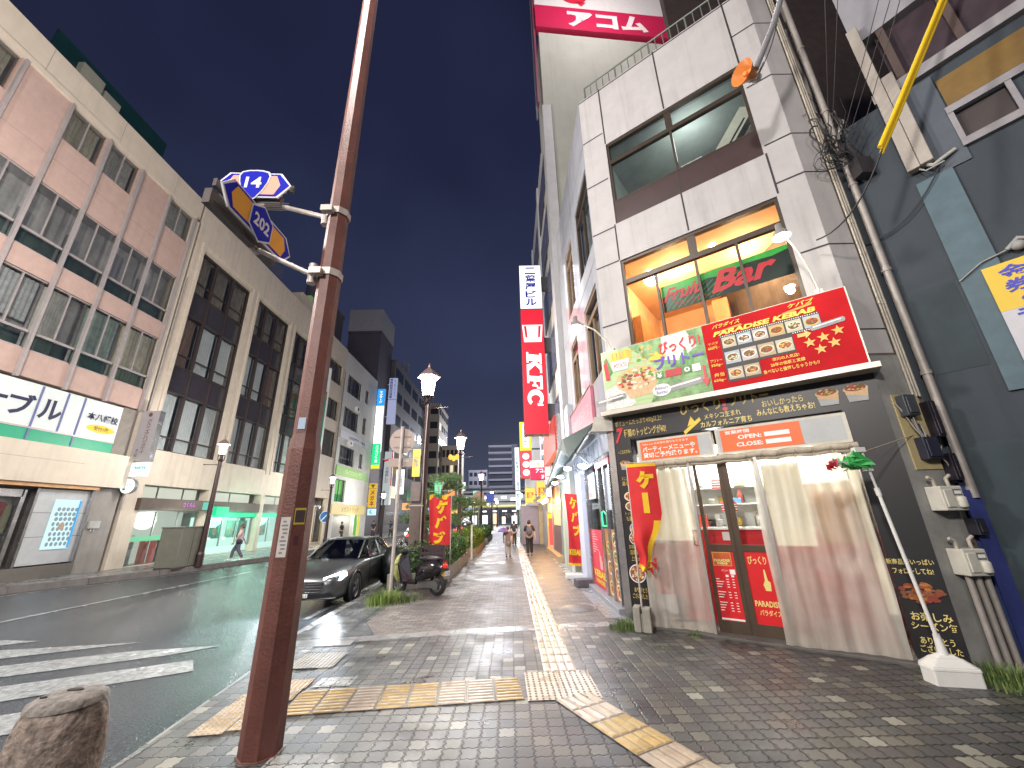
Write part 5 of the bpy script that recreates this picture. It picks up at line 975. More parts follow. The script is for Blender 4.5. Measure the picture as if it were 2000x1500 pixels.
# awning
aw = rthing('awning', 'dark green shop awning over the side shop with lamps under it', 'awning', 0); g = MB().mat(M('awning_green', (.018, .04, .035), .6, noise=.2))
def W(x, Y, z): return (-Y, x-2.14, z)
A_, B_, C_, D_, E_ = W(2.1, 9.3, 3.95), W(1.4, 10.3, 3.72), W(1.42, 9.5, 3.12), W(1.4, 17, 2.8), W(2.1, 17, 3.3)
g.poly([A_, B_, D_, E_]); g.poly([A_, C_, B_]); g.poly([B_, C_, W(1.42, 10.8, 3.5)]); g.poly([B_, W(1.42, 10.8, 3.5), W(1.38, 17, 2.6), D_]); g.build('cloth', aw)
g = MB().mat(M('awning_frame', (.3, .3, .33), .4, .6))
for Y in (10.4, 12.4, 14.4, 16.4): g.tube([W(2.1, Y, 3.05), W(1.45, Y, 3.66-.13*(Y-10.3))], .018, 5)
g.tube([W(1.45, 10.3, 3.64), W(1.45, 17, 2.76)], .02, 5); g.tube([W(2.05, 9.4, 3.7), W(1.45, 10.3, 3.62)], .02, 5); g.tube([W(2.05, 9.4, 3.1), W(1.8, 10.0, 3.3), W(1.6, 10.6, 3.1), W(2.1, 11.5, 3.0)], .01, 5)
g.build('frame', aw)
AWL = M('awning_bulb', (.9, .95, 1), emit=16)
for (Y, z, x) in ((10.15, 3.0, 1.85), (12.1, 3.15, 1.75), (13.6, 3.05, 1.7), (14.9, 2.95, 1.65)):
    g = MB().mat(AWL); g.sph(W(x, Y, z), .09, .12, .055, 10, 6); g.build('lamp', aw); light('awning_light', (x-.05, Y, z-.12), 60, (.8, .88, 1), .08)
# tall building with the roof billboard
SW = M('tower_wall', (.42, .43, .38), .7, noise=.08, ns=1, streak=.12); SW2 = M('tower_side', (.5, .5, .52), .45, noise=.1, ns=2, streak=.15)
tw = thing('billboard_building', 'tall pale building with a red and white billboard on its roof', 'building', (0, 0, 0))
g = MB().mat(SW); g.slab([(2.0, 13.6), (9.5, 14.3), (9.5, 16.2), (2.0, 15.6)], 0, 26.0); g.mat(SW2); g.box(2.04, 9, 16.21, 25, 3.3, 20.6); g.box(1.93, 2.35, 13.55, 14.3, 3.4, 20.6); g.box(1.95, 2.3, 18.6, 19.1, 3.3, 20.6); g.box(1.95, 2.3, 24.4, 24.95, 3.3, 20.6)
g.build('wall', tw)
g = MB().mat(JOINT); g.add([(3.6, 13.73, 17.2), (6.5, 14.0, 17.2), (6.5, 14.0, 17.23), (3.6, 13.73, 17.23)], [(0, 1, 2, 3)]); g.add([(3.6, 13.73, 12), (3.63, 13.73, 12), (3.63, 13.73, 17.2), (3.6, 13.73, 17.2)], [(0, 1, 2, 3)]); g.build('seam', tw)
for k, z in enumerate((4.2, 7.3, 10.4, 13.5, 16.6)):
    for (a, b) in ((14.7, 18.3), (19.4, 24.1)):
        g = MB().mat(DKF); g.box(1.98, 2.035, a, b, z+.2, z+2.2); f = g.build('window', tw); g = MB().mat(M('tower_glass', (.14, .15, .2), .1)); g.box(1.97, 1.98, a+.1, b-.1, z+.3, z+2.1); g.build('pane', f)
ax = thing('roof_billboard', 'red and white roof billboard reading アコム', 'billboard', (1.85, 13.45, 26.0), R_(5)); g = MB().mat(M('bill_white', (.62, .6, .58), .5, noise=.06)); g.box(0, 7.6, 0, .4, 2.0, 6.5); g.mat(M('bill_red', (.48, .015, .07), .45, noise=.06)); g.box(0, 7.6, -.02, .4, .2, 2.0); g.build('panel', ax)
g = MB().mat(M('bill_side', (.2, .05, .09), .5)); g.box(-.12, -.02, .1, .55, -5.2, 6.5); g.mat(M('bill_strut', (.1, .1, .12), .5)); g.box(-.2, -.13, .2, .3, -6.2, 4); g.build('side_panel', ax)
g = MB().mat(M('bill_letter', (.75, .68, .68), .5)); g.text('アコム', 1.75, 6.2, .45, 1.75, -.03, .05); g.mat(M('bill_redlogo', (.55, .02, .05), .5)); g.disc(2.2, 2.95, .72, .55, -.01, 24); g.poly([(2.3, -.01, 2.6), (2.9, -.01, 2.6), (2.6, -.01, 2.2)]); g.mat(MATS['bill_white']); g.disc(2.15, 3.0, .3, .22, -.014, 14); g.build('lettering', ax)
light('billboard_light', (5, 9.5, 27), 1100, (1, .9, .9), .4)
# small projecting parts on the tower
for k, (x, z) in enumerate(((3.9, 14.3), (3.65, 12.9), (3.35, 11.7))):
    pass
# big lit vertical signs
kf_ = thing('vertical_sign', 'tall glowing vertical sign, white 二葉屋ビル above red KFC', 'sign', (.63, 16, 5.0)); g = MB().mat(M('sign_dark_metal', (.05, .05, .06), .5)); g.box(0, 1.04, .01, .4, 0, 8.25)
for z in (1.0, 4.1, 7.3): g.box(1.04, 1.4, .1, .3, z-.35, z+.35)
g.build('casing', kf_)
g = MB().mat(M('kfc_red', (.82, .004, .03), emit=.95)); g.rect(.02, 1.02, .03, 5.85, .0); g.poly([(0, .03, .03), (0, .38, .03), (0, .38, 5.85), (0, .03, 5.85)]); g.mat(M('kfc_white', (1, 1, 1), emit=1.35)); g.rect(.02, 1.02, 5.9, 8.22, 0); g.build('panel', kf_)
g = MB().mat(M('sign_blueletter', (.02, .02, .35), .5)); g.vtext('二葉屋ビル', .52, 8.12, 6.0, .52, -.01, .035)
g.mat(MATS['kfc_white']); g.poly([(.13, -.008, 4.2), (.91, -.008, 4.2), (.98, -.008, 5.05), (.06, -.008, 5.05)]); g.mat(MATS['kfc_red']); g.poly([(.19, -.012, 4.42), (.29, -.012, 4.42), (.25, -.012, 5.0), (.13, -.012, 5.0)]); g.poly([(.75, -.012, 4.42), (.85, -.012, 4.42), (.91, -.012, 5.0), (.79, -.012, 5.0)])
# letters K F C lying on their sides, reading downwards
def lay(pts, z1, z0):   # pts in a unit box drawn upright (u right, v up) -> turned clockwise
    return [(.2+.66*v, -.01, z1+(z0-z1)*u) for u, v in pts]
g.mat(MATS['kfc_white'])
def KP(z1, z0, polys):
    for p in polys: g.poly(lay(p, z1, z0))
KP(3.72, 2.75, [[(.1, 0), (.42, 0), (.5, 1), (.18, 1)], [(0, 0), (.52, 0), (.53, .13), (.01, .13)], [(.08, .87), (.6, .87), (.61, 1), (.09, 1)], [(.4, .5), (.55, .42), (.98, 1), (.72, 1)], [(.42, .58), (.62, .62), (1.0, 0), (.66, 0)], [(.62, 0), (1.08, 0), (1.07, .13), (.6, .13)], [(.64, .87), (1.04, .87), (1.05, 1), (.65, 1)]])
KP(2.68, 2.05, [[(.12, 0), (.5, 0), (.6, 1), (.22, 1)], [(0, 0), (.66, 0), (.67, .13), (.01, .13)], [(.12, .84), (1.12, .84), (1.14, 1), (.14, 1)], [(.95, .62), (1.1, .62), (1.14, .86), (.98, .86)], [(.4, .42), (.85, .42), (.87, .57), (.42, .57)], [(.78, .32), (.9, .32), (.94, .68), (.82, .68)]])
cpts = []
for k in range(22):
    t = R_(40+k*280/21); cpts.append((.52+.5*math.cos(t), .5+.52*math.sin(t)))
for k in range(22):
    t = R_(320-k*280/21); cpts.append((.56+.22*math.cos(t), .5+.3*math.sin(t)))
for k in range(21): 
    a, b = cpts[k], cpts[k+1]; c, d = cpts[43-k], cpts[42-k]; KP(1.98, 1.22, [[a, b, d, c]])
KP(1.98, 1.22, [[(.82, .62), (.98, .62), (.98, 1.0), (.88, .95)]])
g.build('lettering', kf_)
def rs(name, label, x, Y, z, w_, h, t, mats, txt):
    th = thing(name, label, 'sign', (x, Y, z)); g = MB().mat(MATS['sign_dark_metal']); g.box(0, w_, .01, t, 0, h); g.box(w_, 2.3-x, .1, .2, h*.5, h*.5+.1); g.build('casing', th); g = MB()
    for (m, a, b) in mats: g.mat(m); g.rect(.01, w_-.01, a*h+.01, b*h-.01, 0); g.poly([(0-.002, .01, a*h), (0-.002, t, a*h), (0-.002, t, b*h), (0-.002, .01, b*h)])
    g.build('panel', th); l = MB(); txt(l, w_, h); l.build('lettering', th)
EY = M('e_yellow', (1, .88, .02), emit=1.1); ER = M('e_red', (.95, .06, .08), emit=1.0); EW = MATS['kfc_white']; ECY = M('e_cyanwhite', (.85, .95, 1), emit=1.2); EO = M('e_orange', (1, .5, .08), emit=1.4)
def t1(l, w_, h): l.mat(EW); l.rect(w_*.25, w_*.8, h*.53, h*.97, -.006); [l.disc(w_*.48, h*z, w_*.3, h*.055, -.006, 12) for z in (.1, .24, .38)]; l.mat(INK); l.vtext('もなか', w_*.5, h*.94, h*.56, w_*.3, -.01)
rs('yellow_red_sign', 'yellow over red lit vertical sign below the red KFC sign', .7, 26, 4.15, .76, 3.75, .3, [(ER, 0, .48), (EY, .48, 1)], t1)
def t2(l, w_, h): l.mat(M('ink_violet', (.1, .1, .3), .5)); l.vtext('インド料理カレー温活', w_*.5, h*.97, h*.3, w_*.5, -.006); l.mat(MATS['ink_teal']); l.vtext('整体院', w_*.5, h*.25, h*.05, w_*.5, -.006)
rs('white_vertical_sign', 'slim bluish white vertical sign leftmost among the right-hand signs', .38, 30, 2.3, .36, 4.55, .2, [(ECY, 0, .29), (ECY, .3, 1)], t2)
def t3(l, w_, h): l.mat(EW); l.text('アコム', w_*.3, w_*.95, h*.36, h*.58, -.006, .04); l.text('3F', w_*.6, w_*.75, h*.05, h*.25, -.006, .03); l.mat(MATS['e_orange'] if 'e_orange' in MATS else EO); l.disc(w_*.45, h*.82, .08, .08, -.006, 10)
rs('small_red_sign', 'small red and white lit sign reading アコム 3F over the pavement', 1.12, 22, 3.7, 1.0, 1.05, .3, [(M('e_crimson', (.85, .03, .12), emit=.9), 0, .62), (EW, .63, 1)], t3)
for (x, Y, z, w_, h, m, lab) in ((1.55, 24, 2.6, .6, 1.2, EO, 'orange lit sign of the restaurant under the small red sign'), (1.0, 28, 2.7, .7, 1.0, EO, 'small orange lit sign further left beyond the restaurant'), (1.75, 20, 2.7, .28, 1.5, EW, 'narrow white lit sign beside the awning end')):
    th = thing('shop_sign', lab, 'sign', (x, Y, z)); g = MB().mat(MATS['sign_dark_metal']); g.box(0, w_, .01, .2, 0, h); g.box(w_, 2.3-x, .05, .1, h*.5, h*.5+.06); g.build('casing', th); g = MB().mat(m); g.rect(0.01, w_-.01, 0.01, h-.01, 0); g.build('panel', th); g = MB().mat(M('ink_dkred', (.4, .05, .02), .5)); g.text('居酒屋' if w_ > .5 else '酒', w_*.15, w_*.85, h*.3, h*.7, -.006, .03); g.build('lettering', th)
# red shop fascia on the tall building
rf = rthing('red_fascia', 'red lit shop fascia box beyond the awning with a steel end', 'sign', 14.3, 1.98, 4.15); g = MB().mat(M('fascia_red', (.8, .08, .06), emit=.55)); g.box(-6, -.4, -.25, 0, 0, 1.35); g.mat(STEEL); g.box(-.4, .0, -.2, 0, -.1, 1.3); g.mat(M('pale_box', (.5, .52, .6), .4)); g.box(.0, 1.6, -.02, .15, -.15, 1.2); g.build('panel', rf)
# lower shop walls up the street
lw = rthing('restaurant_front', 'row of shop walls past the awning, pale green tile, brown mosaic and orange lit doorway', 'shop', 0)
g = MB().mat(M('green_tile', (.5, .58, .46), .4, noise=.08)); g.box(-17.3, -14.9, .0, .3, 0, 3.3); g.mat(CONC); g.box(-14.9, -13.5, .05, .3, 0, 3.3); g.mat(M('mosaic_brown', (.13, .09, .1), .35, noise=.6, ns=45)); g.box(-20.6, -17.5, -.02, .3, .25, 1.35); g.mat(M('step_tan', (.45, .3, .17), .5)); g.box(-23, -17.4, -.25, .3, 0, .22); g.mat(M('pillar_steel', (.4, .38, .4), .3, .6)); g.box(-17.5, -17.3, -.05, .3, 0, 3.3); g.box(-21.2, -20.9, -.05, .3, 0, 3.0)
g.mat(M('dark_timber', (.1, .05, .03), .5)); g.box(-20.8, -17.5, 0, .3, 2.4, 3.3); g.box(-24.5, -21.3, .1, .3, 0, 3.3); g.build('wall', lw)
g = MB().mat(M('restaurant_glow', (1, .66, .3), emit=.9)); g.rect(-20.5, -17.6, 1.4, 2.38, -.01); g.rect(-24.4, -21.4, .2, 2.5, .06); g.build('lit_window', lw)
g = MB().mat(M('tall_orange', (1, .35, .12), emit=1.1)); g.box(0, .32, 0, .32, .1, 2.0); g.mat(EY); g.box(.02, .3, -.02, 0, 1.3, 1.9); g.mat(M('stand_white', (.9, .9, .85), emit=.8)); g.rect(.08, .24, .3, 1.2, -.024); g.build('standing_sign', None, (2.0, 22.6, 0), 0, 'glowing orange standing sign by the restaurant doorway', 'sign', bevel=.01)
g = MB().mat(M('canvas_tan', (.3, .24, .18), .8, noise=.3)); g.add([(.1, 0, .7), (-.75, 0, 0), (-.75, 6, 0), (.1, 6, .7), (-.7, 0, -.12), (-.7, 6, -.12)], [(0, 1, 2, 3), (1, 4, 5, 2)]); g.build('canvas_awning', None, (2.15, 19.4, 2.75), 0, 'tan canvas awning over the restaurant doorway', 'awning')
g = MB().mat(M('bulb_warm', (1, .75, .3), emit=14))
for k in range(3): g.sph((0, .9*k, 0), .12, .14, .12, 8, 6)
g.build('lantern_bulbs', None, (1.75, 20.3, 2.55), 0, 'yellow bulbs hanging at the canvas awning', 'lamp')
light('restaurant_light', (1.75, 19.4, 2.5), 210, (1, .55, .2), .15); light('restaurant_light', (1.6, 23.5, 2.3), 170, (1, .55, .22), .15)
g = MB().mat(M('hoarding_lilac', (.3, .26, .33), .5, noise=.1)); g.box(0, 1.25, 0, 3.5, 0, 2.55); g.mat(M('hoarding_tan', (.42, .33, .2), .5, noise=.15)); g.box(1.255, 2.0, -.6, 3.0, 0, 2.62); g.mat(M('guard_stripe', (.1, .35, .2), .5))
for k in range(9): g.box(-.06, 0, -.03, .03, .1+k*.26, .24+k*.26)
g.build('hoarding', None, (.68, 29.4, 0), 0, 'lilac hoarding box with a green striped edge at the end of the pavement', 'hoarding')
far_building('corner_block', 'pale building past the lilac hoarding on the right', 2.2, 9, 25.1, 60, 11, M('far_right_wall', (.35, .34, .36), .6, noise=.1), 3, 2, 'S')
g = MB().mat(M('shop_pole_red', (1, .1, .08), emit=1)); g.box(0, .2, 0, .2, .4, 1.7); g.build('red_stand', None, (1.95, 21.4, 0), 0, 'slim glowing red stand beside the restaurant wall', 'sign')

# ================================================================ gap, meters and pipes right of the shop
PIPE = M('pipe_grey', (.33, .3, .28), .5, .2, noise=.2, streak=.2); PIPEW = M('pipe_cream', (.42, .38, .32), .5, noise=.2, streak=.2)
X0 = kx
g = MB().mat(PIPE)
def pipe(name, label, pts, r, m, cat='pipe', clamps=True, group=None):
    g = MB().mat(m); g.tube(pts, r, 9)
    if clamps:
        for i in range(1, 6):
            a = Vector(pts[0]).lerp(Vector(pts[-1]), i/6); 
            if len(pts) == 2: g.cyl(a-Vector((0, 0, .03)), a+Vector((0, 0, .03)), r*1.25, n=9)
    return g.build(name, label=label, cat=cat, group=group)
pipe('drain_pipe', 'thick grey drain pipe up the side of the corner building by the alley', [(X0+.72, ky-.06, 1.9), (X0+.72, ky-.06, 12.4)], .055, PIPE)
for k in range(3): pipe('conduit', 'thin cream conduit in the row along the corner building edge', [(X0+.42+.045*k, ky-.05, 3.3), (X0+.42+.045*k, ky-.05, 12.5)], .016, PIPEW, 'conduit', group='cream conduits along the building edge')
for k, x in enumerate((.2, .31, .42)): pipe('meter_pipe', 'vertical grey pipe below the gas meters', [(X0+x, ky-.12, 0), (X0+x, ky-.12, 1.0), (X0+x+.02, ky-.14, 1.25)], .035, PIPE, group='grey pipes below the gas meters')
g = MB().mat(M('duct_blue', (.06, .09, .26), .5, noise=.3, ns=3, streak=.3)); g.slab([(X0+.62, ky-.02), (X0+.9, ky-.06), (X0+.9, ky+.2), (X0+.62, ky+.2)], 0, 2.1); g.build('blue_duct', label='blue painted duct standing in the gap beside the meters', cat='duct')
g = MB().mat(M('sheet_blue', (.045, .06, .24), .55, noise=.35, ns=2, streak=.3)); q0 = FT.at(-.35, -.06); q1 = FT.at(.25, -.06); g.slab([(X0+.98, ky-.05), (q1.x-.12, q1.y-.12), (q1.x, q1.y), (X0+1.05, ky+.1)], 0, 2.0); g.build('blue_sheet', label='dark blue sheet leaning at the foot of the teal wall', cat='sheet')
for (z, lab) in ((1.95, 'upper cream gas meter on the grey wall'), (1.2, 'lower cream gas meter on the grey wall')):
    mt = thing('gas_meter', lab, 'meter', (X0+.26, ky-.035, z), 0, 'gas meters on the grey wall'); MC = M('meter_cream', (.55, .54, .48), .5, noise=.15)
    g = MB().mat(MC); g.box(-.14, .14, -.2, 0, -.2, .1); g.box(-.12, -.01, -.22, -.2, -.16, .06); g.lathe((.07, -.2, -.1), [(0, -.08), (.06, -.06), (.06, .06), (0, .08)], 12); g.build('body', mt, bevel=.02)
    g = MB().mat(M('meter_face', (.15, .15, .15), .3)); g.rect(.01, .12, -.02, .06, -.203); g.mat(WH); g.rect(.02, .11, 0, .04, -.206); g.build('dial', mt)
    g = MB().mat(PIPEW); g.tube([(-.09, -.1, .1), (-.09, -.1, .2), (-.15, -.1, .22)], .022, 7); g.tube([(.09, -.1, .1), (.09, -.1, .2), (.15, -.1, .24)], .022, 7); g.build('fitting', mt)
for (x, z, w_, h, c, lab) in ((.22, 3.15, .17, .3, (.04, .045, .055), 'upper dark electric box among the tangled wires'), (.3, 2.55, .2, .3, (.02, .022, .04), 'lower black wrapped electric box among the tangled wires'), (.5, 2.95, .1, .5, (.015, .012, .02), 'tall dark slot beside the electric boxes'), (.52, 2.3, .09, .35, (.015, .012, .02), 'short dark slot below the tall one'), (.55, 1.55, .12, .2, (.02, .02, .03), 'small black box beside the lower gas meter')):
    g = MB().mat(M('ebox_%d' % int(z*100), c, .4, noise=.2)); g.box(-w_/2, w_/2, -.14, 0, -h/2, h/2); g.box(-w_/2+.02, w_/2-.02, -.16, -.14, -h/2+.03, h/2-.03); g.build('electric_box', None, (X0+x, ky-.035, z), 0, lab, 'electric box', bevel=.012)
g = MB().mat(M('plywood', (.4, .33, .17), .7, noise=.2)); g.box(0, .36, -.02, 0, 0, 1.05); g.build('backing_board', None, (X0+.1, ky-.032, 2.28), 0, 'tan board behind the electric boxes', 'board')
CAB = M('cable_black', (.03, .028, .03), .5); CABG = M('cable_grey', (.3, .28, .26), .5)
rc = random.Random(21)
def wire(p0, p1, sag, r, m, name='cable', label='', n=10, cat='cable', jit=0, group=None):
    p0, p1 = Vector(p0), Vector(p1); pts = []
    for i in range(n+1):
        t = i/n; p = p0.lerp(p1, t); p.z -= sag*4*t*(1-t); p += Vector((rc.uniform(-jit, jit), rc.uniform(-jit, jit), rc.uniform(-jit, jit))); pts.append(p)
    return MB().mat(m).tube(pts, r, 5).build(name, label=label, cat=cat, group=group)
for k in range(7): wire((X0+.1+.07*k, ky-.08, 3.2-.1*k), (X0+.5-.05*k, ky-.12, 2.3+.15*k), .12+.04*k, .009, CAB if k % 2 else CABG, label='cable looping around the electric boxes', jit=.015, group='cables looping round the electric boxes')
# tangle of cables high in the gap
tg = thing('cable_tangle', 'tangle of black cables and splice boxes high in the gap between the buildings', 'cables', (X0+.55, ky-.25, 7.9))
g = MB().mat(CAB)
for k in range(9):
    c = Vector((rc.uniform(-.35, -.05), rc.uniform(-.1, .1), rc.uniform(-.75, -.25))); r0 = rc.uniform(.12, .26); pts = [c+Vector((r0*math.cos(t*.5)*rc.uniform(.9, 1.1), .05*math.sin(t), r0*.75*math.sin(t*.5)*rc.uniform(.9, 1.1))) for t in range(14)]; g.tube(pts, .006, 4)
for k in range(12): 
    a = Vector((rc.uniform(-.25, .25), 0, rc.uniform(-.4, .2))); pts = [a]
    for j in range(6): pts.append(pts[-1]+Vector((rc.uniform(-.1, .1), rc.uniform(-.05, .05), rc.uniform(-.05, .28))))
    g.tube(pts, rc.uniform(.008, .016), 5)
g.build('cables', tg)
g = MB().mat(M('splice_black', (.04, .035, .04), .45)); g.cyl((.1, 0, -.1), (.3, .05, -.35), .07, n=10); g.cyl((-.05, 0, -.3), (.05, .02, -.05), .05, n=10); g.box(.1, .35, -.08, .1, -.75, -.4); g.build('splice_box', tg)
g = MB().mat(M('insulator_white', (.6, .6, .6), .4)); 
for k in range(4): g.cyl((.0+.06*k, 0, .1+.12*k), (.03+.06*k, .02, .18+.12*k), .03, n=8)
g.build('insulator', tg)
for k, (p0, p1) in enumerate((((X0+.4, ky-.3, 8.2), (X0-1.4, ky-4.2, 13.5)), ((X0+.5, ky-.3, 8.3), (X0-.9, ky-4.5, 14)), ((X0+.55, ky-.3, 7.9), (X0+.3, ky-4.5, 12.5)), ((X0+.6, ky-.3, 7.8), (X0+.5, ky-4.5, 12.2)), ((X0+.7, ky-.3, 7.6), (X0+.75, ky-4.5, 12.6)))):
    wire(p0, p1, .1, .006, CAB, label='overhead cable running up from the tangle in the gap', group='overhead cables from the tangle')
for k in range(4): wire((X0+.5+.12*k, ky+.1, 5.0), (X0+.45+.14*k, ky+.3, 12.4), 0, .02+.008*k, CABG if k % 2 else CAB, label='vertical cable deep in the gap between the buildings', jit=.02, group='vertical cables in the gap')
pipe('steel_post', 'grey steel post standing in the gap behind the cable tangle', [(X0+.5, ky+.15, 6.0), (X0+.62, ky+.15, 16)], .07, PIPE, 'post', False)
for k in range(14):
    a = Vector((X0+rc.uniform(.3, .9), ky+rc.uniform(-.2, .2), rc.uniform(6.5, 9))); b = a+Vector((rc.uniform(-.3, .3), rc.uniform(-.1, .3), rc.uniform(.6, 2.2))); wire(a, b, rc.uniform(-.1, .2), rc.uniform(.005, .012), CABG if k % 3 == 0 else CAB, label='loose cable bundled around the post in the gap', jit=.03, group='loose cables around the post in the gap')
# horn loudspeaker on its arm
hp = (4.12, 4.55, 8.75); hs = thing('horn_speaker', 'orange horn loudspeaker on a grey arm high at the corner', 'loudspeaker', hp)
g = MB().mat(M('horn_orange', (.62, .22, .05), .45, noise=.1)); dv = Vector((-.92, -.3, -.05)).normalized()
def conepts(r0, r1, a, b, g): g.cyl(dv*a, dv*b, r0, r1, n=20, cap=False)
conepts(.05, .1, -.25, -.05, g); conepts(.1, .19, -.05, .1, g); conepts(.19, .2, .1, .12, g); conepts(.2, .09, .12, -.03, g); g.cyl(dv*-.03, dv*-.035, .09, n=18); g.sph(dv*.03, .045)
g.build('horn', hs); g = MB().mat(M('horn_grey', (.35, .34, .34), .5)); g.cyl(dv*-.25, dv*-.12, .075, n=14); g.tube([Vector((0, 0, -.18)), Vector((.12, 0, -.12)), Vector((.3, -.05, .2))], .02, 6); g.build('bracket', hs)
g = MB().mat(M('arm_grey', (.3, .3, .31), .4, .4)); g.tube([(4.25, 4.5, 8.8), (4.62, 4.3, 9.6), (5.3, 4.0, 11.4)], .05, 10); g.build('support_arm', label='grey tube arm holding the orange loudspeaker', cat='arm')
wire((4.2, 4.5, 8.6), (4.9, 4.2, 10.4), .25, .008, CAB, label='thin black cable hanging from the loudspeaker arm')
g = MB().mat(M('guard_yellow', (.75, .5, .02), .4, noise=.08)); g.tube([(5.13, 4.0, 6.46), (5.35, 3.9, 6.87), (7.0, 3.4, 9.82)], .03, 8); g.tube([(5.19, 4.05, 6.42), (5.415, 3.95, 6.84), (7.065, 3.45, 9.78)], .03, 8); g.build('cable_guard', label='bright yellow cable guard tube hanging over the alley', cat='cable guard')
wire((5.15, 4.0, 6.42), (5.0, 5.2, 5.9), .25, .012, CAB, label='black cable running from the yellow guard to the corner building')
# teal building
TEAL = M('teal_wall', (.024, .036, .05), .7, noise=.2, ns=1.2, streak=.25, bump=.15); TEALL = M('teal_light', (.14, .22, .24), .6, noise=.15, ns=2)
tb = fthing(FT, 'teal_building', 'dark teal rendered building with a pale ledge and a yellow pawn sign', 'building')
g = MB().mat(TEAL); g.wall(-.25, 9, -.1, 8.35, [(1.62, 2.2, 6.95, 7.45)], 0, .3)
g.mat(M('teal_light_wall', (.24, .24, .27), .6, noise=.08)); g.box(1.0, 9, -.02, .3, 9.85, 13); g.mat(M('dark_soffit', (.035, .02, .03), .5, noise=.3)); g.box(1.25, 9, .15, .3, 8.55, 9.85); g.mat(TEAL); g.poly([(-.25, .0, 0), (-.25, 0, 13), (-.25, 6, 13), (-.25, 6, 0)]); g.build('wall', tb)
g = MB().mat(M('ledge_pale', (.27, .26, .28), .6, noise=.1)); g.box(.95, 9, -.1, .16, 8.36, 8.55); g.build('ledge', tb)
g = MB().mat(M('beam_brown', (.07, .045, .04), .6)); g.box(1.3, 1.4, -.01, .14, 8.56, 9.84); g.X = None; g.box(2.0, 2.1, .05, .14, 8.56, 9.84); g.build('window_bar', tb)
g = MB().mat(M('teal_strip', (.06, .11, .14), .6, noise=.25, ns=3)); g.box(1.0, 1.4, -.04, -.003, 3.2, 6.6); g.mat(M('teal_mid', (.06, .075, .1), .6, noise=.15)); g.box(1.2, 9, -.03, -.003, 5.5, 8.2) if False else g.box(1.28, 1.6, -.025, -.003, 6.6, 8.3); g.build('pilaster', tb)
g = MB().mat(M('ochre_board', (.16, .09, .015), .5, noise=.2)); g.box(1.62, 9, -.02, -.003, 7.62, 8.15); g.build('ochre_board', tb)
g = MB().mat(M('white_frame', (.24, .23, .25), .5, noise=.2)); g.box(1.58, 9, -.07, -.003, 7.46, 7.58); g.box(1.58, 9, -.07, -.003, 6.82, 6.94); g.box(1.58, 1.64, -.06, -.003, 6.94, 7.46); g.box(2.14, 2.2, -.06, -.003, 6.94, 7.46); g.mat(M('win_black', (.06, .05, .05), .3)); g.rect(1.64, 2.14, 6.94, 7.46, .05); g.build('window', tb)
g = MB().mat(M('teal_patch', (.024, .04, .05), .75, noise=.3, ns=2))
for (a, b, c, d) in ((.3, 1.0, .4, 2.6), (.45, .95, 3.6, 4.9)): g.box(a, b, -.006, -.002, c, d)
g.build('wall_patch', tb)
pw = fthing(FT, 'pawn_sign', 'yellow and white sign with blue writing 金券・チケット on the teal wall', 'sign', 1.22, -.09, 3.35)
g = MB().mat(M('pawn_yellow', (.62, .42, .01), .5, noise=.04)); g.box(0, 3, 0, .06, .87, 1.53); g.mat(M('pawn_white', (.45, .45, .5), .5)); g.box(0, 3, 0, .06, 0, .868); g.build('panel', pw)
g = MB().mat(M('pawn_blue', (.01, .02, .4), .5)); g.vtext('金券・チケット', .24, 1.48, -.25+.3, .24, -.006, .03); g.vtext('高価買取', .62, 1.48, .3, .26, -.006, .03); g.build('lettering', pw)
ck = fthing(FT, 'pipe_cover', 'long white pipe cover box running down the teal wall', 'pipe cover', 1.0, -.03, 6.8); g = MB().mat(M('cover_cream', (.34, .31, .28), .5, noise=.12, streak=.1)); g.box(-.02, .13, -.14, 0, 0, 3.3); g.box(.135, .28, -.16, 0, 0, 1.9); g.build('casing', ck, bevel=.01); g = MB().mat(M('hose_grey', (.35, .35, .33), .7)); g.tube([(.2, -.06, 0), (.25, -.1, -.08), (.35, -.06, -.02), (.5, -.02, .05)], .03, 6); g.tube([(.1, -.06, 0), (.16, -.12, -.12), (.36, -.1, -.1)], .012, 5); g.build('hose', ck)
g = MB().mat(M('vent_grey', (.3, .3, .3), .6)); g.tube([(0, 0, 0), (.12, -.03, .1), (.25, -.02, .02), (.4, -.05, .12)], .03, 6); g.tube([(0, 0, 0), (-.25, -.02, -.06), (-.5, -.01, -.22)], .012, 5); g.sph((.1, -.02, .0), .07); g.build('wall_bracket', None, FT.at(1.5, -.05, 5.05), FT.a, 'grey bracket and dangling wire above the yellow pawn sign', 'bracket')
wire(FT.at(1.3, -.08, 6.7), FT.at(.2, -.05, 6.0), .25, .01, CAB, label='black wire slung across the teal wall under the pipe cover')
gm_ = random.Random(31)
for k in range(9):
    x = X0+.66+.11*k; pipe('alley_pipe', 'vertical pipe against the dark alley wall', [(x, ky+.5+.3*(k % 3), 3+gm_.random()*2), (x+gm_.uniform(-.1, .1), ky+.5+.3*(k % 3), 11+gm_.random()*5)], gm_.uniform(.015, .05), [PIPE, PIPEW, CAB][k % 3], group='pipes against the alley wall')
# dark back wall of the alley
g = MB().mat(M('alley_dark', (.06, .042, .038), .8, noise=.3)); g.box(5.8, 14, 8.8, 9.0, 0, 26); g.build('alley_wall', label='dark wall closing the gap between the two buildings', cat='wall')
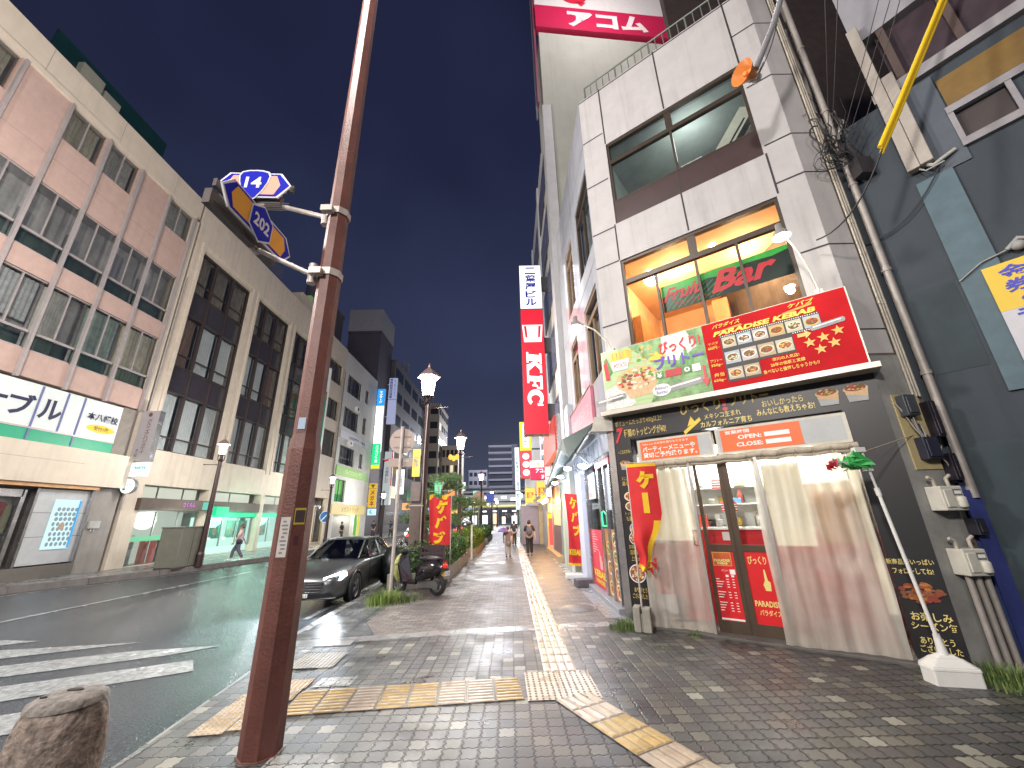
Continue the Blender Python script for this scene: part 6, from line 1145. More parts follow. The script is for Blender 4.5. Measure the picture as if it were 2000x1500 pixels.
# ================================================================ street furniture
# ---- tall red-brown pole
pp = thing('traffic_pole', 'tall red-brown octagonal pole with peeling stickers carrying the route signs', 'pole', (-2.12, 4.06, 0))
RB = M('pole_red', (.14, .05, .04), .5, noise=.28, ns=5, streak=.3, bump=.5, bs=40)
g = MB().mat(RB); ph = math.pi/8
g.lathe((0, 0, 0), [(.0, -.02), (.18, -.02), (.18, .004), (.165, .008), (.155, 2.5), (.13, 2.66), (.128, 4.6), (.122, 4.75), (.1, 14.5), (0, 14.5)], 8, False, ph); g.build('shaft', pp)
g = MB().mat(M('pole_sticker', (.5, .48, .46), .6, noise=.2)); 
def octface(k, r): a = ph+math.pi/4*k+math.pi/8; return Vector((math.cos(a), math.sin(a), 0)), Vector((-math.sin(a), math.cos(a), 0))
def sticker(g, k, rr_, off, z0, z1, w_, m, extra=.003):
    n, t = octface(k, rr_); c = n*(rr_*math.cos(math.pi/8)+extra)+t*off; g.mat(m); a, b = c-t*w_/2, c+t*w_/2; g.poly([(a.x, a.y, z0), (b.x, b.y, z0), (b.x, b.y, z1), (a.x, a.y, z1)]); return n, t, c
# faces towards the camera: 5 (front-left) and 6 (front)
sticker(g, 6, .158, .0, 1.78, 1.93, .1, M('sticker_yellow', (.5, .4, .06), .5)); sticker(g, 6, .158, .0, 1.8, 1.91, .085, M('sticker_dark', (.06, .04, .05), .6, noise=.6, ns=90), .005); g.build('yellow_sticker', pp); g = MB(); sticker(g, 6, .158, -.01, 1.6, 1.68, .035, M('sticker_mark', (.07, .02, .03), .6)); g.build('dark_sticker', pp); g = MB(); sticker(g, 5, .135, 0, 2.7, 2.82, .075, M('sticker_blue', (.35, .45, .6), .5)); g.build('blue_sticker', pp); g = MB(); sticker(g, 5, .158, -.0, 1.5, 1.85, .09, M('pole_sticker'))
g.mat(M('sticker_text', (.2, .18, .18), .6)); n, t = octface(5, .167)
for k in range(9): sticker(g, 5, .158, .005*((k*3) % 4-1), 1.53+.034*k, 1.545+.034*k, .03+.01*((k*5) % 4), MATS['sticker_text'], .005)
g.build('poster_sticker', pp)
BR = M('clamp_pale', (.5, .45, .42), .5, .3, noise=.3)
g = MB().mat(BR); g.lathe((0, 0, 4.55), [(.13, 0), (.145, 0), (.145, .09), (.13, .09)], 8, False, ph); g.lathe((0, 0, 5.45), [(.125, 0), (.14, 0), (.14, .09), (.125, .09)], 8, False, ph)
g.box(-.16, -.02, -.2, -.12, 4.52, 4.6); g.box(-.14, .0, -.2, -.12, 5.42, 5.5); g.build('clamp', pp)
g = MB().mat(RB); g.box(.5, 0, 0, 0, 0, 0) if False else g.tube([(0, 0, 14.3), (-1.2, -.3, 14.9), (-2.4, -.7, 15.0)], .07, 8); g.build('lamp_arm', pp)
# ---- route signs on arms
def route_sign(name, label, c, ang, tilt, L, Hh, shield, col, txt, arm_to, back=True):
    th = thing(name, label, 'sign', c, ang); X = Matrix.Rotation(tilt, 4, 'Y'); BL = M('route_blue', (.004, .008, .4), .5, spec=.15); WB_ = M('route_white', (.72, .72, .74), .35)
    h = Hh/2; t = Hh*.36
    def hexa(L, h, t): return [(-L/2, 0), (-L/2+t, -h), (L/2-t, -h), (L/2, 0), (L/2-t, h), (-L/2+t, h)]
    g = MB(); g.X = X; g.mat(WB_); g.prism(hexa(L, h, t), 0, .02); g.mat(BL); g.poly([(a, -.003, b) for a, b in hexa(L-.05, h-.02, t)]); g.mat(col)
    g.poly([(-L/2+t*1.25+.02, -.006, -h+.05), (L/2-t*1.25-.02, -.006, -h+.05), (L/2-t*.75-.03, -.006, 0), (L/2-t*1.25-.02, -.006, h-.05), (-L/2+t*1.25+.02, -.006, h-.05), (-L/2+t*.75+.03, -.006, 0)]); g.build('plate', th)
    g = MB(); g.X = X
    def shp(s):
        if shield == 'hex': return [(0, h*1.25*s), (-h*.95*s, h*.65*s), (-h*.95*s, -h*.65*s), (0, -h*1.25*s), (h*.95*s, -h*.65*s), (h*.95*s, h*.65*s)]
        o = []
        for (px, pz) in ((-.98, .7), (-.85, .98), (-.45, 1.1), (0, 1.13), (.45, 1.1), (.85, .98), (.98, .7), (.9, .2), (.65, -.45), (.28, -1.05), (0, -1.22), (-.28, -1.05), (-.65, -.45), (-.9, .2)): o.append((px*h*.95*s, pz*h*s))
        return o
    g.mat(WB_); g.poly([(a, -.012, b) for a, b in shp(1.08)][::1]); g.mat(BL); g.poly([(a, -.016, b) for a, b in shp(.98)]); g.mat(WB_); w_ = h*(.72 if len(txt) == 3 else .52); zo = 0 if shield == 'hex' else .15*h; g.text(txt, -w_, w_, -h*.45+zo, h*.45+zo, -.02, .03); g.build('shield', th)
    g = MB(); g.X = X; g.mat(M('sign_back', (.075, .062, .062), .5, .4, noise=.2)); g.box(-L*.52, L*.36, .06, .14, -h*1.45, -h*.5); g.box(-L*.5, L*.5, .06, .1, -h*.2, h*.3)
    for k in range(5): g.box(-L*.49, L*.49, .045, .05, -h*1.8+k*.03, -h*1.77+k*.03)
    g.build('light_box', th)
    g = MB().mat(BR); inv = Matrix.Rotation(-ang, 3, 'Z') @ (Vector(arm_to)-Vector(c)); g.tube([(L*.1 if shield == 'hex' else L*.4, .1, -h*1.3), inv], .03, 9); g.tube([(L*.1-.06, .1, -h*1.3), (L*.1+.06, .1, -h*1.3)], .045, 9); g.tube([inv-Vector((0, 0, .12)), inv+Vector((0, 0, .14))], .05, 9); g.build('arm', th); return th
ORC = M('route_orange', (.8, .36, .02), .55, noise=.06); PKC = M('route_pinkish', (.8, .36, .27), .4, noise=.06)
route_sign('route_sign', 'orange arrow-ended route sign with blue hexagon numbered 202', (-2.9, 3.8, 5.16), R_(88), 0, 1.24, .38, 'hex', ORC, '202', (-2.3, 4.0, 4.58))
route_sign('route_sign', 'salmon arrow-ended route sign with blue shield numbered 14', (-3.5, 4.3, 6.28), R_(3), 0, 1.02, .43, 'oni', PKC, '14', (-2.28, 4.06, 5.48))
# ---- bollard of rough stone
bo = MB().mat(M('rough_stone', (.26, .21, .18), .8, noise=.7, ns=22, bump=1.0, bs=48))
prof = [(0, -.02)]; 
for (r, z) in ((.245, -.02), (.24, .25), (.23, .5), (.215, .66), (.19, .76), (.165, .79), (0, .8)): prof.append((r, z))
bo.lathe((0, 0, 0), prof, 28); bl = bo.build('bollard_body'); 
bt = thing('stone_bollard', 'rough brown stone bollard at the kerb by the zebra crossing', 'bollard', (-2.78, 2.95, 0)); bl.name = 'body'; bl.parent = bt
for v in bl.data.vertices:
    a = math.atan2(v.co.y, v.co.x); v.co.x *= 1+.04*math.sin(5*a+v.co.z*9); v.co.y *= 1+.04*math.cos(4*a+v.co.z*7)
sb = bl.modifiers.new('s', 'SUBSURF'); sb.levels = 1; sb.render_levels = 2
tx = bpy.data.textures.new('stone', 'CLOUDS'); tx.noise_scale = .05; dm = bl.modifiers.new('d', 'DISPLACE'); dm.texture = tx; dm.strength = .02
g = MB().mat(M('stone_cap', (.2, .18, .165), .8, noise=.6, ns=20, bump=1, bs=50)); g.lathe((0, 0, 0), [(.19, .77), (.182, .8), (.15, .818), (0, .823)], 24); g.mat(M('hole_dark', (.02, .02, .02), .8)); g.slab([(-.02+.05*math.cos(t*.5), .05+.02*math.sin(t*.5)) for t in range(13)], .821, .828); g.slab([(-.1+.02*math.cos(t*.5), -.06+.012*math.sin(t*.5)) for t in range(13)], .82, .827); g.build('cap', bt)
# ---- street lamps
LI = M('lantern_glass', (1, .98, .92), emit=1)
def lantern_glass():
    m = bpy.data.materials.new('lantern_glow'); m.use_nodes = True; t = m.node_tree; t.nodes.clear(); o = t.nodes.new('ShaderNodeOutputMaterial'); a = t.nodes.new('ShaderNodeBsdfTransparent'); e = t.nodes.new('ShaderNodeEmission'); e.inputs[0].default_value = (1, .98, .93, 1); e.inputs[1].default_value = 12
    ad = t.nodes.new('ShaderNodeAddShader'); t.links.new(a.outputs[0], ad.inputs[0]); t.links.new(e.outputs[0], ad.inputs[1]); t.links.new(ad.outputs[0], o.inputs[0]); return m
LG_ = lantern_glass(); LM = M('lamp_metal', (.045, .022, .024), .4, .3, noise=.15); LR = M('lantern_roof', (.35, .25, .24), .35, .4)
def lamp(loc, H, label, power, arm=1, s=1, bx=True):
    th = thing('street_lamp', label, 'street lamp', loc, 0, 'lantern street lamps'); g = MB().mat(LM); z = H-1.05*s
    g.lathe((0, 0, 0), [(.15, 0), (.15, .5), (.125, .6), (.115, 1.2), (.085, z-.3), (.11, z-.28), (.07, z-.2), (.06, z)], 8, False); g.build('post', th)
    g = MB().mat(LM)
    for k in range(6):
        a = math.pi/3*k; c, sn = math.cos(a), math.sin(a); g.tube([(.05*c, .05*sn, z-.35), (.16*s*c, .16*s*sn, z-.22), (.19*s*c, .19*s*sn, z-.05), (.13*s*c, .13*s*sn, z+.04)], .012, 5)
        g.tube([(.15*s*c, .15*s*sn, z+.03), (.235*s*c, .235*s*sn, z+.62*s)], .013, 5)
    g.lathe((0, 0, z), [(0, 0), (.16*s, 0), (.16*s, .04), (0, .04)], 6, False); g.build('lantern_frame', th)
    g = MB().mat(LG_); g.lathe((0, 0, z), [(.14*s, .05), (.225*s, .6*s)], 6, False); g.build('lantern_glass', th)
    g = MB().mat(LR); g.lathe((0, 0, z), [(.34*s, .6*s), (.34*s, .63*s), (.2*s, .78*s), (.06*s, .9*s), (.03*s, .92*s), (.035*s, .98*s), (.0, 1.08*s)], 6, False); g.build('lantern_roof', th)
    if arm: g = MB().mat(LM); g.tube([(0, 0, z-.45), (arm*.72, 0, z-.42)], .018, 6); g.sph((arm*.74, 0, z-.42), .035); g.build('banner_arm', th)
    light('lantern_light', (loc[0], loc[1], z+.36*s), power*1.4, (1, .96, .9), .1)
lamp((-2.95, 13.75, 0), 7.35, 'nearest lantern street lamp on the planter side, above the red banner', 1500, 1, 1.25)
lamp((-2.95, 23.6, 0), 6.95, 'second lantern street lamp past the first one over the hedge', 900, 1, 1.2)
lamp((-2.95, 41, 0), 6.45, 'third lantern street lamp down the planter row', 700)
lamp((-2.95, 64, 0), 6.1, 'fourth lantern street lamp down the planter row', 700)
lamp((-2.95, 88, 0), 5.6, 'farthest lantern street lamp down the planter row', 500)
lamp((-13.75, 18.85, .06), 5.75, 'lantern street lamp across the road beside the grey cabinet', 420, -1, .85)
lamp((-13.7, 31, .06), 5.35, 'lantern street lamp across the road right of the red pole', 480, -1, .85)
lamp((-13.7, 44, .06), 4.85, 'farther lantern street lamp across the road near the glasses shop', 600, -1, .85)
# control box at the foot of the first lamp
cb = thing('control_box', 'tall brown-grey control pillar with a meter box at the foot of the nearest street lamp', 'cabinet', (-3.05, 13.25, 0)); g = MB().mat(M('pillar_brown', (.15, .115, .1), .6, noise=.25, ns=4, streak=.2, bump=.2)); g.box(-.17, .17, -.14, .14, 0, 2.55); g.build('pillar', cb, bevel=.02); g = MB().mat(M('box_brown', (.2, .16, .15), .5, noise=.2)); g.box(-.14, .14, -.22, -.142, 2.35, 2.95); g.mat(BR); g.tube([(.2, -.1, .3), (.2, -.1, 3.9), (.24, -.05, 5.6)], .018, 6); g.box(-.19, .19, -.16, .16, 2.2, 2.24); g.build('meter_box', cb)
# ---- back of a round sign on a white pole
sp = thing('sign_pole', 'white sign pole with the back of a round sign and a small plate', 'sign', (-2.9, 10.4, 0)); PW = M('pole_white', (.5, .46, .43), .5, noise=.25, ns=8, streak=.3)
g = MB().mat(PW); g.tube([(0, 0, -.02), (.03, 0, 4.15)], .042, 12); g.cyl((.03, 0, 4.15), (.03, 0, 4.18), .045, n=12); g.mat(RED); 
g.build('post', sp); g = MB().mat(M('sign_back_grey', (.32, .26, .23), .5, .2, noise=.1)); g.cyl((.03, .05, 3.8), (.03, .06, 3.8), .34, n=32); g.box(-.3, .34, .05, .06, 3.12, 3.34); g.mat(M('back_bracket', (.25, .21, .19), .5)); g.box(-.2, .26, .035, .05, 3.9, 3.93); g.box(-.2, .26, .035, .05, 3.62, 3.65); g.mat(M('back_label', (.45, .4, .36), .5)); g.rect(.14, .24, 3.7, 3.76, .046); g.rect(.1, .24, 3.24, 3.3, .046); g.build('sign_back', sp)
ns = thing('no_parking_sign', 'small round blue sign with a white slash on a pole right of the red pole', 'sign', (-14.2, 31.7, 0)); g = MB().mat(PW); g.tube([(0, 0, 0), (0, 0, 3)], .04, 8); g.build('post', ns); g = MB().mat(WH); g.cyl((0, -.05, 2.15), (0, -.07, 2.15), .42, n=24); g.mat(M('np_blue', (.02, .08, .42), .4)); g.disc(0, 2.15, .38, .38, -.075, 24); g.mat(WH); g.poly([(-.28, -.08, 1.9), (-.23, -.08, 1.85), (.28, -.08, 2.4), (.23, -.08, 2.45)]); g.build('disc', ns)
for (x, y, z, lab) in ((-2.6, 60, 3.0, 'small blue square sign far down the planter row'),):
    th = thing('blue_sign', lab, 'sign', (x, y, 0)); g = MB().mat(PW); g.tube([(0, 0, 0), (0, 0, 5.2)], .05, 6); g.build('post', th); g = MB().mat(M('far_blue', (.04, .1, .8), .4, emit=.35)); g.box(-1.0, .2, -.06, -.02, 3.9, 5.2); g.build('plate', th)
th = thing('round_sign', 'reddish back of a round sign far down the planter row', 'sign', (-3.9, 50, 0)); g = MB().mat(PW); g.tube([(0, 0, 0), (0, 0, 4.6)], .06, 6); g.build('post', th); g = MB().mat(M('far_sign_red', (.45, .25, .2), .5)); g.cyl((0, -.05, 4.2), (0, -.02, 4.2), .75, n=20); g.build('disc', th)
# ---- grey cabinet across the road
cbn = thing('utility_cabinet', 'large grey-green utility cabinet on the far pavement', 'cabinet', (-14.35, 18.35, .06)); g = MB().mat(M('cabinet_green', (.17, .17, .14), .5, noise=.12, streak=.1)); g.box(-.45, .45, -.6, .75, .08, 1.62); g.box(-.48, .48, -.63, .78, 1.62, 1.68); g.build('body', cbn, bevel=.015); g = MB().mat(M('cabinet_base', (.07, .06, .06), .7)); g.box(-.43, .43, -.58, .73, 0, .078); g.mat(JOINT); g.box(.45, .453, .06, .075, .1, 1.6); g.build('plinth', cbn)
# ================================================================ nobori banners
def banner(name, label, loc, rz, w_, h, cloth_f, art_f, base=None, pole_h=3.0, side=-1):
    th = thing(name, label, 'banner', loc, rz); g = MB().mat(PW); g.tube([(side*w_/2, 0, .1), (side*w_/2, 0, pole_h)], .013, 6); g.tube([(-w_/2-.02, 0, pole_h-.05), (w_/2+.02, 0, pole_h-.05)], .01, 5); g.build('pole', th)
    cloth_f(th, w_, h, pole_h)
    if base: base(th)
    return th
CR = M('cloth_red', (.62, .02, .025), .7, noise=.12, ns=6); CY = M('cloth_yellow', (.8, .5, .02), .7, noise=.06)
def cloth_sheet(th, f, nx=16, nz=30, mfun=None, letters=None, name='cloth'):
    g = MB(); vs = [f(i/nx, j/nz) for j in range(nz+1) for i in range(nx+1)]
    for j in range(nz):
        for i in range(nx):
            pass
    b = len(g.v); g.v += vs
    for j in range(nz):
        for i in range(nx):
            m = mfun((i+.5)/nx, (j+.5)/nz)
            if m is None: continue
            g.mat(m); g.f.append((j*(nx+1)+i, j*(nx+1)+i+1, (j+1)*(nx+1)+i+1, (j+1)*(nx+1)+i)); g.mi.append(g.cur); g.sm.append(True)
    g.build(name, th)
    if letters:
        l = MB()
        for (s, u0, u1, v0, v1, m, bold) in letters:
            l.mat(m); vsg, fs, a, b_, c, d = glyphs(s, bold) if s != 'ー' else ([(0, 0), (1, 0), (1, 1), (0, 1)], [(0, 1, 2, 3)], 0, 1, 0, 1); out = []
            for (px, py) in vsg:
                u = u0+(u1-u0)*(px-a)/(b_-a); v = v1+(v0-v1)*(1-(py-c)/(d-c)); p = Vector(f(u, v)); p.y -= .012; out.append(p)
            l.add(out, fs)
        l.build('lettering', th)
# left banner on the planter: v measured from bottom 0 to top 1
def f1(u, v): z = 1.05+1.45*v; return (-.33+.66*u+.02*math.sin(v*6), .05*math.sin(u*7+v*3)-.02, z+.02*math.sin(u*9))
def m1(u, v):
    if v > .93: return CY if (u < .16 or .55 < u < .85) else (CR if .16 < u < .25 and v < .96 else None)
    if v > .9 and (u < .12 or .62 < u < .8): return CY
    return CR
th = thing('shop_banner', 'red banner with yellow ケバブ tied in the planter by the scooter', 'banner', (-2.14, 12.5, 0)); g = MB().mat(PW); g.tube([(.33, 0, .3), (.33, 0, 2.62)], .014, 6); g.tube([(-.36, 0, 2.6), (.36, 0, 2.62)], .01, 5); g.build('pole', th)
cloth_sheet(th, f1, mfun=m1, letters=[('ケ', .35, .85, .62, .9, CY, .08), ('バ', .25, .8, .33, .58, CY, .08), ('ブ', .2, .75, .03, .28, CY, .08)])
# banner by the shop corner, twisted around its pole
def f2(u, v):
    z = .95+1.72*v; tw_ = max(0, (.5-v)/.5); wd = .5*(1-.78*tw_**1.2); cx = .27+.05*tw_; x = .02+wd*u+.04*tw_*math.sin(v*20); y = -.03+.09*tw_*math.sin(u*6+v*12)-.05*math.sin(u*math.pi)
    return (x, y, z-.08*u*tw_)
def m2(u, v):
    if v > .955: return CY
    if v < .42 and u > .72: return CY
    if v < .05: return CY
    return CR
th = thing('shop_banner', 'red and yellow banner reading ケー twisted round its pole at the shop corner', 'banner', (2.14, 7.35, 0), R_(-20)); g = MB().mat(PW); g.tube([(.0, 0, .2), (.02, 0, 2.72)], .015, 7); g.tube([(-.02, 0, 2.7), (.54, 0, 2.68)], .01, 5); g.build('pole', th)
cloth_sheet(th, f2, mfun=m2, letters=[('ケ', .28, .88, .74, .92, CY, .08), ('ー', .42, .62, .5, .7, CY, .05)])
g = MB().mat(CR); rr = random.Random(6)
for k in range(14): a = Vector((.12+rr.uniform(-.1, .15), rr.uniform(-.06, .04), rr.uniform(.9, 1.15))); g.mat(rr.choice([CR, CR, CY])); g.add([a, a+Vector((rr.uniform(.03, .12), rr.uniform(-.05, .05), rr.uniform(-.08, .05))), a+Vector((rr.uniform(.0, .1), rr.uniform(-.05, .05), rr.uniform(-.14, -.04)))], [(0, 1, 2)])
g.build('torn_end', th)
g = MB().mat(M('block_concrete', (.3, .29, .25), .75, noise=.25, ns=6, bump=.4)); g.box(-.11, .0, -.13, .12, 0, .36); g.box(.035, .16, -.13, .12, 0, .34); g.box(0, .035, -.1, .1, 0, .26); g.build('base', th, (-.02, -.05, 0), R_(-4), bevel=.012)
# banner further up by the side shop
def f3(u, v): z = .35+2.15*v; return (-.02+.42*u+.05*math.sin(v*3), -.04*math.sin(u*6+v*4), z-.05*u)
th = thing('shop_banner', 'red banner with yellow ケバブ and KEBAB beside the side shop', 'banner', (1.78, 13.3, 0)); g = MB().mat(PW); g.tube([(.4, 0, .1), (.42, 0, 2.6)], .014, 6); g.tube([(-.03, 0, 2.56), (.42, 0, 2.56)], .01, 5); g.build('pole', th)
cloth_sheet(th, f3, mfun=lambda u, v: CY if v < .04 else CR, letters=[('ケ', .3, .85, .78, .95, CY, .06), ('バ', .3, .9, .59, .75, CY, .06), ('ブ', .4, .95, .4, .56, CY, .06), ('KEBAB', .04, .98, .14, .22, CY, .06)])
g = MB().mat(WHITE); g.box(-.25, .25, -.22, .22, 0, .14); g.cyl((0, 0, .14), (0, 0, .35), .05, n=12); g.build('base', th, (.1, -.2, 0), bevel=.03)
g = MB().mat(M('stone_dark', (.1, .1, .12), .7, noise=.3)); g.box(-.24, .24, -.2, .2, 0, .2); g.build('stone_weight', None, (1.92, 11.6, 0), R_(8), 'dark stone block beside the base of the ケバブ banner at the side shop', 'block', bevel=.03)
# white pole with folded flag and plastic base
wp = thing('flag_pole', 'leaning white pole with a bunched green white and red flag beside the shop curtain', 'pole', (4.72, 5.02, 0)); tp = Vector((4.42, 4.92, 2.5))-Vector((4.72, 5.02, 0)); P0 = Vector((0, 0, .28))
g = MB().mat(WHITE); g.tube([P0, P0.lerp(tp, .78)], .02, 10); g.tube([P0.lerp(tp, .76), tp], .014, 10); g.cyl(P0.lerp(tp, .75), P0.lerp(tp, .79), .028, n=10); g.box(tp.x-.1, tp.x+.03, tp.y-.03, tp.y+.03, tp.z-.03, tp.z+.03); q = P0.lerp(tp, .9); g.box(q.x-.06, q.x+.03, q.y-.03, q.y+.03, q.z-.04, q.z+.04); g.build('shaft', wp)
fg = MB(); rr = random.Random(12); FC = {'g': M('flag_green', (.05, .42, .1), .45, noise=.15), 'w': M('flag_white', (.7, .68, .68), .5), 'r': M('flag_red', (.5, .02, .05), .5)}
base = Vector((tp.x-.05, tp.y-.02, tp.z-.12))
for k in range(46):
    u = k/45; m = 'g' if u < .6 else ('w' if u < .78 else 'r'); fg.mat(FC[m]); c = base+Vector((-.42*u, rr.uniform(-.04, .04), -.02-.05*u+rr.uniform(-.07, .07)*(1-.6*u))); s_ = .13*(1-.6*u)
    pts = [c+Vector((rr.uniform(-1, 1)*s_, rr.uniform(-.5, .5)*s_, rr.uniform(-1, 1)*s_)) for _ in range(4)]; fg.add(pts, [(0, 1, 2), (0, 2, 3)], False)
fg.build('flag', wp)
bs = MB().mat(WHITE); bs.X = None
o = [(-.32, -.2), (.32, -.2), (.38, -.08), (.3, .2), (-.28, .2), (-.36, .05)]
def scaled(o, s): return [(a*s*.66, b*s*.66) for a, b in o]
for (s0, z0, s1, z1) in ((1.0, 0, 1.0, .14), (1.03, .14, 1.0, .17), (.95, .17, .55, .24), (.5, .24, .3, .27)):
    a, b = scaled(o, s0), scaled(o, s1); bs.add([(x, y, z0) for x, y in a]+[(x, y, z1) for x, y in b], [(i, (i+1) % 6, (i+1) % 6+6, i+6) for i in range(6)]+[(6, 7, 8, 9, 10, 11)], False)
bs.cyl((0, 0, .24), (-.01, 0, .46), .05, .03, n=14); bs.build('base', wp, (.0, -.0, 0), R_(-14), bevel=.012)
wire((4.42, 4.9, 2.47), (5.6, 5.35, 2.75), 0, .007, M('rope_tan', (.4, .33, .25), .8), 'rope', 'tan cord tied from the flag pole to the meter wall', cat='rope')
# ---- planters
def planter(name, label, x0, x1, y0, y1, h, m):
    th = thing(name, label, 'planter', (x0, y0, 0)); g = MB().mat(m); W_, D_ = x1-x0, y1-y0; t = .14; g.box(0, W_, 0, t, 0, h); g.box(0, W_, D_-t, D_, 0, h); g.box(0, t, t, D_-t, 0, h); g.box(W_-t, W_, t, D_-t, 0, h); g.build('kerb_wall', th, bevel=.01); g = MB().mat(M('soil', (.05, .035, .02), .9, noise=.4)); g.box(t, W_-t, t, D_-t, 0, h*.8); g.build('soil', th)
PLC = M('planter_stone', (.26, .24, .2), .7, noise=.25, ns=5, streak=.25, bump=.3)
planter('planter', 'low stone planter full of hedge beside the scooter', -3.45, -1.95, 11.95, 19.0, .38, PLC)
planter('planter', 'second planter along the pavement past the white post', -3.4, -1.75, 21.1, 28.5, .36, M('planter_tan', (.32, .22, .14), .7, noise=.2))
planter('planter', 'third planter farther down the pavement', -3.4, -1.75, 31, 39, .36, PLC)
g = MB().mat(M('post_pale', (.6, .58, .5), .5)); g.box(-.04, .04, -.04, .04, 0, 1.45); g.box(-.05, .05, -.05, .05, 1.45, 1.5); g.build('white_post', None, (-1.85, 19.6, 0), 0, 'short white post at the end of the first hedge', 'post')
# ---- foliage
def leaf_mat(name, cols):
    m = bpy.data.materials.new(name); m.use_nodes = True; t = m.node_tree; b = t.nodes['Principled BSDF']; b.inputs['Roughness'].default_value = .45
    oi = t.nodes.new('ShaderNodeNewGeometry'); r = t.nodes.new('ShaderNodeValToRGB'); r.color_ramp.elements[0].color = (*cols[0], 1); r.color_ramp.elements[1].color = (*cols[1], 1); e = r.color_ramp.elements.new(.6); e.color = (*[(a+b_)/2*.9 for a, b_ in zip(*cols)], 1)
    t.links.new(oi.outputs['Random Per Island'], r.inputs[0]); t.links.new(r.outputs[0], b.inputs['Base Color']); return m
HG = leaf_mat('hedge_leaf', ((.025, .07, .02), (.16, .3, .08))); HY = leaf_mat('shrub_leaf', ((.05, .13, .015), (.32, .42, .05))); PN = leaf_mat('pine_needle', ((.02, .06, .02), (.12, .2, .06))); GR = leaf_mat('grass_blade', ((.05, .13, .02), (.4, .5, .12))); WD = leaf_mat('weed_leaf', ((.025, .06, .015), (.2, .27, .08)))
def leaves(g, n, gen, s, rr):
    for _ in range(n):
        p = Vector(gen()); a = Vector((rr.gauss(0, 1), rr.gauss(0, 1), rr.gauss(0, 1))).normalized(); b = a.orthogonal().normalized(); b = (b*math.cos(1)+a.cross(b)*math.sin(rr.uniform(0, 6))).normalized(); q = s*rr.uniform(.6, 1.3)
        g.add([p-a*q, p+b*q*.45, p+a*q, p-b*q*.45], [(0, 1, 2, 3)])
def hedge(label, x0, x1, y0, y1, z0, z1, n, m, s=.06, seed=1):
    rr = random.Random(seed); th = thing('hedge', label, 'hedge', ((x0+x1)/2, y0, z0)); g = MB().mat(m)
    def gen():
        u, v = rr.random(), rr.random(); y = y0+(y1-y0)*u; bump_ = 1+.18*math.sin(y*3.1+seed)+.1*math.sin(y*7.3); hh = (z1-z0)*bump_; k = rr.random()
        cx = (x0+x1)/2; hw = (x1-x0)/2
        if k < .45: x = cx+hw*rr.uniform(-1, 1); z = z0+hh*(1-.25*abs(x-cx)/hw)-abs(rr.gauss(0, .05))
        elif k < .9: x = x1-abs(rr.gauss(0, .06))+.05*math.sin(y*5); z = z0+hh*.85*rr.random()
        else: x = cx+hw*rr.uniform(-1, 1); z = z0+hh*.8*rr.random(); y = y0+abs(rr.gauss(0, .08))
        return (x-(x0+x1)/2, y-y0, z-z0)
    leaves(g, n, gen, s, rr); g.build('foliage', th)
    g = MB().mat(M('twig', (.05, .035, .02), .8)); 
    for k in range(16): yy = (y1-y0)*(k+.5)/16; g.tube([(rr.uniform(-.3, .3), yy, -.02), (rr.uniform(-.4, .4), yy+rr.uniform(-.1, .1), (z1-z0)*.7)], .012, 4)
    g.build('stems', th)
hedge('leafy green hedge filling the first planter', -3.3, -2.0, 12.3, 18.8, .3, 1.05, 9000, HG, .045, 1)
hedge('yellow-green shrubs filling the second planter', -3.2, -1.85, 21.3, 28.2, .3, 1.15, 5200, HY, .07, 2)
hedge('dark hedge farther down in the third planter', -3.2, -1.85, 31.2, 38.8, .3, 1.1, 2500, HG, .09, 3)
def pine(label, loc, h, clumps, m, s, seed, n=260):
    rr = random.Random(seed); th = thing('pine_tree', label, 'tree', loc); g = MB().mat(M('pine_bark', (.08, .05, .035), .9, noise=.3, ns=12)); tp = [(0, 0, 0), (.08, .02, h*.3), (-.06, .04, h*.6), (.05, 0, h*.95)]; g.tube(tp, [.07, .055, .045, .02], 8)
    for (x, y, z, r) in clumps: g.tube([(0, 0, max(.1, z-.35)), (x*.5, y*.5, z-.15), (x, y, z-.03)], [.03, .022, .012], 6)
    g.build('trunk', th); g = MB().mat(m)
    for (x, y, z, r) in clumps:
        for _ in range(n):
            a = rr.uniform(0, 6.283); q = r*rr.random()**.5; p = Vector((x+q*math.cos(a), y+q*math.sin(a), z+rr.gauss(0, r*.16)+.1*(1-q/r)))
            for __ in range(3):
                d = Vector((rr.gauss(0, .6), rr.gauss(0, .6), abs(rr.gauss(.5, .5)))).normalized()*s*rr.uniform(.7, 1.3); w_ = d.orthogonal().normalized()*.006; g.add([p-w_, p+w_, p+d], [(0, 1, 2)])
    g.build('crown', th)
pine('dark pine tree behind the nearest street lamp and the red banner', (-2.6, 15.6, .3), 2.9, [(0, 0, 2.85, .55), (.5, .1, 2.6, .42), (-.75, 0, 2.45, .45), (.35, 0, 2.95, .4), (-.85, .1, 1.7, .4), (.75, 0, 2.1, .38), (-.45, 0, 1.25, .35), (.2, .2, 1.5, .4)], PN, .12, 1, 420)
pine('pine tree with layered pads over the end of the first hedge', (-2.35, 19.2, .3), 2.2, [(0, 0, 2.3, .5), (-.5, .2, 1.9, .45), (.45, 0, 1.7, .42), (-.3, 0, 1.3, .4), (.4, .1, 2.1, .35)], PN, .13, 2, 300)
pine('bright pine tree rising from the second planter', (-2.3, 24.5, .3), 2.3, [(0, 0, 2.45, .6), (-.7, 0, 2.1, .5), (.55, 0, 2.2, .5), (-1.0, 0, 1.55, .4), (-.5, .1, 1.6, .45)], leaf_mat('pine_bright', ((.04, .09, .02), (.2, .26, .07))), .15, 3, 420)
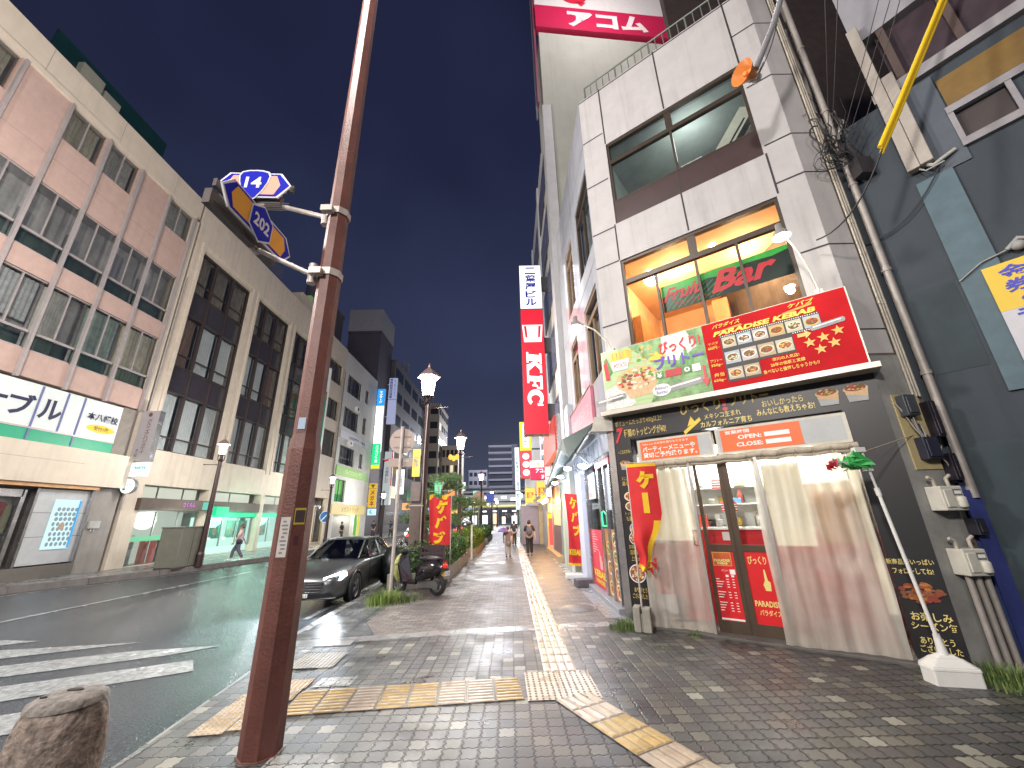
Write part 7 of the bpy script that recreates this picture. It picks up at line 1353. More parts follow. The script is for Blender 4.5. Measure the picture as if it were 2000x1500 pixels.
pine('dark low pine tree behind the control pillar', (-3.9+.5, 16.6, .3), 2.3, [(-.35, 0, 2.0, .5), (-.6, 0, 1.5, .45), (.3, 0, 2.3, .4), (0, 0, 1.1, .45)], PN, .13, 5, 300)
def tuft(label, loc, n, r, h, m, seed, wide=.01, name='grass_tuft', cat='weeds'):
    rr = random.Random(seed); g = MB().mat(m)
    for _ in range(n):
        a = rr.uniform(0, 6.283); q = r*rr.random()**.6; b = Vector((q*math.cos(a), q*math.sin(a), 0)); hh = h*rr.uniform(.4, 1.1)*(1-.4*q/r); d = Vector((math.cos(a), math.sin(a), 0))*rr.uniform(0, .5)*hh; w_ = Vector((-math.sin(a+rr.random()), math.cos(a), 0))*wide
        p1 = b+d*.35+Vector((0, 0, hh*.6)); p2 = b+d+Vector((0, 0, hh*rr.uniform(.75, 1))); g.add([b-w_, b+w_, p1+w_*.8, p1-w_*.8, p2], [(0, 1, 2, 3), (3, 2, 4)])
    return g.build(name, None, loc, 0, label, cat)
tuft('bright green weeds around the foot of the white sign pole', (-2.95, 10.1, 0), 480, .4, .44, GR, 1, .006)
tuft('dry low weeds under the scooter', (-2.5, 10.3, 0), 160, .45, .22, WD, 2)
tuft('green weeds beside the concrete block at the shop corner', (1.92, 7.55, 0), 520, .34, .15, WD, 3, .004)
tuft('patch of moss and weeds under the shop curtain', (2.85, 7.02, 0), 120, .2, .08, WD, 4, .006)
tuft('dark weeds at the foot of the teal wall behind the white base', (5.35, 5.02, 0), 600, .5, .18, WD, 5, .006)
tuft('dark weeds growing in the corner right of the white base', (5.75, 4.7, 0), 500, .5, .16, WD, 6, .006)
# ================================================================ car
CP = M('car_paint', (.14, .15, .152), .3, .75, noise=.05, coat=.6); TY = M('tyre_rubber', (.015, .015, .016), .75, noise=.1); RM = M('wheel_rim', (.32, .32, .34), .3, .8); CG = glass('car_glass', (.16, .18, .2), .12); BKP = M('black_plastic', (.015, .015, .017), .5, noise=.05); CHR = M('chrome', (.7, .7, .72), .12, 1, noise=0)
def wheel(par, x, y, z, r, w_, axis='x', name='wheel'):
    g = MB().mat(TY); X = Matrix.Translation((x, y, z)) @ Matrix.Rotation(R_(90), 4, 'Y'); g.X = X; g.lathe((0, 0, 0), [(r*.66, -w_/2), (r*.92, -w_/2), (r, -w_*.3), (r, w_*.3), (r*.92, w_/2), (r*.66, w_/2)], 28); tyre = g.build(name, par)
    g = MB().mat(RM); g.X = X; g.lathe((0, 0, 0), [(r*.66, -w_*.42), (r*.6, -w_*.3), (r*.6, w_*.3), (r*.66, w_*.42)], 28); g.cyl((0, 0, -w_*.45), (0, 0, w_*.45), r*.13, n=12)
    for k in range(5):
        a = 2*math.pi*k/5
        for da in (-.12, .12): g.tube([(r*.1*math.cos(a), r*.1*math.sin(a), w_*.4), (r*.63*math.cos(a+da), r*.63*math.sin(a+da), w_*.36)], r*.05, 4); g.tube([(r*.1*math.cos(a), r*.1*math.sin(a), -w_*.4), (r*.63*math.cos(a+da), r*.63*math.sin(a+da), -w_*.36)], r*.05, 4)
    g.build('rim', tyre); return tyre
def car(label, loc, rz, paint=CP, lights=True):
    th = thing('parked_car', label, 'car', loc, rz)
    st = [(-2.32, .55, .3, .6, .57), (-2.27, .72, .22, .68, .64), (-2.1, .82, .18, .76, .71), (-1.7, .885, .17, .85, .79), (-1.2, .91, .17, .92, .86), (-.75, .915, .17, .97, .91), (0, .92, .17, .99, .935), (.9, .92, .17, 1.0, .95), (1.6, .905, .19, 1.02, .97), (2.05, .86, .24, 1.0, .95), (2.25, .78, .3, .94, .88), (2.33, .6, .4, .8, .76)]
    g = MB().mat(paint); vs = []; n = 0
    for (y, hw, zb, zt, ze) in st:
        h = [(0, zb), (hw*.88, zb), (hw*.965, zb+.09), (hw, zb+(ze-zb)*.42), (hw*.985, zb+(ze-zb)*.7), (hw*.975, ze-.07), (hw*.9, ze), (hw*.55, zt-.012), (0, zt)]
        ring = [(x, y, z) for x, z in h]+[(-x, y, z) for x, z in h[-2:0:-1]]; n = len(ring); vs += ring
    m = len(st); g.add(vs, [(i*n+k, i*n+(k+1) % n, (i+1)*n+(k+1) % n, (i+1)*n+k) for i in range(m-1) for k in range(n)], True); g.add(vs[:n], [tuple(range(n))]); g.add(vs[-n:], [tuple(range(n))[::-1]]); body = g.build('body', th)
    base = [(.7, -.86, .955), (.83, -.35, .945), (.85, .5, .96), (.84, 1.2, .975), (.76, 1.75, 1.0), (.55, 2.02, 1.01)]; top = [(.55, -.02, 1.37), (.6, .12, 1.41), (.615, .6, 1.435), (.6, 1.05, 1.405), (.55, 1.3, 1.36), (.45, 1.42, 1.32)]
    g = MB().mat(CG); 
    for s in (1, -1):
        for i in range(1, 4): g.add([(s*base[i][0], base[i][1], base[i][2]), (s*base[i+1][0], base[i+1][1], base[i+1][2]), (s*top[i+1][0], top[i+1][1], top[i+1][2]), (s*top[i][0], top[i][1], top[i][2])], [(0, 1, 2, 3)])
        i = 0; g.add([(s*base[0][0], base[0][1], base[0][2]), (s*base[1][0], base[1][1], base[1][2]), (s*top[1][0], top[1][1], top[1][2]), (s*top[0][0], top[0][1], top[0][2])], [(0, 1, 2, 3)])
    g.build('side_window', th); g = MB().mat(CG); g.add([(-.7, -.86, .955), (-.35, -.93, .965), (.35, -.93, .965), (.7, -.86, .955), (.55, -.02, 1.37), (.28, -.06, 1.395), (-.28, -.06, 1.395), (-.55, -.02, 1.37)], [(0, 1, 6, 7), (1, 2, 5, 6), (2, 3, 4, 5)]); g.build('windscreen', th)
    g = MB().mat(CG); g.add([(-.55, 2.02, 1.01), (.55, 2.02, 1.01), (.45, 1.42, 1.32), (-.45, 1.42, 1.32)], [(0, 1, 2, 3)]); g.build('rear_window', th)
    g = MB().mat(paint); vs = []
    for (x, y, z) in top: vs += [(-x, y, z), (-x*.5, y-.02, z+.025), (x*.5, y-.02, z+.025), (x, y, z)]
    g.add(vs, [(i*4+k, i*4+k+1, (i+1)*4+k+1, (i+1)*4+k) for i in range(5) for k in range(3)], True); g.build('roof', th)
    g = MB().mat(paint)
    for s in (1, -1):
        g.tube([(s*.7, -.86, .95), (s*.63, -.45, 1.17), (s*.55, -.02, 1.37), (s*.6, .12, 1.41)], .028, 6); g.tube([(s*.85, .52, .96), (s*.615, .6, 1.43)], .03, 5); g.tube([(s*.76, 1.75, 1.0), (s*.6, 1.42, 1.25), (s*.55, 1.3, 1.36)], .05, 5); g.tube([(s*.5, 2.02, 1.01), (s*.45, 1.42, 1.32)], .05, 5)
    g.build('pillar', th); g = MB().mat(CHR)
    for s in (1, -1): g.tube([(s*.835, -.4, .955), (s*.858, .5, .967), (s*.85, 1.2, .98), (s*.77, 1.7, 1.0), (s*.63, 1.38, 1.3), (s*.62, 1.05, 1.395), (s*.635, .6, 1.425), (s*.62, .12, 1.4), (s*.7, -.2, 1.2), (s*.835, -.4, .955)], .011, 5)
    g.build('window_trim', th)
    for s, nm in ((1, ''), (-1, '')):
        g = MB().mat(paint); g.sph((s*.98, -.42, 1.0), .1, .06, .07, 10, 6); g.mat(BKP); g.tube([(s*.86, -.4, .94), (s*.95, -.42, .97)], .02, 5); g.build('mirror', th)
        g = MB().mat(M('headlight_glow', (.85, .95, 1), emit=14 if lights else .1)); g.add([(s*.46, -2.3, .56), (s*.8, -2.16, .59), (s*.875, -1.96, .68), (s*.85, -1.98, .76), (s*.7, -2.18, .74), (s*.46, -2.3, .66)], [(0, 1, 2, 3, 4, 5)]); g.build('headlight', th)
        for y in (-1.42, 1.4): wheel(th, s*.82, y, .335, .335, .22)
        g = MB().mat(BKP)
        for y in (-1.42, 1.4): g.X = Matrix.Translation((s*.905, y, .335)) @ Matrix.Rotation(R_(90), 4, 'Y'); g.lathe((0, 0, 0), [(.35, -.03), (.4, -.03), (.4, .022), (.35, .022), (.35, -.03)], 30)
        g.X = None; g.build('wheel_arch', th)
        g = MB().mat(M('tail_red', (.8, .02, .02), emit=.6)); g.box(s*.45, s*.8, 2.22, 2.3, .75, .88); g.build('tail_light', th)
    g = MB().mat(BKP); g.add([(-.42, -2.335, .35), (.42, -2.335, .35), (.48, -2.33, .58), (-.48, -2.33, .58)], [(0, 1, 2, 3)]); g.add([(-.75, -2.3, .24), (.75, -2.3, .24), (.66, -2.335, .33), (-.66, -2.335, .33)], [(0, 1, 2, 3)]); g.mat(CHR)
    for k in range(4): g.tube([(-.45, -2.345, .38+k*.055), (.45, -2.345, .38+k*.055)], .008, 4)
    g.lathe((0, 0, 0), [(0, 0)], 3); g.tube([(.09*math.cos(t*.524), -2.36, .47+.09*math.sin(t*.524)) for t in range(13)], .008, 4); g.tube([(-.78, -2.29, .25), (0, -2.37, .22), (.78, -2.29, .25)], .012, 5)
    g.build('grille', th); g = MB().mat(WH); g.box(-.165, .165, -2.375, -2.365, .27, .35); g.mat(M('plate_green', (.02, .2, .08), .5)); g.text('58-21', -.13, .14, .28, .33, -2.38, .02); g.build('number_plate', th)
    g = MB().mat(M('car_interior', (.03, .03, .032), .7)); g.box(-.75, .75, -.8, 1.7, .3, .8)
    for s in (1, -1): g.box(s*.16, s*.6, .25, .4, .8, 1.28); g.box(s*.26, s*.5, .26, .36, 1.28, 1.38)
    g.tube([(-.38+.17*math.cos(t*.4), -.42, .95+.17*math.sin(t*.4)) for t in range(17)], .015, 5); g.build('interior', th, bevel=.02)
    g = MB().mat(paint); g.mat(M('door_gap', (.005, .005, .006), .8))
    for s in (1, -1):
        for y in (-.5, .48, 1.3): g.tube([(s*.917, y, .3), (s*.925, y, .6), (s*.905, y, .93)], .006, 4)
    g.mat(CHR)
    for s in (1, -1):
        for y in (.25, 1.15): g.tube([(s*.93, y-.1, .8), (s*.93, y+.08, .81)], .014, 5)
    g.build('door_handle', th); return th
car('dark grey hatchback with glowing headlights standing at the kerb behind the pole', (-4.83, 12.35, -.1), R_(0))
for s in (1, -1): light('headlight_beam', (-4.83+s*.68, 10.05, .56), 420, (.85, .93, 1), .06, 'SPOT', (R_(79), 0, R_(180-s*3)), spot_size=R_(75), spot_blend=.7)
# ================================================================ people
def skin(name, par, V, E, R, m, sub=2):
    me = bpy.data.meshes.new(name); me.from_pydata([tuple(v) for v in V], E, []); me.materials.append(m)
    o = bpy.data.objects.new(name, me); COL.objects.link(o); o.parent = par; o.modifiers.new('k', 'SKIN')
    for i, r in enumerate(R): me.skin_vertices[0].data[i].radius = (r, r) if not isinstance(r, tuple) else r
    me.skin_vertices[0].data[0].use_root = True
    s = o.modifiers.new('s', 'SUBSURF'); s.levels = sub; s.render_levels = sub; return o
SKN = M('skin_tone', (.48, .3, .22), .55, noise=.08)
def person(label, loc, rz, H=1.65, stride=.3, top=(.5, .5, .5), bottom=(.1, .1, .1), hair=(.02, .015, .012), long_hair=False, dress=False, bag=None, arms=((.25, .0), (-.2, .0)), umbrella=False, wide=1.0, coat=False):
    th = thing('person', label, 'person', loc, rz); k = H/1.7; s = stride/2; hw = .09*wide
    P = lambda x, y, z: Vector((x*k, y*k, z*k))
    V = [P(0, 0, .95), P(0, 0, 1.15), P(0, .0, 1.36), P(0, .01, 1.47), P(0, -.01, 1.56), P(0, -.015, 1.64)]; E = [(0, 1), (1, 2), (2, 3), (3, 4), (4, 5)]; R = [.12, .11, .11, .05, .085, .075]
    for sg, (sw, out) in ((1, arms[0]), (-1, arms[1])):
        b = len(V); V += [P(sg*.17*wide, 0, 1.4), P(sg*(.21+out*.5)*wide, -sw*.3, 1.13), P(sg*(.2+out)*wide, -sw*.9-.04, .88), P(sg*(.2+out)*wide, -sw*1.05-.06, .82)]; E += [(2, b), (b, b+1), (b+1, b+2), (b+2, b+3)]; R += [.055, .042, .028, .03]
        hb = b+3
        for f in range(5):
            q = len(V); V.append(P(sg*(.2+out)*wide+(f-2)*.012, -sw*1.15-.06-.01*(f % 2), .745 if f != 0 else .79)); E.append((hb, q)); R.append(.009)
    for sg, yy in ((1, s), (-1, -s)):
        b = len(V); kn = -abs(s)*.25-.03; V += [P(sg*hw, 0, .9), P(sg*hw, yy*.45+kn, .5), P(sg*hw, yy, .09), P(sg*hw, yy-.11, .04)]; E += [(0, b), (b, b+1), (b+1, b+2), (b+2, b+3)]; R += [.085, .058, .04, .038]
    skin('body', th, V, E, [r*k for r in R], SKN)
    tm = M('cloth_%02d%02d%02d' % tuple(int(c*99) for c in top), top, .8, noise=.12, ns=8); bm = M('cloth_%02d%02d%02d' % tuple(int(c*99) for c in bottom), bottom, .8, noise=.12, ns=8)
    tv = [P(0, 0, .93 if not coat else .55), P(0, 0, 1.12), P(0, 0, 1.32), P(0, 0, 1.44)]; te = [(0, 1), (1, 2), (2, 3)]; tr = [.155*wide, .145*wide, .15*wide, .07]
    for sg, (sw, out) in ((1, arms[0]), (-1, arms[1])): b = len(tv); tv += [P(sg*.18*wide, 0, 1.4), P(sg*(.22+out*.5)*wide, -sw*.3, 1.15)]; te += [(2, b), (b, b+1)]; tr += [.075, .065]
    skin('shirt', th, tv, te, [r*k for r in tr], tm)
    if dress:
        g = MB().mat(bm); g.lathe((0, 0, 0), [(.14*k, 1.05*k), (.18*k*wide, .9*k), (.21*k*wide, .6*k), (.24*k*wide, .3*k)], 18); g.build('skirt', th)
    else:
        tv = [P(0, 0, .97)]; te = []; tr = [.145*wide]
        for sg, yy in ((1, s), (-1, -s)): b = len(tv); kn = -abs(s)*.25-.03; tv += [P(sg*hw, 0, .86), P(sg*hw, yy*.45+kn, .5), P(sg*hw, yy, .12)]; te += [(0, b), (b, b+1), (b+1, b+2)]; tr += [.105*wide, .085*wide, .075*wide]
        skin('trousers', th, tv, te, [r*k for r in tr], bm)
    g = MB().mat(M('hair_%02d' % int(hair[0]*99), hair, .6, noise=.2)); g.sph((0, .025*k, 1.62*k), .1*k, .11*k, .115*k, 12, 8)
    if long_hair: g.sph((0, .08*k, 1.48*k), .08*k, .05*k, .17*k, 10, 7)
    g.build('hair', th); g = MB().mat(M('eye_dark', (.02, .015, .01), .4))
    for sx2 in (-.032, .032): g.sph((sx2*k, -.088*k, 1.6*k), .009, .006, .006, 6, 4)
    g.mat(M('lip', (.35, .12, .1), .5)); g.box(-.02*k, .02*k, -.092*k, -.086*k, 1.535*k, 1.542*k); g.mat(SKN); g.tube([(0, -.09*k, 1.59*k), (0, -.108*k, 1.565*k)], .01, 5); [g.sph((sx2*k, 0, 1.59*k), .015, .025, .03, 6, 5) for sx2 in (-.09, .09)]; g.build('face', th)
    g = MB().mat(M('shoe_dark', (.03, .03, .03), .5) if not bag == 'sling' else WH)
    for sg, yy in ((1, s), (-1, -s)): g.sph((sg*hw*k, (yy-.06)*k, .045*k), .045, .12, .045, 10, 6)
    g.build('shoes', th)
    if bag == 'backpack': g = MB().mat(M('pack_grey', (.09, .09, .11), .7, noise=.2)); g.sph((0, .17*k, 1.2*k), .16*k, .1*k, .24*k, 12, 8); [g.tube([(sx2, .1, 1.42*k), (sx2*1.1, -.11, 1.36*k), (sx2, -.13, 1.1*k), (sx2, .1, 1.05*k)], .014, 5) for sx2 in (-.09, .09)]; g.build('backpack', th)
    if bag == 'sling': g = MB().mat(M('sling_navy', (.02, .02, .06), .6)); g.tube([(-.12*k, -.1, 1.43*k), (.03*k, -.17*k, 1.2*k), (.17*k, -.13*k, .98*k)], .018, 5); g.sph((.2*k, .0, .9*k), .06, .12, .12, 10, 7); g.build('sling_bag', th)
    if umbrella:
        u = thing('umbrella', 'small violet umbrella held low by the person in the brown coat', 'umbrella', (loc[0]-.22, loc[1]-.05, loc[2])); g = MB().mat(M('umbrella_violet', (.16, .1, .3), .5, noise=.1)); g.lathe((0, 0, 1.52), [(.3, -.4), (.25, -.3), (.15, -.23), (0, -.2)], 10); g.build('canopy', u); g = MB().mat(STEEL); g.tube([(0, 0, .75), (0, 0, 1.36)], .01, 5); g.build('shaft', u)
    return th
person('person in black with a grey backpack walking away near the wall', (.88, 20.6, 0), R_(180), 1.62, .22, (.02, .02, .022), (.02, .02, .03), bag='backpack', arms=((.1, .0), (-.2, .08)), wide=1.05)
person('person in a brown coat and pale trousers walking away under a violet umbrella', (-.17, 20.4, 0), R_(180), 1.36, .25, (.2, .13, .11), (.33, .3, .27), hair=(.08, .05, .07), arms=((.2, .03), (-.15, .02)), umbrella=True, coat=True, wide=1.15)
person('person in dark clothes half hidden beyond the person in the brown coat', (.18, 27.5, 0), R_(180), 1.55, .25, (.03, .03, .04), (.04, .04, .04), arms=((.1, .05), (-.1, .05)))
person('person in a pale pink shirt with navy sling bag passing the green bank', (-13.85, 21.5, .06), R_(-60), 1.68, .5, (.6, .46, .45), (.1, .11, .15), hair=(.12, .07, .04), bag='sling', arms=((.2, .12), (-.3, .15)))
person('person in dark clothes facing the camera on the far pavement', (-13.2, 40, .06), R_(0), 1.7, .3, (.03, .03, .04), (.05, .05, .06))
person('person in a dark blue top farther up the far pavement', (-12.4, 43, .06), R_(150), 1.7, .3, (.03, .05, .1), (.05, .05, .06))
person('person in dark clothes standing by the glasses shop shutter', (-14.6, 36, .06), R_(90), 1.7, .3, (.02, .02, .03), (.05, .05, .06))
# driver in the car
dr_ = thing('person', 'driver sitting behind the windscreen of the dark grey car', 'person', (-5.2, 12.55, .32))
skin('body', dr_, [(0, 0, .15), (0, .03, .4), (0, .02, .55), (0, 0, .66), (0, -.01, .74), (.2, 0, .5), (.24, -.2, .35), (.1, -.42, .5), (-.2, 0, .5), (-.24, -.2, .35), (-.1, -.42, .5)], [(0, 1), (1, 2), (2, 3), (3, 4), (2, 5), (5, 6), (6, 7), (2, 8), (8, 9), (9, 10)], [.13, .14, .09, .09, .08, .06, .045, .035, .06, .045, .035], SKN)
skin('shirt', dr_, [(0, 0, .13), (0, .03, .36), (0, .03, .48), (.2, 0, .5), (.24, -.18, .37), (-.2, 0, .5), (-.24, -.18, .37)], [(0, 1), (1, 2), (2, 3), (3, 4), (2, 5), (5, 6)], [.15, .16, .12, .08, .06, .08, .06], M('shirt_dark', (.04, .04, .05), .8))
g = MB().mat(MATS['hair_02'] if 'hair_02' in MATS else M('hair_x', (.02, .015, .01), .6)); g.sph((0, .03, .77), .1, .1, .1); g.build('hair', dr_)
# ================================================================ scooter and what stands by it
sc = thing('scooter', 'black scooter with a red tail light parked by the planter', 'scooter', (-2.4, 11.15, 0), R_(62)); SB = M('scooter_black', (.02, .015, .02), .18, .2, noise=.05, coat=.5)
wheel(sc, 0, -.6, .24, .24, .1); wheel(sc, 0, .65, .24, .24, .1)
g = MB().mat(SB); vs = []; st = [(-.78, .1, .58, .72), (-.6, .17, .45, .82), (-.3, .19, .36, .82), (-.02, .15, .3, .7), (.05, .1, .28, .45)]
for (y, hw, zb, zt) in st: vs += [(-hw, y, zb), (-hw*1.05, y, (zb+zt)/2), (-hw*.7, y, zt), (hw*.7, y, zt), (hw*1.05, y, (zb+zt)/2), (hw, y, zb)]
g.add(vs, [(i*6+k, i*6+(k+1) % 6, (i+1)*6+(k+1) % 6, (i+1)*6+k) for i in range(4) for k in range(6)], True); g.add(vs[:6], [tuple(range(6))]); g.build('rear_cowl', sc)
g = MB().mat(M('seat_vinyl', (.02, .018, .02), .5)); g.sph((0, -.35, .84), .16, .36, .07); g.build('seat', sc)
g = MB().mat(SB); g.box(-.14, .14, .0, .42, .24, .31); g.add([(-.2, .38, .28), (.2, .38, .28), (.22, .5, .7), (.12, .5, .92), (-.12, .5, .92), (-.22, .5, .7), (-.2, .44, .28), (.2, .44, .28), (.22, .56, .7), (.12, .56, .92), (-.12, .56, .92), (-.22, .56, .7)], [(0, 1, 2, 3, 4, 5), (6, 11, 10, 9, 8, 7), (0, 6, 7, 1), (1, 7, 8, 2), (2, 8, 9, 3), (3, 9, 10, 4), (4, 10, 11, 5), (5, 11, 6, 0)]); g.sph((0, .66, .46), .08, .2, .06); g.build('leg_shield', sc, bevel=.01)
g = MB().mat(M('engine_grey', (.2, .2, .2), .4, .7, noise=.2)); g.box(-.12, -.04, -.62, -.05, .18, .34); g.cyl((-.13, -.6, .24), (-.05, -.6, .24), .1, n=14); g.tube([(.12, -.1, .22), (.13, -.7, .3), (.13, -.85, .34)], .05, 8); g.tube([(-.1, -.58, .28), (-.12, -.62, .62)], .025, 7); g.tube([(0, .65, .24), (0, .55, .6), (0, .5, .95)], .025, 6); g.build('engine', sc)
g = MB().mat(BKP); g.tube([(-.32, .4, .98), (-.12, .48, 1.0), (.12, .48, 1.0), (.32, .4, .98)], .02, 6); g.sph((0, .52, 1.0), .13, .1, .09); g.tube([(-.2, .45, 1.0), (-.26, .42, 1.2)], .008, 4); g.sph((-.27, .42, 1.22), .06, .015, .045); g.tube([(.2, .45, 1.0), (.26, .42, 1.2)], .008, 4); g.sph((.27, .42, 1.22), .06, .015, .045); g.box(-.1, .1, -.86, -.6, .56, .62); g.build('handlebar', sc)
g = MB().mat(M('tail_lens', (.9, .04, .02), emit=.7)); g.sph((0, -.82, .68), .1, .05, .055); g.build('tail_light', sc); g = MB().mat(WH); g.box(-.1, .1, -.9, -.895, .46, .57); g.mat(MATS['sign_blueink']); g.text('K 24', -.08, .08, .48, .55, -.9, .02); g.build('number_plate', sc)
g = MB().mat(M('cover_stripe', (.42, .44, .16), .7, noise=.85, ns=9)); g.sph((0, .62, .6), .26, .12, .36, 14, 9); g.build('leg_cover', sc)
mc = thing('covered_motorbike', 'black covered motorbike behind the scooter beside the car', 'motorbike', (-3.25, 12.9, 0), R_(70)); g = MB().mat(M('cover_black', (.015, .018, .02), .45, noise=.2, ns=8, bump=.5, bs=9)); vs = []; st = [(-.95, .1, .2, .5), (-.75, .2, .1, .8), (-.3, .24, .06, .86), (.05, .2, .06, .8), (.32, .33, .06, 1.05), (.5, .3, .08, 1.02), (.75, .14, .12, .7), (.95, .08, .15, .5)]
for (y, hw, zb, zt) in st: vs += [(-hw, y, zb), (-hw*1.02, y, (zb+zt)*.5), (-hw*.5, y, zt), (hw*.5, y, zt), (hw*1.02, y, (zb+zt)*.5), (hw, y, zb)]
g.add(vs, [(i*6+k, i*6+(k+1) % 6, (i+1)*6+(k+1) % 6, (i+1)*6+k) for i in range(7) for k in range(6)], True); g.add(vs[:6], [tuple(range(6))]); g.add(vs[-6:], [tuple(range(6))[::-1]]); g.build('cover', mc); wheel(mc, 0, -.7, .27, .27, .12)
g = MB().mat(M('crate_dark', (.05, .03, .035), .6, noise=.3)); g.wall(-.33, .33, 0, .34, [(-.3+.1*i, -.23+.1*i, .05, .13) for i in range(6)]+[(-.3+.1*i, -.23+.1*i, .19, .28) for i in range(6)], -.22, -.2); g.box(-.33, .33, .2, .22, 0, .34); g.box(-.33, -.31, -.2, .2, 0, .34); g.box(.31, .33, -.2, .2, 0, .34); g.box(-.31, .31, -.2, .2, 0, .02); g.build('crate', None, (-2.2, 11.95, .75), R_(6), 'dark plastic crate at the foot of the red banner above the scooter', 'crate')
g = MB().mat(M('flyer_red', (.55, .1, .08), .6, noise=.4, ns=8)); g.box(-.22, .22, 0, .02, 0, .42); g.mat(CY); g.box(-.02, .16, -.01, 0, .0, .18); g.build('red_notice', None, (-2.02, 11.93, .3), R_(8), 'small red and yellow notice board against the planter under the crate', 'notice')
# distant cars and queue of tail lights
for k, (x, y, lab) in enumerate(((-7.2, 34, 'dark car with red tail lights waiting far up the road'), (-6.6, 46, 'second dark car with red tail lights farther up the road'))):
    t2_ = thing('distant_car', lab, 'car', (x, y, -.1)); g = MB().mat(CP); vs = []
    for (yy, hw, zb, zt) in ((-2.1, .7, .3, .8), (-2.0, .85, .2, .95), (-1.4, .7, .2, 1.4), (.2, .7, .2, 1.45), (1.0, .85, .2, .95), (2.1, .75, .25, .7)): vs += [(-hw*1.05, yy, zb), (-.88, yy, .6), (-hw*.9, yy, zt), (hw*.9, yy, zt), (.88, yy, .6), (hw*1.05, yy, zb)]
    g.add(vs, [(i*6+q, i*6+(q+1) % 6, (i+1)*6+(q+1) % 6, (i+1)*6+q) for i in range(5) for q in range(6)], True); g.add(vs[:6], [tuple(range(6))]); g.build('body', t2_)
    for s in (1, -1):
        g = MB().mat(M('brake_red', (1, .05, .05), emit=3)); g.box(s*.55, s*.82, -2.16, -2.1, .7, .85); g.build('tail_light', t2_)
        for yy in (-1.3, 1.3): wheel(t2_, s*.78, yy, .32, .32, .2)
# ================================================================ small far things that fill the end of the street
fr_ = random.Random(77)
FARC = [((1, .75, .15), 'yellow'), ((1, .35, .1), 'orange'), ((.95, .98, 1), 'white'), ((.2, .8, .4), 'green'), ((.3, .5, 1), 'blue'), ((1, .2, .25), 'red')]
wh_ = ['above the pavement past the glasses shop', 'on the long grey block', 'high on the long grey block', 'near the tan building', 'low beside the tan building', 'just before the railway', 'beneath the paper lanterns', 'over the far road', 'by the pale shop block', 'left of the third lantern', 'under the tan building', 'at the station corner', 'beside the station corner', 'near the viaduct leg']
for i, (x, y, z, w_, h) in enumerate(((-16.2, 57, 5.2, 1.1, 3.4), (-16.4, 62, 3.2, 1.4, 1.0), (-16.2, 66, 8.5, 1.2, 4.5), (-16, 71, 4.2, 1.4, 2.6), (-15.5, 76, 2.8, 2.2, .9), (-15, 80, 5.5, 1.2, 3.5), (-14.6, 84, 3.0, 2.4, 1.1), (-13.5, 88, 6.5, 1.4, 2.4), (-13.4, 87.5, 2.8, 2.2, 1.2), (-11.8, 92, 4.5, 1.2, 2.6), (-10.4, 95, 3.2, 1.8, 1.0), (-9, 98, 6.0, 1.2, 2.0), (-12.4, 97, 8.0, 1.6, 2.0), (-16.5, 60, 12.0, 1.0, 3.0))):
    c, nm = FARC[(i*5+2) % 6]; th = thing('street_sign', 'small '+nm+' lit sign '+wh_[i], 'sign', (x, y, z)); g = MB().mat(M('far_sign_'+nm, c, emit=1.3)); g.box(0, w_, 0, .25, 0, h); g.build('panel', th); g = MB().mat(WH); g.text(fr_.choice(['酒場', '歯科', '薬局', '学習塾', '整体', 'カフェ']), w_*.15, w_*.85, h*.25, h*.75, -.01, .03); g.build('lettering', th)
FSL = M('far_street_glow', (1, .97, .9), emit=9)
for i, (x, y, z) in enumerate(((-13.6, 58, 4.5), (-13.4, 74, 4.3), (-8.5, 96, 5.0), (1.5, 60, 4.6), (1.4, 80, 4.4), (-5.5, 99, 4.6))):
    th = thing('street_lamp', ['lamp', 'lamp', 'lamp', 'lamp', 'lamp', 'lamp'][i]+' seen far up the '+['left pavement past the glasses shop', 'left pavement beside the tan building', 'left pavement before the railway', 'right pavement behind the hoarding', 'right pavement near the railway', 'median just before the railway'][i], 'street lamp', (x, y, 0), 0, 'lantern street lamps'); g = MB().mat(LM); g.tube([(0, 0, 0), (0, 0, z)], .07, 6); g.build('post', th); g = MB().mat(FSL); g.sph((0, 0, z+.2), .28, .28, .34, 8, 6); g.build('lantern', th); light('far_lamp_light', (x, y-.5, z), 500, (1, .96, .9), .2)
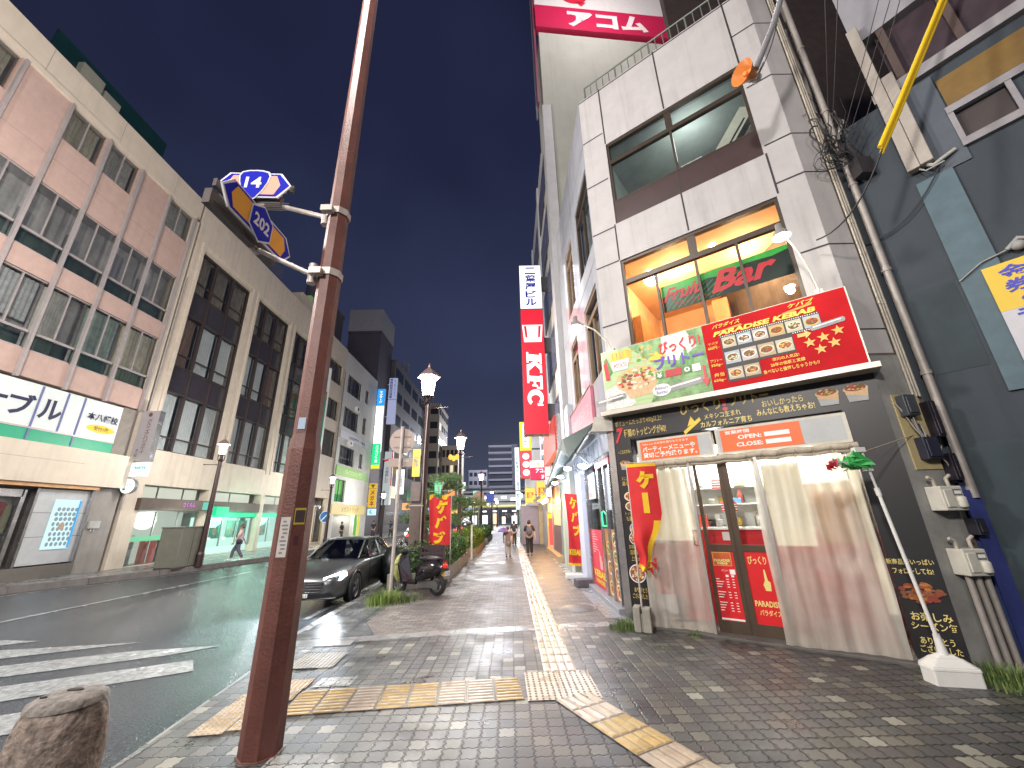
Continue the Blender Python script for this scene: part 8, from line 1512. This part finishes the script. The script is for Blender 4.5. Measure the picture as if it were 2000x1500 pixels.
for i, (x, y, lab) in enumerate(((-6.0, 58, 'third dark car with red tail lights near the railway'), (-8.8, 40, 'oncoming pale car with headlights beyond the parked car'))):
    th = thing('distant_car', lab, 'car', (x, y, -.1)); g = MB().mat(CP if i == 0 else M('car_pale', (.4, .4, .42), .3)); vs = []
    for (yy, hw, zb, zt) in ((-2.1, .7, .3, .8), (-2.0, .85, .2, .95), (-1.0, .7, .2, 1.4), (.8, .7, .2, 1.45), (1.5, .85, .2, .95), (2.1, .75, .25, .7)): vs += [(-hw*1.05, yy, zb), (-.88, yy, .6), (-hw*.9, yy, zt), (hw*.9, yy, zt), (.88, yy, .6), (hw*1.05, yy, zb)]
    g.add(vs, [(a*6+q, a*6+(q+1) % 6, (a+1)*6+(q+1) % 6, (a+1)*6+q) for a in range(5) for q in range(6)], True); g.add(vs[:6], [tuple(range(6))]); g.build('body', th)
    for s in (1, -1): g = MB().mat(M('brake_red', (1, .05, .05), emit=3) if i == 0 else FSL); g.box(s*.55, s*.82, -2.16, -2.1, .62, .8); g.build('tail_light' if i == 0 else 'headlight', th)
# roof clutter and wall fittings on the near facades
for (x, y, z, lab) in ((9.2, .3, 19.5, 'small box'),): pass
for i, (yy, zz) in enumerate(((39.1, 6.4), (39.15, 10.6), (18.25, 8.2))):
    g = MB().mat(PIPE); g.tube([(0, 0, -zz+.1 if i < 1 else -6), (0, 0, 6)], .05, 7); g.build('downpipe', None, (-17.28, yy, zz+ (0 if i == 0 else .3)), 0, ['downpipe on the joint of the beige and white buildings, lower length', 'downpipe on the joint of the beige and white buildings, upper length', 'downpipe between the pink and beige buildings'][i], 'pipe')
for i, (yy, zz) in enumerate(((42.2, 9.45), (43.2, 13.5))):
    th = thing('outdoor_unit', ['air conditioner unit on the white building below its middle windows', 'air conditioner unit high on the white building'][i], 'air conditioner', (-17.2, yy, zz), R_(90)); g = MB().mat(WHITE); g.box(-.4, .4, -.15, .15, 0, .55); g.mat(BKP); g.cyl((-.1, -.152, .28), (-.1, -.16, .28), .2, n=16); g.build('casing', th, bevel=.02)
